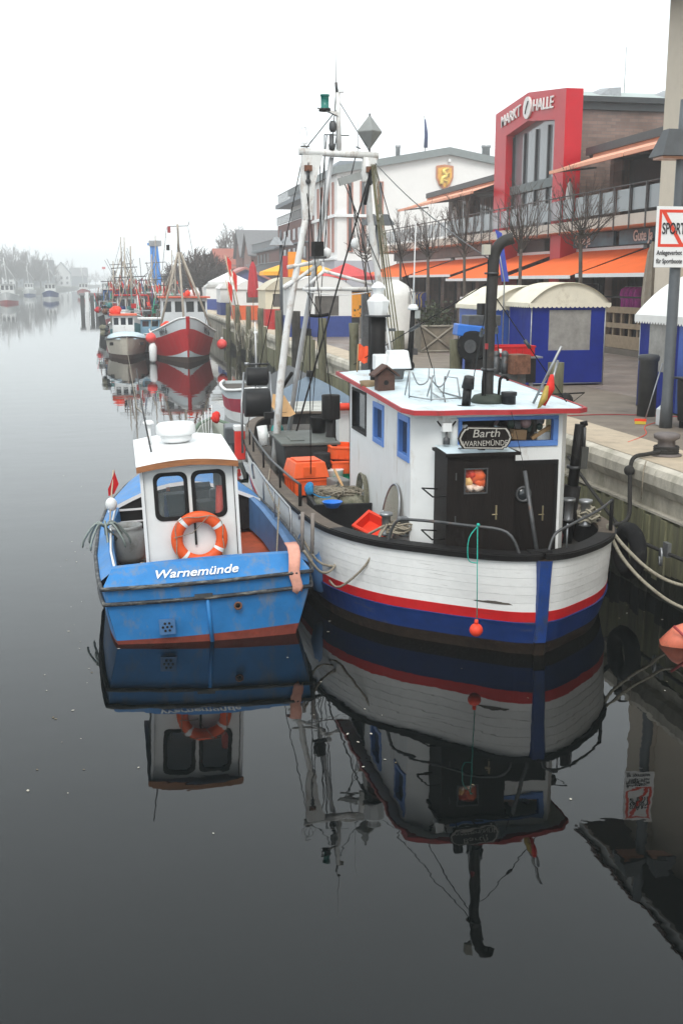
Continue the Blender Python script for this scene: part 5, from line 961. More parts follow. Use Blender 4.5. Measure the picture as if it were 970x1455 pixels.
# planters, advert stand, fence, cable machine
PLW=pm('planter_wood',(.2,.17,.13),rough=.8,var=.25,vs=5)
lab=['crossbraced wooden planter farthest along the promenade','crossbraced wooden planter in the middle with a dark bush','crossbraced wooden planter nearest, left of the advertising board']
for i,(x,y) in enumerate(((13.1,56.5),(13.1,51.5),(13.05,45.2))):
    t=thing('planter',lab[i],'planter',(x,y,Q),'wooden planters on the promenade'); m=M(); m.box(x-.7,x+.7,y-.5,y+.5,Q,Q+1.1,PLW); 
    for a,b in (((x-.7,y-.54,Q+.05),(x+.7,y-.54,Q+1.1)),((x-.7,y-.54,Q+1.1),(x+.7,y-.54,Q+.05)),((x-.7,y-.53,Q+1.08),(x+.7,y-.53,Q+1.08)),((x-.7,y-.53,Q+.05),(x+.7,y-.53,Q+.05))): m.tube([a,b],.05,pm('planter_trim',(.3,.27,.22),rough=.8,var=.2),4)
    m.build('box',None,t)
    m=M(); random.seed(40+i)
    for k in range(500):
        d=Vector((random.gauss(0,.38),random.gauss(0,.3),abs(random.gauss(.3,.3)))); c=Vector((x,y,Q+1.1))+d; a=Vector((random.uniform(-1,1),random.uniform(-1,1),random.uniform(-1,1)))*.07; b=Vector((random.uniform(-1,1),random.uniform(-1,1),random.uniform(-1,1)))*.07; m.add([c-a,c+b,c+a,c-b],[(0,1,2,3)])
    m.build('bush',pm('bush_green',(.045,.055,.025),rough=.8,var=.5,vs=5),t,fix=False)
ad=thing('advert_board','white advertising A-board with small pictures on the promenade','advertising board',(13.4,42.5,Q)); p=aty(672,440,42.5)
m=M(); m.box(p.x-.55,p.x+.55,42.5,42.55,p.z-1.05,p.z+.5,pm('poster_white',(.72,.7,.72),rough=.5)); m.build('poster',None,ad)
m=M(); rnd=random.Random(2)
for dx,dz,w_,h,cc in ((.2,.3,.2,.12,STB),(.22,.18,.25,.03,BLACK),(0,.02,.5,.03,DSTEEL),(-.3,-.15,.3,.08,STB),(.1,-.3,.5,.12,BLACK),(-.3,-.6,.3,.2,BLACK),(.3,-.6,.14,.2,DSTEEL),(-.35,.33,.15,.14,STEEL)): m.box(p.x+dx-w_/2,p.x+dx+w_/2,42.49,42.498,p.z+dz-h/2,p.z+dz+h/2,cc)
m.build('poster_print',None,ad); m=M(); m.box(p.x-.5,p.x+.5,42.6,42.9,Q,p.z-1.05,BLACK); m.build('stand',None,ad)
WF=pm('fence_wood',(.27,.2,.13),rough=.8,var=.2,vs=4)
fe=thing('wooden_fence','brown wooden terrace fence of wide boards and short posts in front of the shops','fence',(20.1,40,Q))
m=M()
for z0,z1 in ((2.35,2.85),(3.15,3.35),(3.75,4.0)): m.box(19.95,20.05,34,58,z0,z1,WF)
m.build('rail',None,fe); m=M()
for k in range(33): m.box(20.06,20.16,34+k*.74,34.14+k*.74,Q,3.9,WF)
m.build('slats',None,fe); m=M(); m.box(19.8,20.0,34,58,Q,2.34,pm('fence_base',(.12,.1,.08),rough=.9)); m.build('base_board',None,fe)
fc=M(); fc.box(19.93,20.0,34,58,4.35,4.42,BLACK); tag(fc.build('handrail',None),'thin dark handrail above the brown terrace fence','handrail')
# cable winch / forklift-like machine with blue hood and red crate behind the cutter
wm=thing('hose_reel_trolley','black wheeled machine with a blue hood behind the exhaust pipe','machine',(8.9,25,Q))
a=aty(675,492,25.2)
m=M(); m.tube([a+Vector((-.12,0,0)),a+Vector((.3,.5,0))],.36,RUBBER,22); m.build('wheel',None,wm,bevel=.03); m=M(); m.tube([a+Vector((-.14,-.02,0)),a+Vector((-.1,.02,0))],.16,DSTEEL,16); m.build('hub',None,wm)
m=M(); b=aty(668,470,25.6); m.cbox(b,(.75,.6,.28),(0,.1,-.1),pm('hood_blue',(.02,.16,.6),rough=.4,var=.08)); m.build('hood',None,wm,bevel=.03); m=M(); b=aty(683,455,25.7); m.cbox(b,(.8,.6,.25),(0,0,0),DSTEEL); m.cbox(aty(690,440,25.8),(.35,.4,.3),(0,0,0),BLACK); m.cbox(aty(690,530,25.4),(.9,.6,.7),(0,0,0),BLACK); m.build('frame',None,wm,bevel=.02)
ct=thing('stacked_trolley','dark trolley under the red crate beside the blue stall','trolley',(9.6,25,Q)); p=aty(722,500,25.6); m=M(); m.box(p.x-.55,p.x+.6,25.3,26.1,Q+.5,p.z-.14,BLACK); [m.box(p.x+dx,p.x+dx+.06,yy,yy+.06,Q,Q+.5,STEEL) for dx in (-.5,.5) for yy in (25.35,26.0)]; m.build('frame',None,ct); m=M(); m.box(p.x-.6,p.x+.75,25.25,26.15,p.z-.14,p.z-.1,STEEL); m.build('shelf',None,ct)
m=M(); crate(m,(p.x+.05,25.7,p.z-.1),1.1,.6,.26,RED); m.cbox((p.x-.3,25.35,p.z+.04),(.08,.02,.1),(0,0,0),CLEANW); tag(m.build('crate',None,bevel=.01),'bright red plastic crate on the trolley in front of the blue stall','crate')
fb=thing('banner_flag','slim royal blue feather banner rising behind the exhaust pipe top','banner',(13.2,36,Q)); a=aty(716,400,31); b=aty(704,332,31); m=M(); m.tube([(a.x,31,Q),a,b],.02,STEEL,6); m.build('pole',None,fb); m=M(); m.add([a+Vector((-.08,0,0)),a+Vector((.14,0,0)),b+Vector((.18,0,.02)),b+Vector((-.02,0,.12))],[(0,1,2,3)],pm('banner_blue',(.04,.07,.4),rough=.6,var=.15,vs=6)); o=m.build('cloth',None,fb,fix=False); s_=o.modifiers.new('s','SOLIDIFY'); s_.thickness=.01
# clothes on rails outside the shops
COLS=[(.5,.04,.32),(.04,.05,.2),(.5,.3,.03),(.45,.03,.04),(.08,.08,.09),(.03,.03,.03),(.3,.3,.32)]
def rack(lab,x,y0,n,cols,z=4.9):
    t=thing('clothes_rail',lab,'clothes rail',(x,y0,Q),'clothes rails outside the shops'); m=M(); L=n*.22
    m.tube([(x,y0,Q),(x,y0,z),(x,y0+L,z),(x,y0+L,Q)],.02,STEEL,6); m.build('rail',None,t)
    for k in range(n):
        c=cols[k%len(cols)]; y=y0+.1+.22*k; m=M(); m.loft([[(x-a,y-.05,zz),(x+a,y-.05,zz),(x+a,y+.05,zz),(x-a,y+.05,zz)] for a,zz in ((.24,z-1.0),(.22,z-.6),(.3,z-.35),(.24,z-.12),(.06,z-.02))],pm('garment_%02d%02d%02d'%tuple(int(q*99) for q in c),c,rough=.9,var=.3,vs=5)); m.build('jacket',None,t)
rack('clothes rail with magenta jackets just left of the closed beige parasol',21.3,43.0,7,[(.55,.05,.38),(.42,.04,.3)],4.8)
rack('clothes rail of dark jackets beside the magenta ones',21.6,48,8,[(.03,.03,.035),(.06,.06,.08)],4.9)
rack('clothes rail with navy and yellow clothes under the middle awning',20.5,73,12,[(.04,.05,.25),(.03,.03,.05),(.6,.4,.03),(.04,.05,.25)],4.3)
rack('clothes rail with red and blue shirts right of the navy and yellow one',20.5,62,10,[(.5,.03,.04),(.05,.08,.3),(.4,.4,.42)],4.3)
# lamp posts further along
for i,(px,py,y,l) in enumerate(((536,318,44.0,'old style dark street lamp with pyramid hood standing behind the cutter gantry'),(399,347,60,'distant street lamp with pale hood in front of the brick building'))):
    p=aty(px,py,y); t=thing('street_lamp',l,'street lamp',(p.x,y,Q)); m=M(); m.tube([(p.x,y,Q),(p.x,y,p.z)],.09,LG,10); m.tube([(p.x,y,p.z),(p.x,y,p.z+.75)] ,.05,LG,8); m.build('post',None,t)
    for dx in (-.24,.3):
        m=M(); m.taper((p.x+dx,y,p.z-.05),(.62,.62),(.18,.18),.42,(0,0,.2),MC['lamp_shade_grey'] if i==0 else STEEL); m.build('lamp_hood',None,t)
# bare trees
BK=pm('bark',(.075,.06,.05),rough=.9,var=.3,vs=6); TW=pm('twigs',(.095,.07,.06),rough=.9,var=.3,vs=3)
def tree(m,tw,base,h_tr,cr,cz,n=46,seed=0,dens=5,up=1.,thin=.011):
    rnd=random.Random(seed); b=Vector(base); top=b+Vector((rnd.uniform(-.1,.1),rnd.uniform(-.1,.1),h_tr))
    m.tube([b,b.lerp(top,.5)+Vector((.03,0,0)),top],[cr*.085,cr*.07,cr*.06],BK,8)
    c=top+Vector((0,0,cz*.5))
    for k in range(n):
        a=rnd.uniform(0,2*PI); el=math.asin(rnd.uniform(-.35,1)); d=Vector((math.cos(a)*math.cos(el)*cr,math.sin(a)*math.cos(el)*cr,math.sin(el)*cz*.6+cz*.12))
        e=top+Vector((0,0,cz*.32))+d*rnd.uniform(.75,1.08); st=top+Vector((0,0,rnd.uniform(-.1,.25)*cz)); mid=st.lerp(e,.5)+Vector((rnd.uniform(-.1,.1),rnd.uniform(-.1,.1),-.04*cz*up))*cr
        m.tube([st,mid,e],[cr*.022,cr*.013,cr*.005],BK,4,caps=False)
        for j in range(dens):
            t=rnd.uniform(.35,1); s=mid.lerp(e,t) if t>.5 else st.lerp(mid,t*2); dd=((e-st).normalized()+Vector((rnd.uniform(-1,1),rnd.uniform(-1,1),rnd.uniform(-.2,1)*up))*.8).normalized(); e2=s+dd*cr*rnd.uniform(.25,.5); tw.tube([s,s.lerp(e2,.5)+Vector((rnd.uniform(-1,1),rnd.uniform(-1,1),rnd.uniform(-1,1)))*cr*.03,e2],[cr*thin,cr*thin*.8,cr*thin*.5],TW,3,caps=False)
            for q in range(2):
                s3=s.lerp(e2,rnd.uniform(.3,.9)); e3=s3+(dd+Vector((rnd.uniform(-1,1),rnd.uniform(-1,1),rnd.uniform(-.5,1)))*.9).normalized()*cr*rnd.uniform(.12,.28); tw.tube([s3,e3],[cr*thin*.7,cr*thin*.4],TW,3,caps=False)
tl=['bare pollarded tree nearest, in front of the blue shop sign','second nearest bare tree, in front of the right part of the red portal','third bare tree, seen left of the exhaust pipe','fourth bare tree in the promenade row','fifth bare tree, behind the cutter rigging','farthest bare tree of the row, left of the pyramid hood lamp']
for i,(px,y) in enumerate(((826,36.1),(736,42.4),(660,49.4),(608,55.9),(568,62),(518,71.4))):
    p=aty(px,400,y); t=thing('tree',tl[i],'tree',(p.x,y,Q),'bare trees on the promenade'); a=M(); b=M(); tree(a,b,(p.x,y,Q),4.15,1.1,2.5,34,i+1,5,1.4,.008); a.build('trunk',None,t); b.build('crown',None,t,fix=False)

random.seed(50)
for i,(px,py,c,l) in enumerate(((352,480,'gear_blackbox','small black box on the quay edge below the ivory stall'),(398,478,'gear_foam','white foam box on the quay beside the red counter'),(365,468,'gear_redbox','little red box left of the white foam box on the quay'))):
    p=atz(px,py,Q+.01); m=M(); crate(m,(max(p.x,9.6),p.y,Q+.01),.8,.6,.45,[BLACK,CLEANW,STB][i],.2*i,ribs=False); tag(m.build('box',None),l,'box')

m=M(); random.seed(91); SPK=[pm('speck_pale',(.45,.42,.35)),pm('speck_leaf',(.12,.09,.04))]
for i in range(110):
    if i%2: x=random.uniform(-6,7.5); y=random.uniform(7,30)
    else: x=random.choice([random.uniform(7.2,8.0),random.uniform(2.3,3.0),random.uniform(-1.2,-.5)]); y=random.uniform(10,22)
    a=random.uniform(0,3); r=random.uniform(.006,.017); m.add([(x+r*math.cos(a+k*1.57)*(1 if k%2 else 1.7),y+r*math.sin(a+k*1.57)*(1 if k%2 else 1.7),.006) for k in range(4)],[(0,1,2,3)],SPK[i%3==0])
o=m.build('floating_leaves',None,fix=False); tag(o,'tiny leaves and specks floating on the still harbour water','debris'); o['kind']='stuff'
# =====================================================================
# BUILDINGS
# =====================================================================
PR_=pm('portal_red',(.5,.004,.016),rough=.3,spec=.2,var=.08,vs=.6); DK_=pm('dark_frame',(.03,.035,.038),rough=.5,var=.2)
BRK=brickm('brown_brick',(.16,.1,.08),(.23,.15,.12),(.14,.12,.11),rot=(PI/2,0,0),bw=.5,bh=.16,ms=.012); BRKX=brickm('brown_brick_side',(.16,.1,.08),(.23,.15,.12),(.14,.12,.11),rot=(PI/2,0,PI/2),bw=.5,bh=.16,ms=.012)
ZINC=pm('zinc_roof',(.36,.42,.4),rough=.5,var=.12,vs=1,dirt=(.5,.53,.5),ds=.7,da=.5); SLAT=pm('concrete_band',(.52,.48,.42),rough=.8,var=.1,vs=1)
SHOPG=glass('shop_glass',(.05,.055,.06),.1); SKYG=glass('facade_glass',(.2,.21,.22),.05,1,1)
AWN=pm('awning_orange',(.85,.16,.04),rough=.85,spec=.1,dirt=(.7,.13,.035),ds=1.5,da=.5,var=.05,vs=.8,bump=.15,bs=3); AWN2=pm('awning_peach',(.8,.38,.25),rough=.8,var=.06,vs=.8)
mk=thing('market_hall','modern brick market hall with tall red entrance portal, terrace and orange awnings','building',(22,60,Q))
# lower storey: shopfront of brick piers, glass and dark doors; terrace slab
m=M(); 
ys=34.0
for k in range(15):
    y=34+k*4; m.box(23.2,24,y,y+.8,Q,7.3,BRKX)
m.box(23.2,24.0,34,92,6.1,7.3,DK_)
m.build('pier',None,mk)
m=M(); m.box(24.1,24.2,34,92,Q,6.1,SHOPG); m.build('shop_window',None,mk)
m=M()
for k in range(30): m.box(24.0,24.09,34.4+k*2,34.5+k*2,Q,6.1,pm('window_frame_pale',(.4,.4,.38)) if k%3==0 else DK_)
m.build('shop_mullion',None,mk)
m=M(); m.box(21.3,28,34,96,7.35,7.8,SLAT); m.build('terrace_slab',None,mk)
m=M(); m.box(29,40,34,92,7.8,11,BRKX); m.box(24.1,40,92,92.3,Q,7.3,BRKX); m.box(24.3,40,34,92,Q,7.34,DK_); m.build('rear_block',None,mk)
# terrace railing with glass
rl=M(); rl.tube([(21.35,34,9.0),(21.35,96,9.0)],.035,DSTEEL,6)
for k in range(42): rl.box(21.25,21.3,34+k*1.5,34.06+k*1.5,7.2,9.0,DSTEEL)
rlo=rl.build('terrace_railing',None,mk)
m=M(); 
for k in range(41): m.box(21.36,21.375,34.12+k*1.5,35.44+k*1.5,7.95,8.85,glass('railing_glass',(.38,.43,.45),.15,.6))
m.build('glass_panel',None,rlo)
# upper storey
for y in (36,41.5,47,52.5,64.8,70.5,76.8,81.0): M().box(24.6,25.2,y,y+.9,7.8,10.9,BRKX).build('upper_pier',None,mk)
M().box(24.6,29,53.45,53.9,7.8,11,BRK).build('upper_side_wall',None,mk)
m=M(); m.box(25.0,25.1,34,54,7.8,10.8,DK_) ; m.box(25.0,25.1,64,82,7.8,10.8,SKYG); m.box(24.95,24.99,42.5,46.5,7.9,10.4,SKYG); m.box(24.95,24.99,36,39.5,7.9,10.4,SKYG); m.build('upper_window',None,mk)
for y in [64.5+k for k in range(18)]+[42.5,44.5,46.5,37.5]: M().box(24.86,24.94,y,y+.08,7.8,10.6,DK_).build('upper_mullion',None,mk)
for y0,y1 in ((34,53.3),(64.6,82.5)):
    m=M()
    m.box(23.2,29,y0,y1,10.95,11.35,DK_)
    m.box(23.0,23.19,y0,y1,11.1,11.45,DK_)
    m.build('upper_roof',None,mk)
# portal volume
def gab(y0,y1,z0,z1,n=8): # straight two slope top with flat bend
    return [(y0,z0),(y0+(y1-y0)*.5,z1),(y1,z0)]
Y0_,Y1_=53.66,64.1
m=M(); X=22.0
outer=[(Y0_,Q+5.6),(Y0_,14.3),((Y0_+Y1_)/2,14.9),(Y1_,14.5),(Y1_,Q+5.6)]
inner=[(Y0_+1.35,Q+5.6),(Y0_+1.35,13.0),((Y0_+Y1_)/2,13.45),(Y1_-1.9,13.1),(Y1_-1.9,Q+5.6)]
for (a,b) in zip(range(4),range(1,5)):
    o1,o2,i1,i2=outer[a],outer[b],inner[a],inner[b]
    P=lambda x,q:(x,q[0],q[1])
    m.add([P(X,o1),P(X,o2),P(X,i2),P(X,i1),P(X+.9,o1),P(X+.9,o2),P(X+.55,i2),P(X+.55,i1)],[(0,1,2,3),(4,7,6,5),(0,4,5,1),(3,2,6,7)],PR_)
m.box(X,X+.9,Y0_,Y0_+1.35,Q,Q+5.6,PR_); m.box(X,X+.9,Y1_-1.9,Y1_,Q,Q+5.6,PR_); m.build('portal',None,mk)
gy0,gy1=Y0_+1.35,Y1_-1.9
m=M(); m.add([(X+.5,gy0,7.8),(X+.5,gy1,7.8),(X+.5,gy1,13.2),(X+.5,(gy0+gy1)/2,13.5),(X+.5,gy0,13.1)],[(0,1,2,3,4)],SKYG); m.build('portal_glass',None,mk,fix=False)
m=M()
for k in range(5):
    y=gy0+.02+(gy1-gy0-.2)*k/4; m.box(X+.38,X+.49,y,y+.13,7.8,13.0,DK_)
m.box(X+.3,X+.48,gy0,gy1,9.85,10.3,pm('spandrel_grey',(.1,.12,.12),rough=.5)); m.build('portal_mullion',None,mk)
LW=pm('letter_white',(.75,.72,.7),rough=.4,var=.03)
a1=math.atan2(.55,4.75)
text('portal_lettering','MARKT',(X-.06,62.95,13.62),.84,(PI/2,-R(4.5),-PI/2),LW,mk,.03,0,.006,'LEFT',1.13)
text('portal_lettering','HALLE',(X-.06,58.05,13.82),.84,(PI/2,R(4.5),-PI/2),LW,mk,.03,0,.006,'LEFT',1.2)
m=M(); m.lathe([(.56,0),(.56,.12)],(X-.01,58.75,14.1),LW,32,rot=(0,-PI/2,0)); ck=m.build('clock_face',None,mk); m=M(); m.tube([(X-.16,58.75,14.1),(X-.16,58.5,14.4)],.035,BT,4); m.tube([(X-.16,58.75,14.1),(X-.16,58.9,13.8)],.03,BT,4); m.build('clock_hand',None,ck)
# barrel roofed volume behind the portal
m=M(); m.box(X+.9,40,54.9,55.2,7.8,13.5,BRK); m.box(X+.9,40,63.7,64,7.8,13.5,BRK); m.build('brick_wall',None,mk)
m=M(); m.box(X+.9,40,54.72,55.2,13.5,14.0,DK_); m.box(X+.9,40,54.5,54.72,13.85,14.12,DK_)
rings=[]
for x in (X+.9,40): rings.append([(x,54.6+(64.3-54.6)*k/12,14.1+.9*math.sin(PI*k/12)) for k in range(13)])
m.loft(rings,ZINC,closed=False,caps=False); rfo=m.build('barrel_roof',None,mk,fix=False)
for x in (24.4,27.9):
    m=M(); m.add([(x-.1,55.2,14.2),(x+1.2,55.2,14.2),(x+1.2,56.4,14.5),(x-.1,56.4,14.5),(x+.6,55.25,14.65),(x+1.2,55.25,14.7),(x+1.2,56.4,14.8),(x+.6,56.4,14.8)],[(3,2,1,0),(4,5,6,7),(0,1,5,4),(1,2,6,5),(2,3,7,6),(3,0,4,7)],STEEL); m.build('roof_vent',None,rfo)
m=M(); m.tube([(29.5,57,14.6),(29.5,57,17.6)],.025,STEEL,5); m.tube([(26.6,57,14.6),(26.6,57,17)],.02,STEEL,5); m.build('roof_aerial',None,rfo)
# awnings
def awning(nm,y0,y1,xb,zb,xf,zf,mat,lab=None):
    m=M(); n=6; rows=[[Vector((xb+(xf-xb)*k/n,y,zb+(zf-zb)*k/n-.0*math.sin(PI*k/n))) for k in range(n+1)] for y in (y0,y1)]
    m.loft(rows,mat,closed=False,caps=False,smooth=False); o=m.build(nm,None,mk,fix=False); s=o.modifiers.new('s','SOLIDIFY'); s.thickness=.02
    m=M(); bar=CLEANW if nm=='awning' else AWN2; m.box(xf-.08,xf,y0,y1,zf-.12,zf+.03,bar); m.box(xb-.02,xb+.16,y0,y1,zb-.0,zb+.16,bar)
    for y in (y0+.4,y1-.4): m.tube([(xb,y,zb-.5),(xf,y,zf-.05)],.05,DSTEEL,5)
    m.build('awning_frame',None,o); return o
for y0,y1,xf_,zf_ in ((37,45.7,19.55,5.3),(46.3,54.4,19.5,5.25),(56.2,64.0,19.2,5.15),(65.0,74.4,19.7,5.4),(75.4,90.5,19.4,5.3)): awning('awning',y0,y1,22.9,6.45,xf_,zf_,AWN)
for y0,y1 in ((36,44.6),(44.8,52.8),(64.9,74.0),(74.2,82.8)): awning('terrace_awning',y0,y1,23.19,10.95,21.0,10.25,AWN2)
# shop signs
SNB=pm('shop_sign_blue',(.02,.06,.12),(.06,.2,.28),rough=.4,var=.5,vs=.8)
for (y0,y1,mat,txt,ty) in ((40.0,48.4,SNB,'Gute Jacken',46.9),(49.0,53.5,SNB,'Gute Jacken',53.4),(53.6,55.9,SNB,'',55)):
    m=M(); m.box(22.7,22.85,y0,y1,6.65,7.3,mat); so_=m.build('shop_sign',None,mk); txt and text('shop_lettering','Gute J…' if False else ('Gute Ja' if txt else ' '),(22.66,ty,6.78),.66,(PI/2,0,-PI/2),LW,so_,.01,0,.01,'LEFT',.95)
m=M(); m.box(22.7,22.85,65,80,6.65,7.3,pm('shop_sign_dark',(.05,.05,.06),(.16,.12,.1),rough=.5,var=.4,vs=.6)); m.box(22.7,22.85,81,91,6.65,7.3,DK_); m.build('shop_sign',None,mk)
m=M(); m.box(22.4,23.1,55.0,55.8,Q,7.3,PR_); m.build('red_column',None,mk)
pt=pm('white_figure',(.7,.7,.68)); 
for i,(y,l) in enumerate(((52.5,'folded white parasol on the terrace right of the red portal'),(71.5,'folded white parasol on the terrace left of the red portal'))):
    parasol(l,(21.9,y,7.81),.16,2.0,pt,True,'folded white parasols on the terrace')
# white gabled building with emblem
WB=pm('render_white',(.8,.79,.77),rough=.8,var=.04,vs=.4); WG=pm('render_grey',(.4,.4,.44),rough=.8,var=.06,vs=.4); WP=pm('window_pink',(.45,.2,.15),rough=.6)
gb=thing('gabled_building','white rendered building with shallow grey gable roof and golden shield emblem','building',(35,118,Q))
gx0,gx1=23.2,47.5; rz=18.9; ez=16.9; rx=35.3
m=M(); m.prism([(gx0,Q),(gx1,Q),(gx1,ez),(rx,rz),(gx0,ez)],118,150,'y',WB); m.box(gx0-.3,gx0+4.5,117.9,118,Q,7.2,WG); m.box(gx0-.1,gx0,118.1,135,Q,7.2,WG); m.build('wall',None,gb)
m=M(); 
for (xa,za,xb,zb_) in ((gx0-.4,ez-.1,rx,rz+.1),(rx,rz+.1,gx1+.4,ez-.1)):
    m.add([(xa,117.4,za),(xb,117.4,zb_),(xb,150,zb_),(xa,150,za),(xa,117.4,za-.75),(xb,117.4,zb_-.75),(xb,150,zb_-.75),(xa,150,za-.75)],[(0,1,2,3),(0,4,5,1),(4,7,6,5),(0,3,7,4),(1,5,6,2)],pm('fascia_grey',(.2,.23,.23),rough=.6,var=.1))
m.build('roof',None,gb)
m=M(); sh=[(-.95,1.1),(0,1.25),(.95,1.1),(.95,-.1),(.6,-.9),(0,-1.4),(-.6,-.9),(-.95,-.1)]; m.prism([(34.9+a,16.0+b) for a,b in sh],117.8,117.9,'y',pm('shield_copper',(.5,.2,.1),rough=.5)); m.prism([(34.9+a*.8,16.0+b*.8) for a,b in sh],117.74,117.8,'y',pm('shield_gold',(.75,.4,.06),rough=.4,var=.2)); em=m.build('shield_emblem',None,gb)
m=M(); G=pm('gold_relief',(.8,.6,.15),rough=.3,metal=.4); m.tube(smooth_path([(34.5,117.65,15.2),(34.6,117.65,15.8),(35.0,117.65,16.1),(34.7,117.65,16.6),(35.3,117.65,16.9)],4),[.2,.2,.22,.22,.24,.24,.24,.24,.22,.22,.22,.22,.2,.18,.14,.1,.06],G,8); m.tube([(34.9,117.65,16.1),(35.4,117.65,16.4),(35.3,117.65,15.9)],[.15,.1,.04],G,6); m.tube([(34.6,117.65,15.7),(35.2,117.65,15.5),(35.0,117.65,15.0)],[.15,.1,.04],G,6); m.build('gold_griffin_shape',None,em)
m=M(); m.box(35.2,35.5,117.6,117.9,17.5,17.8,CLEANW); m.build('gable_lamp',None,gb)
def win(m,x,z,w_,h,y,mat=WP): m.box(x-w_/2,x+w_/2,y-.12,y-.02,z-h/2,z+h/2,mat); 
for x in (24.6,26.0,23.9+4): 
    for z,h in ((8.9+1,3.4),(13.6,3.4)):
        m=M(); 
        m.wall(x-.32,x+.32,z-h/2-.1,z+h/2+.1,117.88,117.98,[(x-.18,x+.18,z-h/2,z+h/2)],'y',WP); wo=m.build('window',None,gb); M().box(x-.18,x+.18,117.93,117.96,z-h/2,z+h/2,SHOPG).build('pane',SHOPG,wo)
for y in (120,122.4,126.5,129):
    for z,h in ((9.9,3.4),(13.6,3.4)):
        m=M(); m.wall(y-.45,y+.45,z-h/2-.1,z+h/2+.1,gx0-.12,gx0-.02,[(y-.25,y+.25,z-h/2,z+h/2)],'x',WP); wo=m.build('window',None,gb); M().box(gx0-.07,gx0-.04,y-.25,y+.25,z-h/2,z+h/2,SHOPG).build('pane',SHOPG,wo)
m=M(); m.box(gx0-.35,gx0+4.8,117.6,117.88,11.7,12.0,CLEANW); m.box(gx0-.35,gx0,117.9,132,11.7,12.0,CLEANW); m.box(gx0-.35,gx0,117.9,132,7.3,7.5,CLEANW); m.build('cornice',None,gb)
for px,l,w_ in ((565,'slim',.5),(690,'wide',.9)):
    p=aty(px,212,121); m=M(); m.lathe([(w_/2,0),(w_/2,.9),(w_*.6,.95),(w_*.6,1.2)],(p.x,121,p.z-.8),STEEL,12); m.build('chimney',None,gb)
fg=thing('flag_pole','flag pole with a furled navy flag above the white gabled roof','flag pole',(33,124,17)); p=aty(604,210,119.5); m=M(); m.tube([(p.x,119.5,p.z-1.5),(p.x-.15,119.5,p.z+3.3)],.05,STEEL,6); m.build('pole',None,fg); m=M(); m.tube([(p.x,119.4,p.z),(p.x+.05,119.4,p.z+1.4),(p.x-.1,119.4,p.z+2.9)],[.22,.2,.07],pm('flag_navy',(.03,.05,.14),rough=.8),8); m.build('cloth',None,fg)
# dark brick building with stepped terraces
DB=pm('dark_red_brick',(.13,.045,.035),rough=.85,var=.2,vs=2); GR=pm('slate_grey',(.13,.15,.17),rough=.6,var=.15,vs=.5); BAL=pm('balcony_grey',(.17,.18,.19),rough=.6,var=.1)
db=thing('brick_building','dark red brick building with stepped roof terraces and grey balconies','building',(24,140,Q))
m=M(); m.box(22.6,34,132,158,Q,12.6,DB); m.box(22.62,34,158,168,Q,9.2,DB); m.box(23.4,34,132,150,12.7,14.6,DB); m.box(23.2,34,132,157,12.3,12.7,DB); m.box(22.9,34,132,155,Q,Q+.1,DB); m.build('wall',None,db)
m=M(); m.box(21.6,34,131.8,153,14.6,15.1,GR); m.box(24,36,131,138,15.1,16.6,GR); m.add([(23.8,131,16.6),(36,131,16.6),(36,138,16.6),(23.8,138,16.6),(26.5,133,19),(34,133,19),(34,136,19),(26.5,136,19)],[(0,1,5,4),(1,2,6,5),(2,3,7,6),(3,0,4,7),(4,5,6,7)],GR); m.build('roof',None,db)
def railing(m,x,y0,y1,z0,z1,step=.5,mat=BAL):
    m.tube([(x,y0,z1),(x,y1,z1)],.06,mat,4); m.tube([(x,y0,z0),(x,y1,z0)],.05,mat,4)
    for k in range(int((y1-y0)/step)+1): m.box(x-.03,x+.03,y0+k*step,y0+k*step+.06,z0,z1,mat)
m=M(); railing(m,21.8,132,152,15.15,16.3,.7); railing(m,22.5,132,158,12.7,13.7,.7); m.build('terrace_railing',None,db)
m=M(); m.box(21.3,22.6,130,170,6.0,6.4,GR); railing(m,21.3,130,170,6.4,7.6,.5); m.build('balcony',None,db)
for y in (134,138,142,146,150,154): 
    for z in (4.4,8.6,11): M().box(22.5,22.59,y,y+1.8,z-.8,z+.6,SHOPG).build('window',DK_,db)
m=M(); m.box(21.9,22.6,132,158,9.6,9.75,GR); m.build('cornice',None,db)
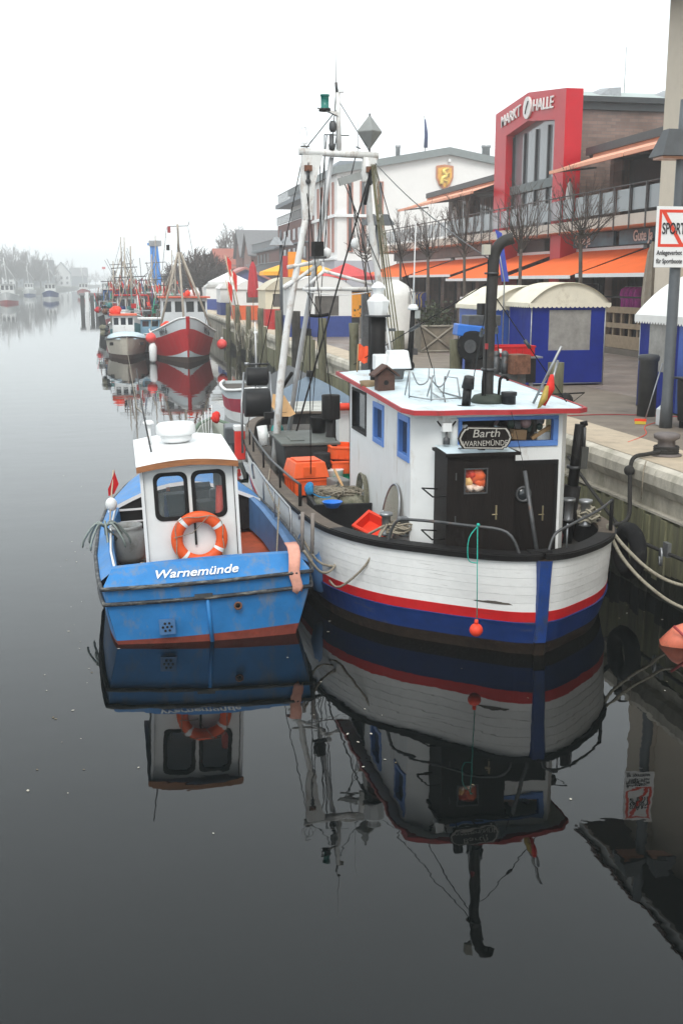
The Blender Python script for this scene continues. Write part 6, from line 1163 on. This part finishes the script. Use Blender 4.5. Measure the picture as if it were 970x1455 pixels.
# modern block + pitched houses farther on
nb_=thing('balcony_house','low grey and white house with long balconies beyond the brick building','building',(23,175,Q))
m=M(); m.box(23,32,160,186,Q,9.6,DB); m.box(22.4,32,160,188,9.6,10.0,GR); m.build('wall',None,nb_)
m=M(); m.box(21.6,23,160,188,6.1,6.5,GR); railing(m,21.7,160,188,6.5,7.5,.6); railing(m,22.5,160,188,10,11,.6); m.build('balcony',None,nb_)
for y in range(162,185,4): M().box(22.9,22.99,y,y+2.2,6.6,9.2,DK_).build('window',DK_,nb_)
def gable_house(lab,x0,x1,y0,y1,ze,zr_,wall,roof,axis='x',nm='house',chim=False):
    t=thing(nm,lab,'house',((x0+x1)/2,y0,Q)); m=M(); ym=(y0+y1)/2; xm=(x0+x1)/2
    if axis=='x': m.prism([(y0,Q),(y1,Q),(y1,ze),(ym,zr_),(y0,ze)],x0,x1,'x',wall)
    else: m.prism([(x0,Q),(x1,Q),(x1,ze),(xm,zr_),(x0,ze)],y0,y1,'y',wall)
    m.build('wall',None,t); m=M(); o=.5
    if axis=='x':
        for ya,za,yb,zb_ in ((y0-o,ze-.3,ym,zr_+.15),(y1+o,ze-.3,ym,zr_+.15)): m.add([(x0-o,ya,za),(x1+o,ya,za),(x1+o,yb,zb_),(x0-o,yb,zb_),(x0-o,ya,za-.3),(x1+o,ya,za-.3),(x1+o,yb,zb_-.3),(x0-o,yb,zb_-.3)],[(0,1,2,3),(7,6,5,4),(0,4,5,1),(0,3,7,4),(1,5,6,2)],roof)
    else:
        for xa,za,xb,zb_ in ((x0-o,ze-.3,xm,zr_+.15),(x1+o,ze-.3,xm,zr_+.15)): m.add([(xa,y0-o,za),(xa,y1+o,za),(xb,y1+o,zb_),(xb,y0-o,zb_),(xa,y0-o,za-.3),(xa,y1+o,za-.3),(xb,y1+o,zb_-.3),(xb,y0-o,zb_-.3)],[(0,1,2,3),(7,6,5,4),(0,4,5,1),(0,3,7,4),(1,5,6,2)],roof)
    m.build('roof',None,t)
    for k in range(3):
        for z in (4.2,7.2):
            if z+1<ze:
                if axis=='x': M().box(x0-.06,x0-.01,y0+(y1-y0)*(k+.5)/3-.6,y0+(y1-y0)*(k+.5)/3+.6,z-.8,z+.8,SHOPG).build('window',SHOPG,t)
                else: M().box(x0+(x1-x0)*(k+.5)/3-.6,x0+(x1-x0)*(k+.5)/3+.6,y0-.06,y0-.01,z-.8,z+.8,SHOPG).build('window',SHOPG,t)
    return t
RG=pm('roof_grey',(.15,.15,.155),rough=.7,var=.15); RT=pm('roof_tile_red',(.3,.07,.04),rough=.8,var=.2)
gable_house('steep grey roofed dark brick house with white fronted gable, nearer of the pair',22.5,30,190,200,9.8,13.3,pm('house_wall_brown',(.2,.075,.05),var=.2),RG)
gable_house('grey roofed brick house with steep gable left of its twin',22.5,31,203,214,9.8,14.2,DB,RG)
gable_house('low red tiled brick house beside the bare bushes on the quay',20,30,225,238,8,11.5,DB,RT,'x')
gable_house('low building with pinkish roof behind the far stalls',13,21,150,158,5.2,6.8,pm('shed_blue',(.1,.12,.3)),pm('roof_pink',(.5,.2,.18)),'y')
# beige building at the right edge (runs back past the camera)
BG=pm('beige_render',(.58,.5,.4),rough=.85,var=.05,vs=.5,bump=.1); BGT=pm('beige_trim',(.62,.54,.44),rough=.8,var=.04)
be=thing('corner_building','beige rendered building with pilasters and deep eaves at the right edge','building',(16.6,30,Q))
m=M(); hs=[]
for k in range(6):
    y=28.2-k*5; hs+= [(y-1.9,y,8.4,11.8),(y-1.9,y,3.2,6.6)]
m.wall(-6,32,Q,13.2,16.39,16.74,hs,'x',BG); m.box(16.74,30,31.7,32,Q,13.2,BG); m.build('wall',None,be)
m=M()
for k in range(7): m.box(16.24,16.388,31.99-1.6-k*5,31.99-k*5,Q,13.19,BGT)
m.box(16.29,16.388,-6,32,7.5,7.9,BGT); m.build('pilaster',None,be)
for k in range(6):
    y=28.2-k*5
    for z0,z1 in ((8.4,11.8),(3.2,6.6)):
        m=M(); m.wall(y-1.88,y-.02,z0+.02,z1-.02,16.49,16.59,[(y-1.75,y-1.0,z0+.15,z1-.15),(y-.9,y-.15,z0+.15,z1-.15)],'x',CLEANW); wo=m.build('window',None,be); M().box(16.60,16.62,y-1.88,y-.02,z0,z1).build('pane',GLASS,wo)
        M().box(16.24,16.44,y-2.05,y+.15,z0-.18,z0-.03).build('sill',CLEANW,be)
m=M(); m.box(14.95,30,-6,32.4,13.2,13.35,pm('eave_dark',(.09,.085,.08),rough=.8)); m.box(14.85,14.95,-6,32.4,13.15,13.5,WHITE); m.build('eave',None,be)
m=M(); 
m.add([(14.7,-6,13.5),(14.7,32.5,13.5),(22,32.5,18),(22,-6,18),(14.7,-6,13.4),(14.7,32.5,13.4),(22,32.5,17.9),(22,-6,17.9)],[(0,1,2,3),(7,6,5,4),(0,4,5,1),(1,5,6,2)],brickm('roof_tiles',(.12,.05,.035),(.16,.07,.05),(.05,.03,.03),bw=.3,bh=.35)); m.build('roof',None,be)
# =====================================================================
# OTHER BOATS AND THE FAR BANK
# =====================================================================
def bow_boat(nm,lab,stem,L,beam,zstem,zside,zmid,bands,grp=None,top=None,Yaw=0,tri=None,cat='fishing boat',rail=WHITE,full=1.0):
    """hull with its bow toward -y; bands: [(fraction, material)...] from waterline up"""
    t=thing(nm,lab,cat,(stem[0],stem[1],0),grp,0)
    sx,sy=stem; ss=[0,.02,.05,.1,.16,.24,.34,.5,.7,.85,.95,1.0]
    def half(s,lev):
        b=min(1,(s/.34))**.55 if s<.34 else 1; b*= 1-.28*max(0,(s-.7)/.3)**2
        w=(min(1,s/.42))**.85 if s<.42 else 1; w*=1-.4*max(0,(s-.7)/.3)**2
        return beam/2*((w*(1-lev)+b*lev)*(.86+.14*lev)*full)
    def ring(lev,side,off=0):
        out=[]
        for s in ss:
            zt=zmid+(zstem-zmid)*max(0,1-s/.5)**2+ (zside-zmid)*max(0,(s-.5)/.5)**2
            out.append(Vector((sx+side*(half(s,max(0,lev))+.03+off),sy+s*L-(.35*lev if s<.02 else 0)*(1),lev*zt)))
        return out
    m=M()
    for side in (-1,1):
        lv=[-.15]+[b[0] for b in bands]; mats=[bands[0][1]]+[b[1] for b in bands[:-1]]
        m.loft([ring(l,side) for l in lv],None,closed=False,caps=False,smooth=False,mats=mats)
    for e in (-1,0): m.loft([[ring(l,-1)[e],ring(l,1)[e]] for l in lv],None,closed=False,caps=False,smooth=False,mats=mats)
    m.build('hull',None,t,fix=False)
    m=M(); P=ring(.9,-1); S=ring(.9,1); m.loft([P,S],DECK,closed=False,caps=False,smooth=False); m.build('deck',None,t,fix=False)
    m=M()
    for side in (-1,1): m.tube(ring(1.0,side),.06,rail,6)
    m.build('rail',None,t)
    return t,ring
def wheelhouse(t,x0,x1,y0,y1,z0,z1,wall,roof,nw=3,glassm=None):
    m=M(); w_=(x1-x0)/nw; hs=[(x0+w_*k+w_*.16,x0+w_*(k+1)-w_*.16,z0+(z1-z0)*.5,z0+(z1-z0)*.88) for k in range(nw)]
    m.wall(x0,x1,z0,z1,y0,y0+.06,hs,'y',wall); m.wall(y0+.06,y1,z0,z1,x0,x0+.06,[(y0+.5,y1-.5,z0+(z1-z0)*.5,z0+(z1-z0)*.88)],'x',wall); m.wall(y0+.06,y1,z0,z1,x1-.06,x1,[(y0+.5,y1-.5,z0+(z1-z0)*.5,z0+(z1-z0)*.88)],'x',wall); m.wall(x0+.06,x1-.06,z0,z1,y1-.06,y1,[],'y',wall)
    w=m.build('wheelhouse',None,t); M().box(x0+.1,x1-.1,y0+.1,y1-.1,z0+(z1-z0)*.45,z1-.1).build('pane',GLASS,w)
    M().box(x0-.2,x1+.2,y0-.25,y1+.2,z1,z1+.1,roof).build('roof',None,w)
    return w
def rigline(m,a,b,r=.02,mat=None): m.tube([a,b],r,mat or DSTEEL,4)
RUSTM=pm('mast_tan',(.38,.33,.27),rough=.7,var=.2)
# ---- red cutter
RH=pm('cutter_red',(.45,.005,.01),rough=.4,spec=.25,var=.1,vs=.8,dirt=(.3,.03,.03),ds=1,da=.2); BT_=pm('boot_brown',(.06,.03,.02),rough=.8,var=.3); PW_=pm('pale_white',(.62,.68,.7),rough=.5,var=.05,dirt=(.4,.42,.42),da=.2)
t,rg=bow_boat('fishing_cutter','red fishing cutter with white upper bulwark, red stem and white chevron at the waterline',(4.25,69.8),13,4.15,2.85,1.9,1.65,[(0,BT_),(.12,BT_),(.13,RH),(.75,RH),(.755,PW_),(1.0,PW_)])
# set bands properly: rebuilt chevron and stem
m=M(); m.loft([[(4.25-.12,69.78-.37*z/2.85-.03,z),(4.25,69.68-.37*z/2.85,z),(4.25+.12,69.78-.37*z/2.85-.03,z)] for z in (1.75,2.0,2.9)],RH,closed=False,caps=False,smooth=False); m.build('stem_post',None,t,fix=False)
m=M()
for side in (-1,1):
    for k in range(5):
        a=rg(.13,side,.03); b=rg(.13+.15*(1-k/5),side,.035); c=rg(.13+.15*(1-(k+1)/5),side,.035)
        m.add([a[k],a[k+1],c[k+1],b[k]],[(0,1,2,3)],PW_)
m.build('white_chevron',None,t,fix=False)
for side,px,tx in ((-1,244,'WH 6'),(1,301,'WH 6')):
    i0,i1=(4,3) if side<0 else (3,4)
    A=rg(.86,side,.05)[5 if side<0 else 3]; B=rg(.86,side,.05)[3 if side<0 else 5]
    ang=math.atan2(B.y-A.y,B.x-A.x); tilt=math.atan2(B.z-A.z,(B.xy-A.xy).length)
    q=A.lerp(B,.12); text('number_lettering',tx,(q.x,q.y-.06,q.z-.2),.55,(PI/2,-tilt,ang),BT,t,.01,0,.012,'LEFT',.9)
w=wheelhouse(t,3.0,6.1,77.5,80,2.0,3.9,pm('cutter_house_white',(.65,.68,.7),var=.05),pm('house_roof_orange',(.62,.1,.04),rough=.5),4)
m=M()
for a,b in (((2.7,75,1.8),(4.1,75.3,6.9)),((6.2,75,1.8),(4.25,75.3,6.9)),((4.2,72.5,2.4),(4.15,75.3,6.9)),((3.2,78,3.9),(4.15,75.3,6.9)),((5.4,78.5,3.9),(4.2,75.3,6.9))): m.tube([a,b],.075,RUSTM,8)
m.tube([(4.15,75.3,6.8),(4.12,75.3,8.7)],.07,RUSTM,8); m.tube([(3.5,75.3,8.55),(4.8,75.3,8.6)],.025,DSTEEL,5); m.cbox((3.55,75.3,8.35),(.2,.2,.4),(0,0,0),DRED); m.cbox((3.45,75.3,7.2),(.2,.2,.35),(0,0,0),BLACK); m.tube([(4.8,75.3,8.6),(4.9,75.3,8.9)],.02,DSTEEL,4)
for a,b in (((4.1,75.3,8.5),(4.25,69.8,3.1)),((3.4,75.3,8.5),(2.6,77,2)),((4.8,75.3,8.5),(6.0,77,2)),((4.1,75.3,8.0),(4.2,82,3))): rigline(m,a,b,.015)
m.build('mast',None,t)
random.seed(31); m=M()
for k in range(10): lump(m,(2.9+k*.2,72.6+random.uniform(0,1),2.25+random.uniform(-.05,.1)),random.uniform(.14,.24),random.choice([pm('yellow_net',(.55,.5,.2),var=.3),pm('net_pale',(.5,.45,.4),var=.3),FLUO]),.8,k)
m.build('net_pile',None,t)
for c,l,mt in (((5.35,78.6,4.15),'white round float on the roof of the red cutter',CLEANW),):
    m=M(); m.ball(c,.38,mt,14); m.tube([(4.6,78.6,4.0),(5.0,78.6,4.3)],.2,FLUO,8); m.build('roof_float',None,t)
def pinkball(c,r,lab):
    m=M(); m.ball(c,r,pm('fender_coral',(.85,.07,.06),rough=.45,var=.08),16); m.lathe([(r*.25,0),(r*.2,r*.4)],Vector(c)+Vector((0,0,r*.9)),CLEANW,8); m.tube([Vector(c)+Vector((0,0,r)),Vector(c)+Vector((.1,.3,r+.8))],.02,ROPE,4); tag(m.build('ball_fender',None),lab,'fender','coral ball fenders')
pinkball((2.0,70.5,1.55),.33,'coral red ball fender between the cream boat and the red cutter'); pinkball((6.45,70.8,1.1),.33,'coral red ball fender on the quay side of the red cutter')
m=M(); m.lathe([(.1,0),(.22,.15),(.24,1.0),(.12,1.25)],(2.1,70.5,.0),WHITE,14); tag(m.build('cylinder_fender',None),'white cylinder fender below the left coral ball','fender')
# ---- cream boat
CRM=pm('cream_hull',(.55,.5,.42),rough=.45,var=.06,dirt=(.4,.34,.27),da=.25)
t,rg=bow_boat('motor_boat','small cream hulled boat with pale blue foredeck and orange roofed cabin',(.55,73.6),8.5,2.75,1.5,1.15,1.15,[(0,BT_),(.2,BT_),(.21,CRM),(1.0,CRM)],rail=DSTEEL)
m=M(); rows=[]
for i in range(7):
    s=.06+.3*i/6; z0=1.3; P=rg(1,-1); a=interp([(q.y,q.x) for q in P],73.6+s*8.5); hw=.55-a; rows.append([Vector((.55-hw*math.cos(PI*k/10)*.93,73.4+s*8.5,z0+.42*math.sin(PI*k/10)*min(1,.5+i/4))) for k in range(11)])
m.loft(rows,pm('foredeck_pale_blue',(.55,.68,.74),rough=.5),closed=False,caps=False); m.add(list(rows[0]),[tuple(range(11))],MC['foredeck_pale_blue']); m.build('foredeck',None,t,fix=False)
wheelhouse(t,-.35,1.1,77,79,1.5,2.75,WHITE,pm('cabin_roof_orange',(.7,.12,.05),rough=.5),3)
m=M()
for x in (-.45,1.5): m.box(x-.12,x+.12,73.85-.2 if False else 73.4,73.5,.95,1.15,BLACK)
m.build('name_plate',None,t)
m=M(); lump(m,(-.1,77.6,3.05),.38,FLUO,.8,3); m.build('orange_float',None,t); M().tube([(-.9,76.5,1.3),(-.6,76.4,2.4)],.03,DSTEEL,4).build('rod',None,t)
m=M(); random.seed(12)
for k in range(12): lump(m,(-.95+random.uniform(-.1,.25),75.8+random.uniform(0,1.6),1.5+random.uniform(0,.5)),.16,random.choice([BLACK,NET,DSTEEL]),1,k)
m.build('side_gear',None,t)
m=M(); m.tube([atz(175,512,.4) if False else (.55,73.4,.55),(.62,45,.02),(.60,23,.9) if False else (1.2,40,-.05)],.02,ROPE,4); tag(m.build('anchor_line',None),'thin pale line running forward from the cream boat bow into the water','rope')
# white / blue small boat between
t,rg=bow_boat('motor_boat','little white boat with blue panels tucked between the cream boat and the red cutter',(2.15,77.5),6,1.9,1.5,1.2,1.2,[(0,BT_),(.15,BT_),(.16,WHITE),(1.0,WHITE)])
wheelhouse(t,1.6,2.9,79.5,81,1.4,2.4,pm('blue_panel',(.25,.45,.6)),WHITE,2)
# ---- fleet behind: generic cutters, each its own colours and gear
def clutter_cutter(lab,x,y,L,beam,hull,trim,house,roof,mast_h,seed,hz=1.7,grp='cutters moored in the far fleet'):
    rnd=random.Random(seed)
    t,rg=bow_boat('fishing_cutter',lab,(x,y),L,beam,hz+.9,hz,hz-.1,[(0,BT_),(.12,BT_),(.13,hull),(.75,hull),(.76,trim),(1,trim)],grp)
    hy=y+L*.35; wheelhouse(t,x-beam*.3,x+beam*.3,hy,hy+2.6,hz,hz+2.2,house,roof,3)
    m=M(); my=y+L*.25
    m.tube([(x,my,hz),(x+.1,my,hz+mast_h)],[.1,.05],RUSTM,6); m.tube([(x-1.2,my,hz+mast_h*.6),(x+1.2,my,hz+mast_h*.62)],.04,DSTEEL,5)
    m.tube([(x-beam*.4,my+1,hz),(x,my,hz+mast_h*.7)],.05,RUSTM,5); m.tube([(x+beam*.4,my+1,hz),(x,my,hz+mast_h*.7)],.05,RUSTM,5)
    for k in range(5): rigline(m,(x+rnd.uniform(-.3,.3),my,hz+mast_h*rnd.uniform(.6,1)),(x+rnd.uniform(-2,2),my+rnd.uniform(-4,6),hz+.5),.018)
    for k in range(4): m.tube([(x+rnd.uniform(-1.5,1.5),hy+rnd.uniform(-2,3),hz+1),(x+rnd.uniform(-1.5,1.5),hy,hz+rnd.uniform(3,5.5))],.025,DSTEEL,4)
    m.build('mast',None,t)
    m=M()
    for k in range(3):
        yy=y+L*(.05+.09*k); m.tube([(x-beam*.42,yy,hz),(x-beam*.42,yy,hz+1.1),(x+beam*.42,yy,hz+1.1),(x+beam*.42,yy,hz)],.03,STEEL,4)
    m.build('deck_frame',None,t)
    gm=[BLACK,NET,DSTEEL,FLUO,NAVY,GREEN,WHITE,RUST,RED,pm('gear_teal',(.05,.2,.2))]
    for k in range(46):
        c=(x+rnd.uniform(-.5,.5)*beam,y+rnd.uniform(.05,.5)*L,hz+rnd.uniform(0,1.5)); m=M(); mt=rnd.choice(gm)
        if k%3==0: m.cbox(c,(rnd.uniform(.2,.6),.5,rnd.uniform(.2,.5)),(0,0,rnd.random()),mt)
        elif k%3==1: lump(m,c,rnd.uniform(.14,.3),mt,1,k)
        else: m.tube([c,Vector(c)+Vector((rnd.uniform(-.5,.5),0,rnd.uniform(1,2.4)))],.04,mt,5)
        m.build('deck_gear',None,t)
    for k in range(3):
        a=Vector((x+rnd.uniform(-1.8,1.8),y+rnd.uniform(1,6),hz+2.0)); m=M(); m.tube([a-Vector((0,0,1.4)),a+Vector((.1,0,1.1))],.02,STICK_,4); m.add([a+Vector((.1,0,1.1)),a+Vector((.3,0,.75)),a+Vector((.26,0,.35)),a+Vector((.05,0,.6))],[(0,1,2,3)],rnd.choice([DRED,BLACK,FRED])); o=m.build('marker_flag',None,t,fix=False)
    return t

STICK_=MC['stick']
WH_=pm('fleet_white',(.6,.61,.6),rough=.6,var=.08); TEAL=pm('fleet_teal',(.06,.2,.22),rough=.6,var=.1)
clutter_cutter('cluttered cutter with red wheelhouse roof just behind the cream boat',1.1,86,12,3.6,TEAL,WH_,WH_,RED,6,1)
clutter_cutter('cluttered blue hulled cutter directly behind the red one',4.6,88,12,3.8,NAVY,WH_,pm('fleet_tan',(.4,.3,.2)),WH_,5,2)
clutter_cutter('cutter with dark red house further back on the left of the fleet',.8,103,13,4,DRED,WH_,DRED,RED,7,3,2.0)
clutter_cutter('cutter with pale house further back by the quay',5.2,105,12,4,pm('fleet_green',(.03,.12,.07)),WH_,WH_,DRED,6,4,1.9)
clutter_cutter('white trawler with tall masts deep in the fleet',.6,122,15,4.4,WH_,RED,WH_,WH_,7.5,5,2.3)
clutter_cutter('dim reddish cutter farthest back in the moored fleet',4.6,130,15,4.4,DRED,WH_,RED,WH_,8,6,2.3)
clutter_cutter('narrow pale cutter full of gear squeezed behind the red one',3.0,96,10,3.0,pm('fleet_grey',(.3,.32,.33)),WH_,pm('fleet_orange',(.55,.15,.05)),WH_,5.5,9,1.8)
clutter_cutter('weathered dark cutter with blue house seen over the cream boat',-.3,112,11,3.4,BLACK,WH_,pm('fleet_blue',(.08,.2,.5)),WH_,5,13,2.0)
# blue crane
cr=thing('harbour_crane','slim bright blue loading crane column rising behind the moored fleet','crane',(4.5,150,0)); p=aty(224,420,150); q=aty(224,348,150)
CB=pm('crane_blue',(.04,.26,.75),rough=.45,var=.06); m=M(); m.loft([[(p.x-.9,150,0),(p.x+.9,150,0),(p.x+.9,151.4,0),(p.x-.9,151.4,0)],[(p.x-.7,150,p.z+.5),(p.x+.7,150,p.z+.5),(p.x+.7,151.2,p.z+.5),(p.x-.7,151.2,p.z+.5)],[(p.x-.75,150,q.z),(p.x+.25,150,q.z),(p.x+.25,151,q.z),(p.x-.75,151,q.z)]],CB,smooth=False); m.build('column',None,cr)
m=M(); m.cbox((q.x-.3,150.4,q.z+.2),(1.6,1.2,.7),(0,0,0),STEEL); m.cbox((q.x-1.1,150.3,q.z+.1),(.4,.4,.3),(0,0,0),CB); m.build('crane_head',None,cr)
m=M(); m.box(p.x-3,p.x+3,148,154,-.3,.9,DSTEEL); m.build('pontoon',None,cr)
# boats right behind the cutter, at the quay
sb=thing('covered_boat','grey blue open boat with a black ridge cover moored behind the cutter','boat',(5.6,34,0))
m=M(); rr=[]
for y,hw,z in ((31.6,.9,1.1),(32.5,1.35,1.0),(34,1.6,.95),(37,1.6,.95),(40,1.2,1.05),(41.5,.3,1.25)): rr.append([(6.2-hw*.75,y-.5,-.2),(6.2-hw,y-.5,z),(6.2+hw,y-.5,z),(6.2+hw*.75,y-.5,-.2)])
m.loft(rr,pm('boat_greyblue',(.25,.32,.4),rough=.5,var=.12,dirt=(.3,.3,.3),da=.3),smooth=False); m.build('hull',None,sb)
m=M(); A=[]
for y in (36.3,40.9): A.append([Vector((6.2-1.6+3.2*k/12,y,1.0+.95*(1-abs(k/6-1))**.8)) for k in range(13)])
m.loft(A,pm('black_tarp',(.03,.032,.035),rough=.6,var=.3,bump=.3,bs=3),closed=False,caps=False); m.add([(4.65,36.4,1.0)]+list(A[0])+[(7.75,36.4,1.0)],[tuple(range(15))],MC['boat_greyblue']); m.tube([(6.2,36.2,1.9),(6.2,36.2,2.1)],.12,BLACK,8); m.build('cover',None,sb,fix=False)
m=M(); 
for k in range(9): m.cbox((5.8+random.uniform(-.3,.3),32.3+k*.42,1.1),(2.2,.3,.06),(0,0,random.uniform(-.08,.08)),pm('pallet_white',(.52,.52,.48),rough=.8,var=.2))
m.build('loose_planks',None,sb)
t,rg=bow_boat('rowing_boat','white rounded boat with a dark red stripe behind the net hauler',(4.75,38.3),5.5,1.9,1.35,1.15,1.1,[(0,WHITE),(.3,WHITE),(.31,pm('stripe_red',(.4,.03,.06))),(.72,MC['stripe_red']),(.73,PW_),(1,PW_)],cat='boat'); 
m=M(); m.tube([(4.75,39,1.3),(4.75,39,3.2)],.02,CLEANW,6); m.lathe([(.07,0),(.07,.08)],(4.75,39,3.2),CLEANW,10); m.build('light_pole',None,t)
dg=thing('dinghy','small green rimmed dinghy with grey outboard engine moored at the cutter stern','dinghy',(2.8,31.5,0))
m=M(); rr=[]
DX=2.8
for y,hw,z in ((30.6,.62,.5),(31.5,.72,.5),(33,.72,.52),(34.4,.45,.6),(35.1,.08,.7)): rr.append([(DX-hw*.7,y,-.15),(DX-hw,y,z),(DX-hw+.1,y,z),(DX-hw*.7,y,.15),(DX+hw*.7,y,.15),(DX+hw-.1,y,z),(DX+hw,y,z),(DX+hw*.7,y,-.15)])
m.loft(rr,pm('dinghy_grey',(.4,.42,.38),rough=.6,var=.15),smooth=False); m.build('hull',None,dg)
m=M(); m.tube([(2.18,30.60,.53),(2.08,31.50,.53),(2.08,33.00,.55),(2.35,34.40,.63),(DX,35.10,.73),(3.25,34.40,.63),(3.52,33.00,.55),(3.52,31.50,.53),(3.42,30.60,.53),(2.18,30.60,.53)],.06,pm('rim_green',(.12,.17,.12),rough=.7,var=.2),6); m.build('rim',None,dg)
m=M(); m.cbox((3.00,30.40,.85),(.45,.55,.5),(.1,0,0),pm('outboard_grey',(.1,.11,.12),rough=.4,var=.3)); m.cbox((3.00,30.50,.35),(.14,.2,.8),(0,0,0),STEEL); m.build('outboard_engine',None,dg,bevel=.05)
fk=thing('net_marker','bunch of rods with small red flags standing at the dinghy','marker flags',(2.3,31,.5))
m=M(); [m.tube([(2.3+.05*k,31,.4),(2.2+.1*k,31,1.3+.1*k)],.012,WHITE,4) for k in range(4)]; m.build('rods',None,fk); m=M(); p=aty(307,593,31); lump(m,p,.12,FRED,1.3,4); m.build('red_flag',None,fk)
m=M(); m.box(2.68,2.92,26.4,26.7,.75,1.45,FRED); m.box(2.66,2.94,26.4,26.72,1.45,1.58,CLEANW); tag(m.build('jerrycan',None,bevel=.02),'red can with white top hanging at the cutter side above the workboat roof','can')
# small flags on the quay rail near the far stalls
for i,(px,py,y,l) in enumerate(((323,375,60,'red marker flag on a long pole near the far stalls'),(331,395,58,'lower red marker flag right of the tall one'),(324,410,57,'dark red and black marker flag below the other two'))):
    a=aty(px,py,y); b=aty(px-3,py-12,y); c=aty(px+12,py+60,y); t=thing('marker_flag',l,'flag',c,'red marker flags'); m=M(); m.tube([c,b],.03,STICK_,5); m.build('pole',None,t); m=M(); m.loft([[a+Vector((0,0,.4)),a+Vector((0,0,-.3))],[a+Vector((.22,0,.1)),a+Vector((.2,0,-.75))]],FRED,closed=False,caps=False); m.build('cloth',None,t,fix=False)
# pier at left
pr=thing('timber_pier','hazy timber pier of dark piles and pale deck reaching from the left of the fleet','pier',(-3,195,0))
m=M(); m.box(-6.2,14,193,197,2.7,3.1,pm('pier_deck',(.2,.2,.2),var=.1)); m.build('deck',None,pr); m=M()
for k in range(24):
    x=-6.0+k*.8; m.box(x,x+.66,193.2,193.6,-1,2.7,pm('pier_dark',(.06,.06,.06),rough=.9,var=.3))
m.build('piling',None,pr); M().box(-5.2,-4.6,192.9,193.2,-.6,3.3,CLEANW).build('white_pile',CLEANW,pr)
m=M(); m.tube([(3.9-4,193.5,3.1),(3.9-4,193.5,6.5)],.08,DSTEEL,6); m.cbox((-.1,193.5,6.6),(.3,.3,.5),(0,0,0),DSTEEL); m.build('pier_light',None,pr)
# ---- far bank: boats, houses, trees
def fx(px,y): return aty(px,400,y).x
farb=[(8,270,11,WH_,DRED,'white motor cutter with dark red waterline at the far left'),(70,330,9,NAVY,WH_,'small blue and white boat on the far bank'),(118,400,10,DRED,WH_,'pinkish hazy cutter on the far bank left of the white ship'),(150,470,14,WH_,RED,'hazy white ship with a red topped mast on the far bank'),(40,420,10,WH_,NAVY,'pale boat half hidden in haze near the left edge')]
for i,(px,y,L,h1,h2,l) in enumerate(farb):
    x=fx(px,y); t,rg=bow_boat('boat',l,(x,y),L,4.6,2.6,1.9,1.8,[(0,h2),(.3,h2),(.31,h1),(1,h1)],'boats on the far bank',cat='boat'); wheelhouse(t,x-1.5,x+1.5,y+3,y+7,1.8,4.4,WH_,WH_,3)
    m=M(); m.tube([(x,y+4,4.4),(x-.5,y+4,10.5)],.12,WH_,5); m.tube([(x,y+4,8.5),(x+2.5,y+4,4.8)],.06,WH_,4); m.cbox((x-.5,y+4,10.5 if i==3 else 9),(1.4,1,.9) if i==3 else (.5,.5,.5),(0,0,0),RED if i==3 else WH_); m.build('mast',None,t)
m=M(); x=fx(22,285); m.lathe([(.9,0),(1,.8),(.3,2.2),(.1,3.4)],(x-.5,285,0),FRED,14); tag(m.build('channel_buoy',None),'red channel buoy floating off the far left bank','buoy')
hs=[(30,430,60,11,'grey'),(62,440,46,12,'dark'),(88,455,40,11.5,'white'),(112,520,40,10,'grey'),(8,400,40,12,'white')]
hl=['long grey house among trees on the far bank','dark roofed house on the far bank behind the blue boat','white fronted house with dark roof on the far bank','low grey house in thick haze on the far bank','pale house at the left edge of the far bank']
for i,(px,y,ww,h,k) in enumerate(hs):
    y*=1.55; h*=1.45; x=fx(px,y); w_=ww*y/1560*.28; gable_house(hl[i],x-w_,x+w_,y,y+18,h*.62,h,WH_ if k=='white' else GR,GR if k!='grey' else RG,'x' if i%2 else 'y')
random.seed(77)
farpx=[(2,360),(12,372),(24,362),(35,385),(47,378),(58,392),(68,410),(79,430),(97,455),(105,470),(118,485),(127,520),(136,540),(146,560),(156,600),(90,520)]
protos=[]
for i,(px,y) in enumerate(farpx):
    y*=1.55*(1+max(0,px-70)/160); x=fx(px,y)
    if i<3:
        t=thing('tree','bare hazy tree of the far bank row','tree',(x,y,1.5),'bare trees on the far bank'); a=M(); b=M(); tree(a,b,(x,y,1.5),6.5,6.5,13,48,100+i,6,1.3,.012); a.build('trunk',None,t); b.build('crown',None,t,fix=False); protos.append(t)
    else:
        s=random.uniform(.55,1.05)*(1.05-max(0,px-50)/160*.35); dup(protos[i%3],(x,y,1.5),random.uniform(0,6),None,None,(s,s,s*random.uniform(.85,1.05)))
# trees behind the quay houses
bl_=[(285,150,'dense dark bare bush behind the red cutter mast',5.4,3.4),(262,158,'second bare bush left of the dense one behind the red cutter mast',4.2,2.8),(330,245,'tall bare tree above the grey roofs',13,3.6),(357,260,'bare tree crown right of the tall one above the roofs',12.3,3.6),(374,270,'farther bare tree peeping over the balcony house',12.5,3.6)]
for i,(px,y,l,h,r) in enumerate(bl_):
    x=fx(px,y); t=thing('tree',l,'tree',(x,y,Q),'bare trees behind the quay houses'); a=M(); b=M(); tree(a,b,(x,y,Q),h*.45,r,h*.62,80,200+i,9 if i<2 else 6,1,.018); a.build('trunk',None,t); b.build('crown',None,t,fix=False)
for mesh in bpy.data.meshes:
    if mesh.users==0: bpy.data.meshes.remove(mesh)
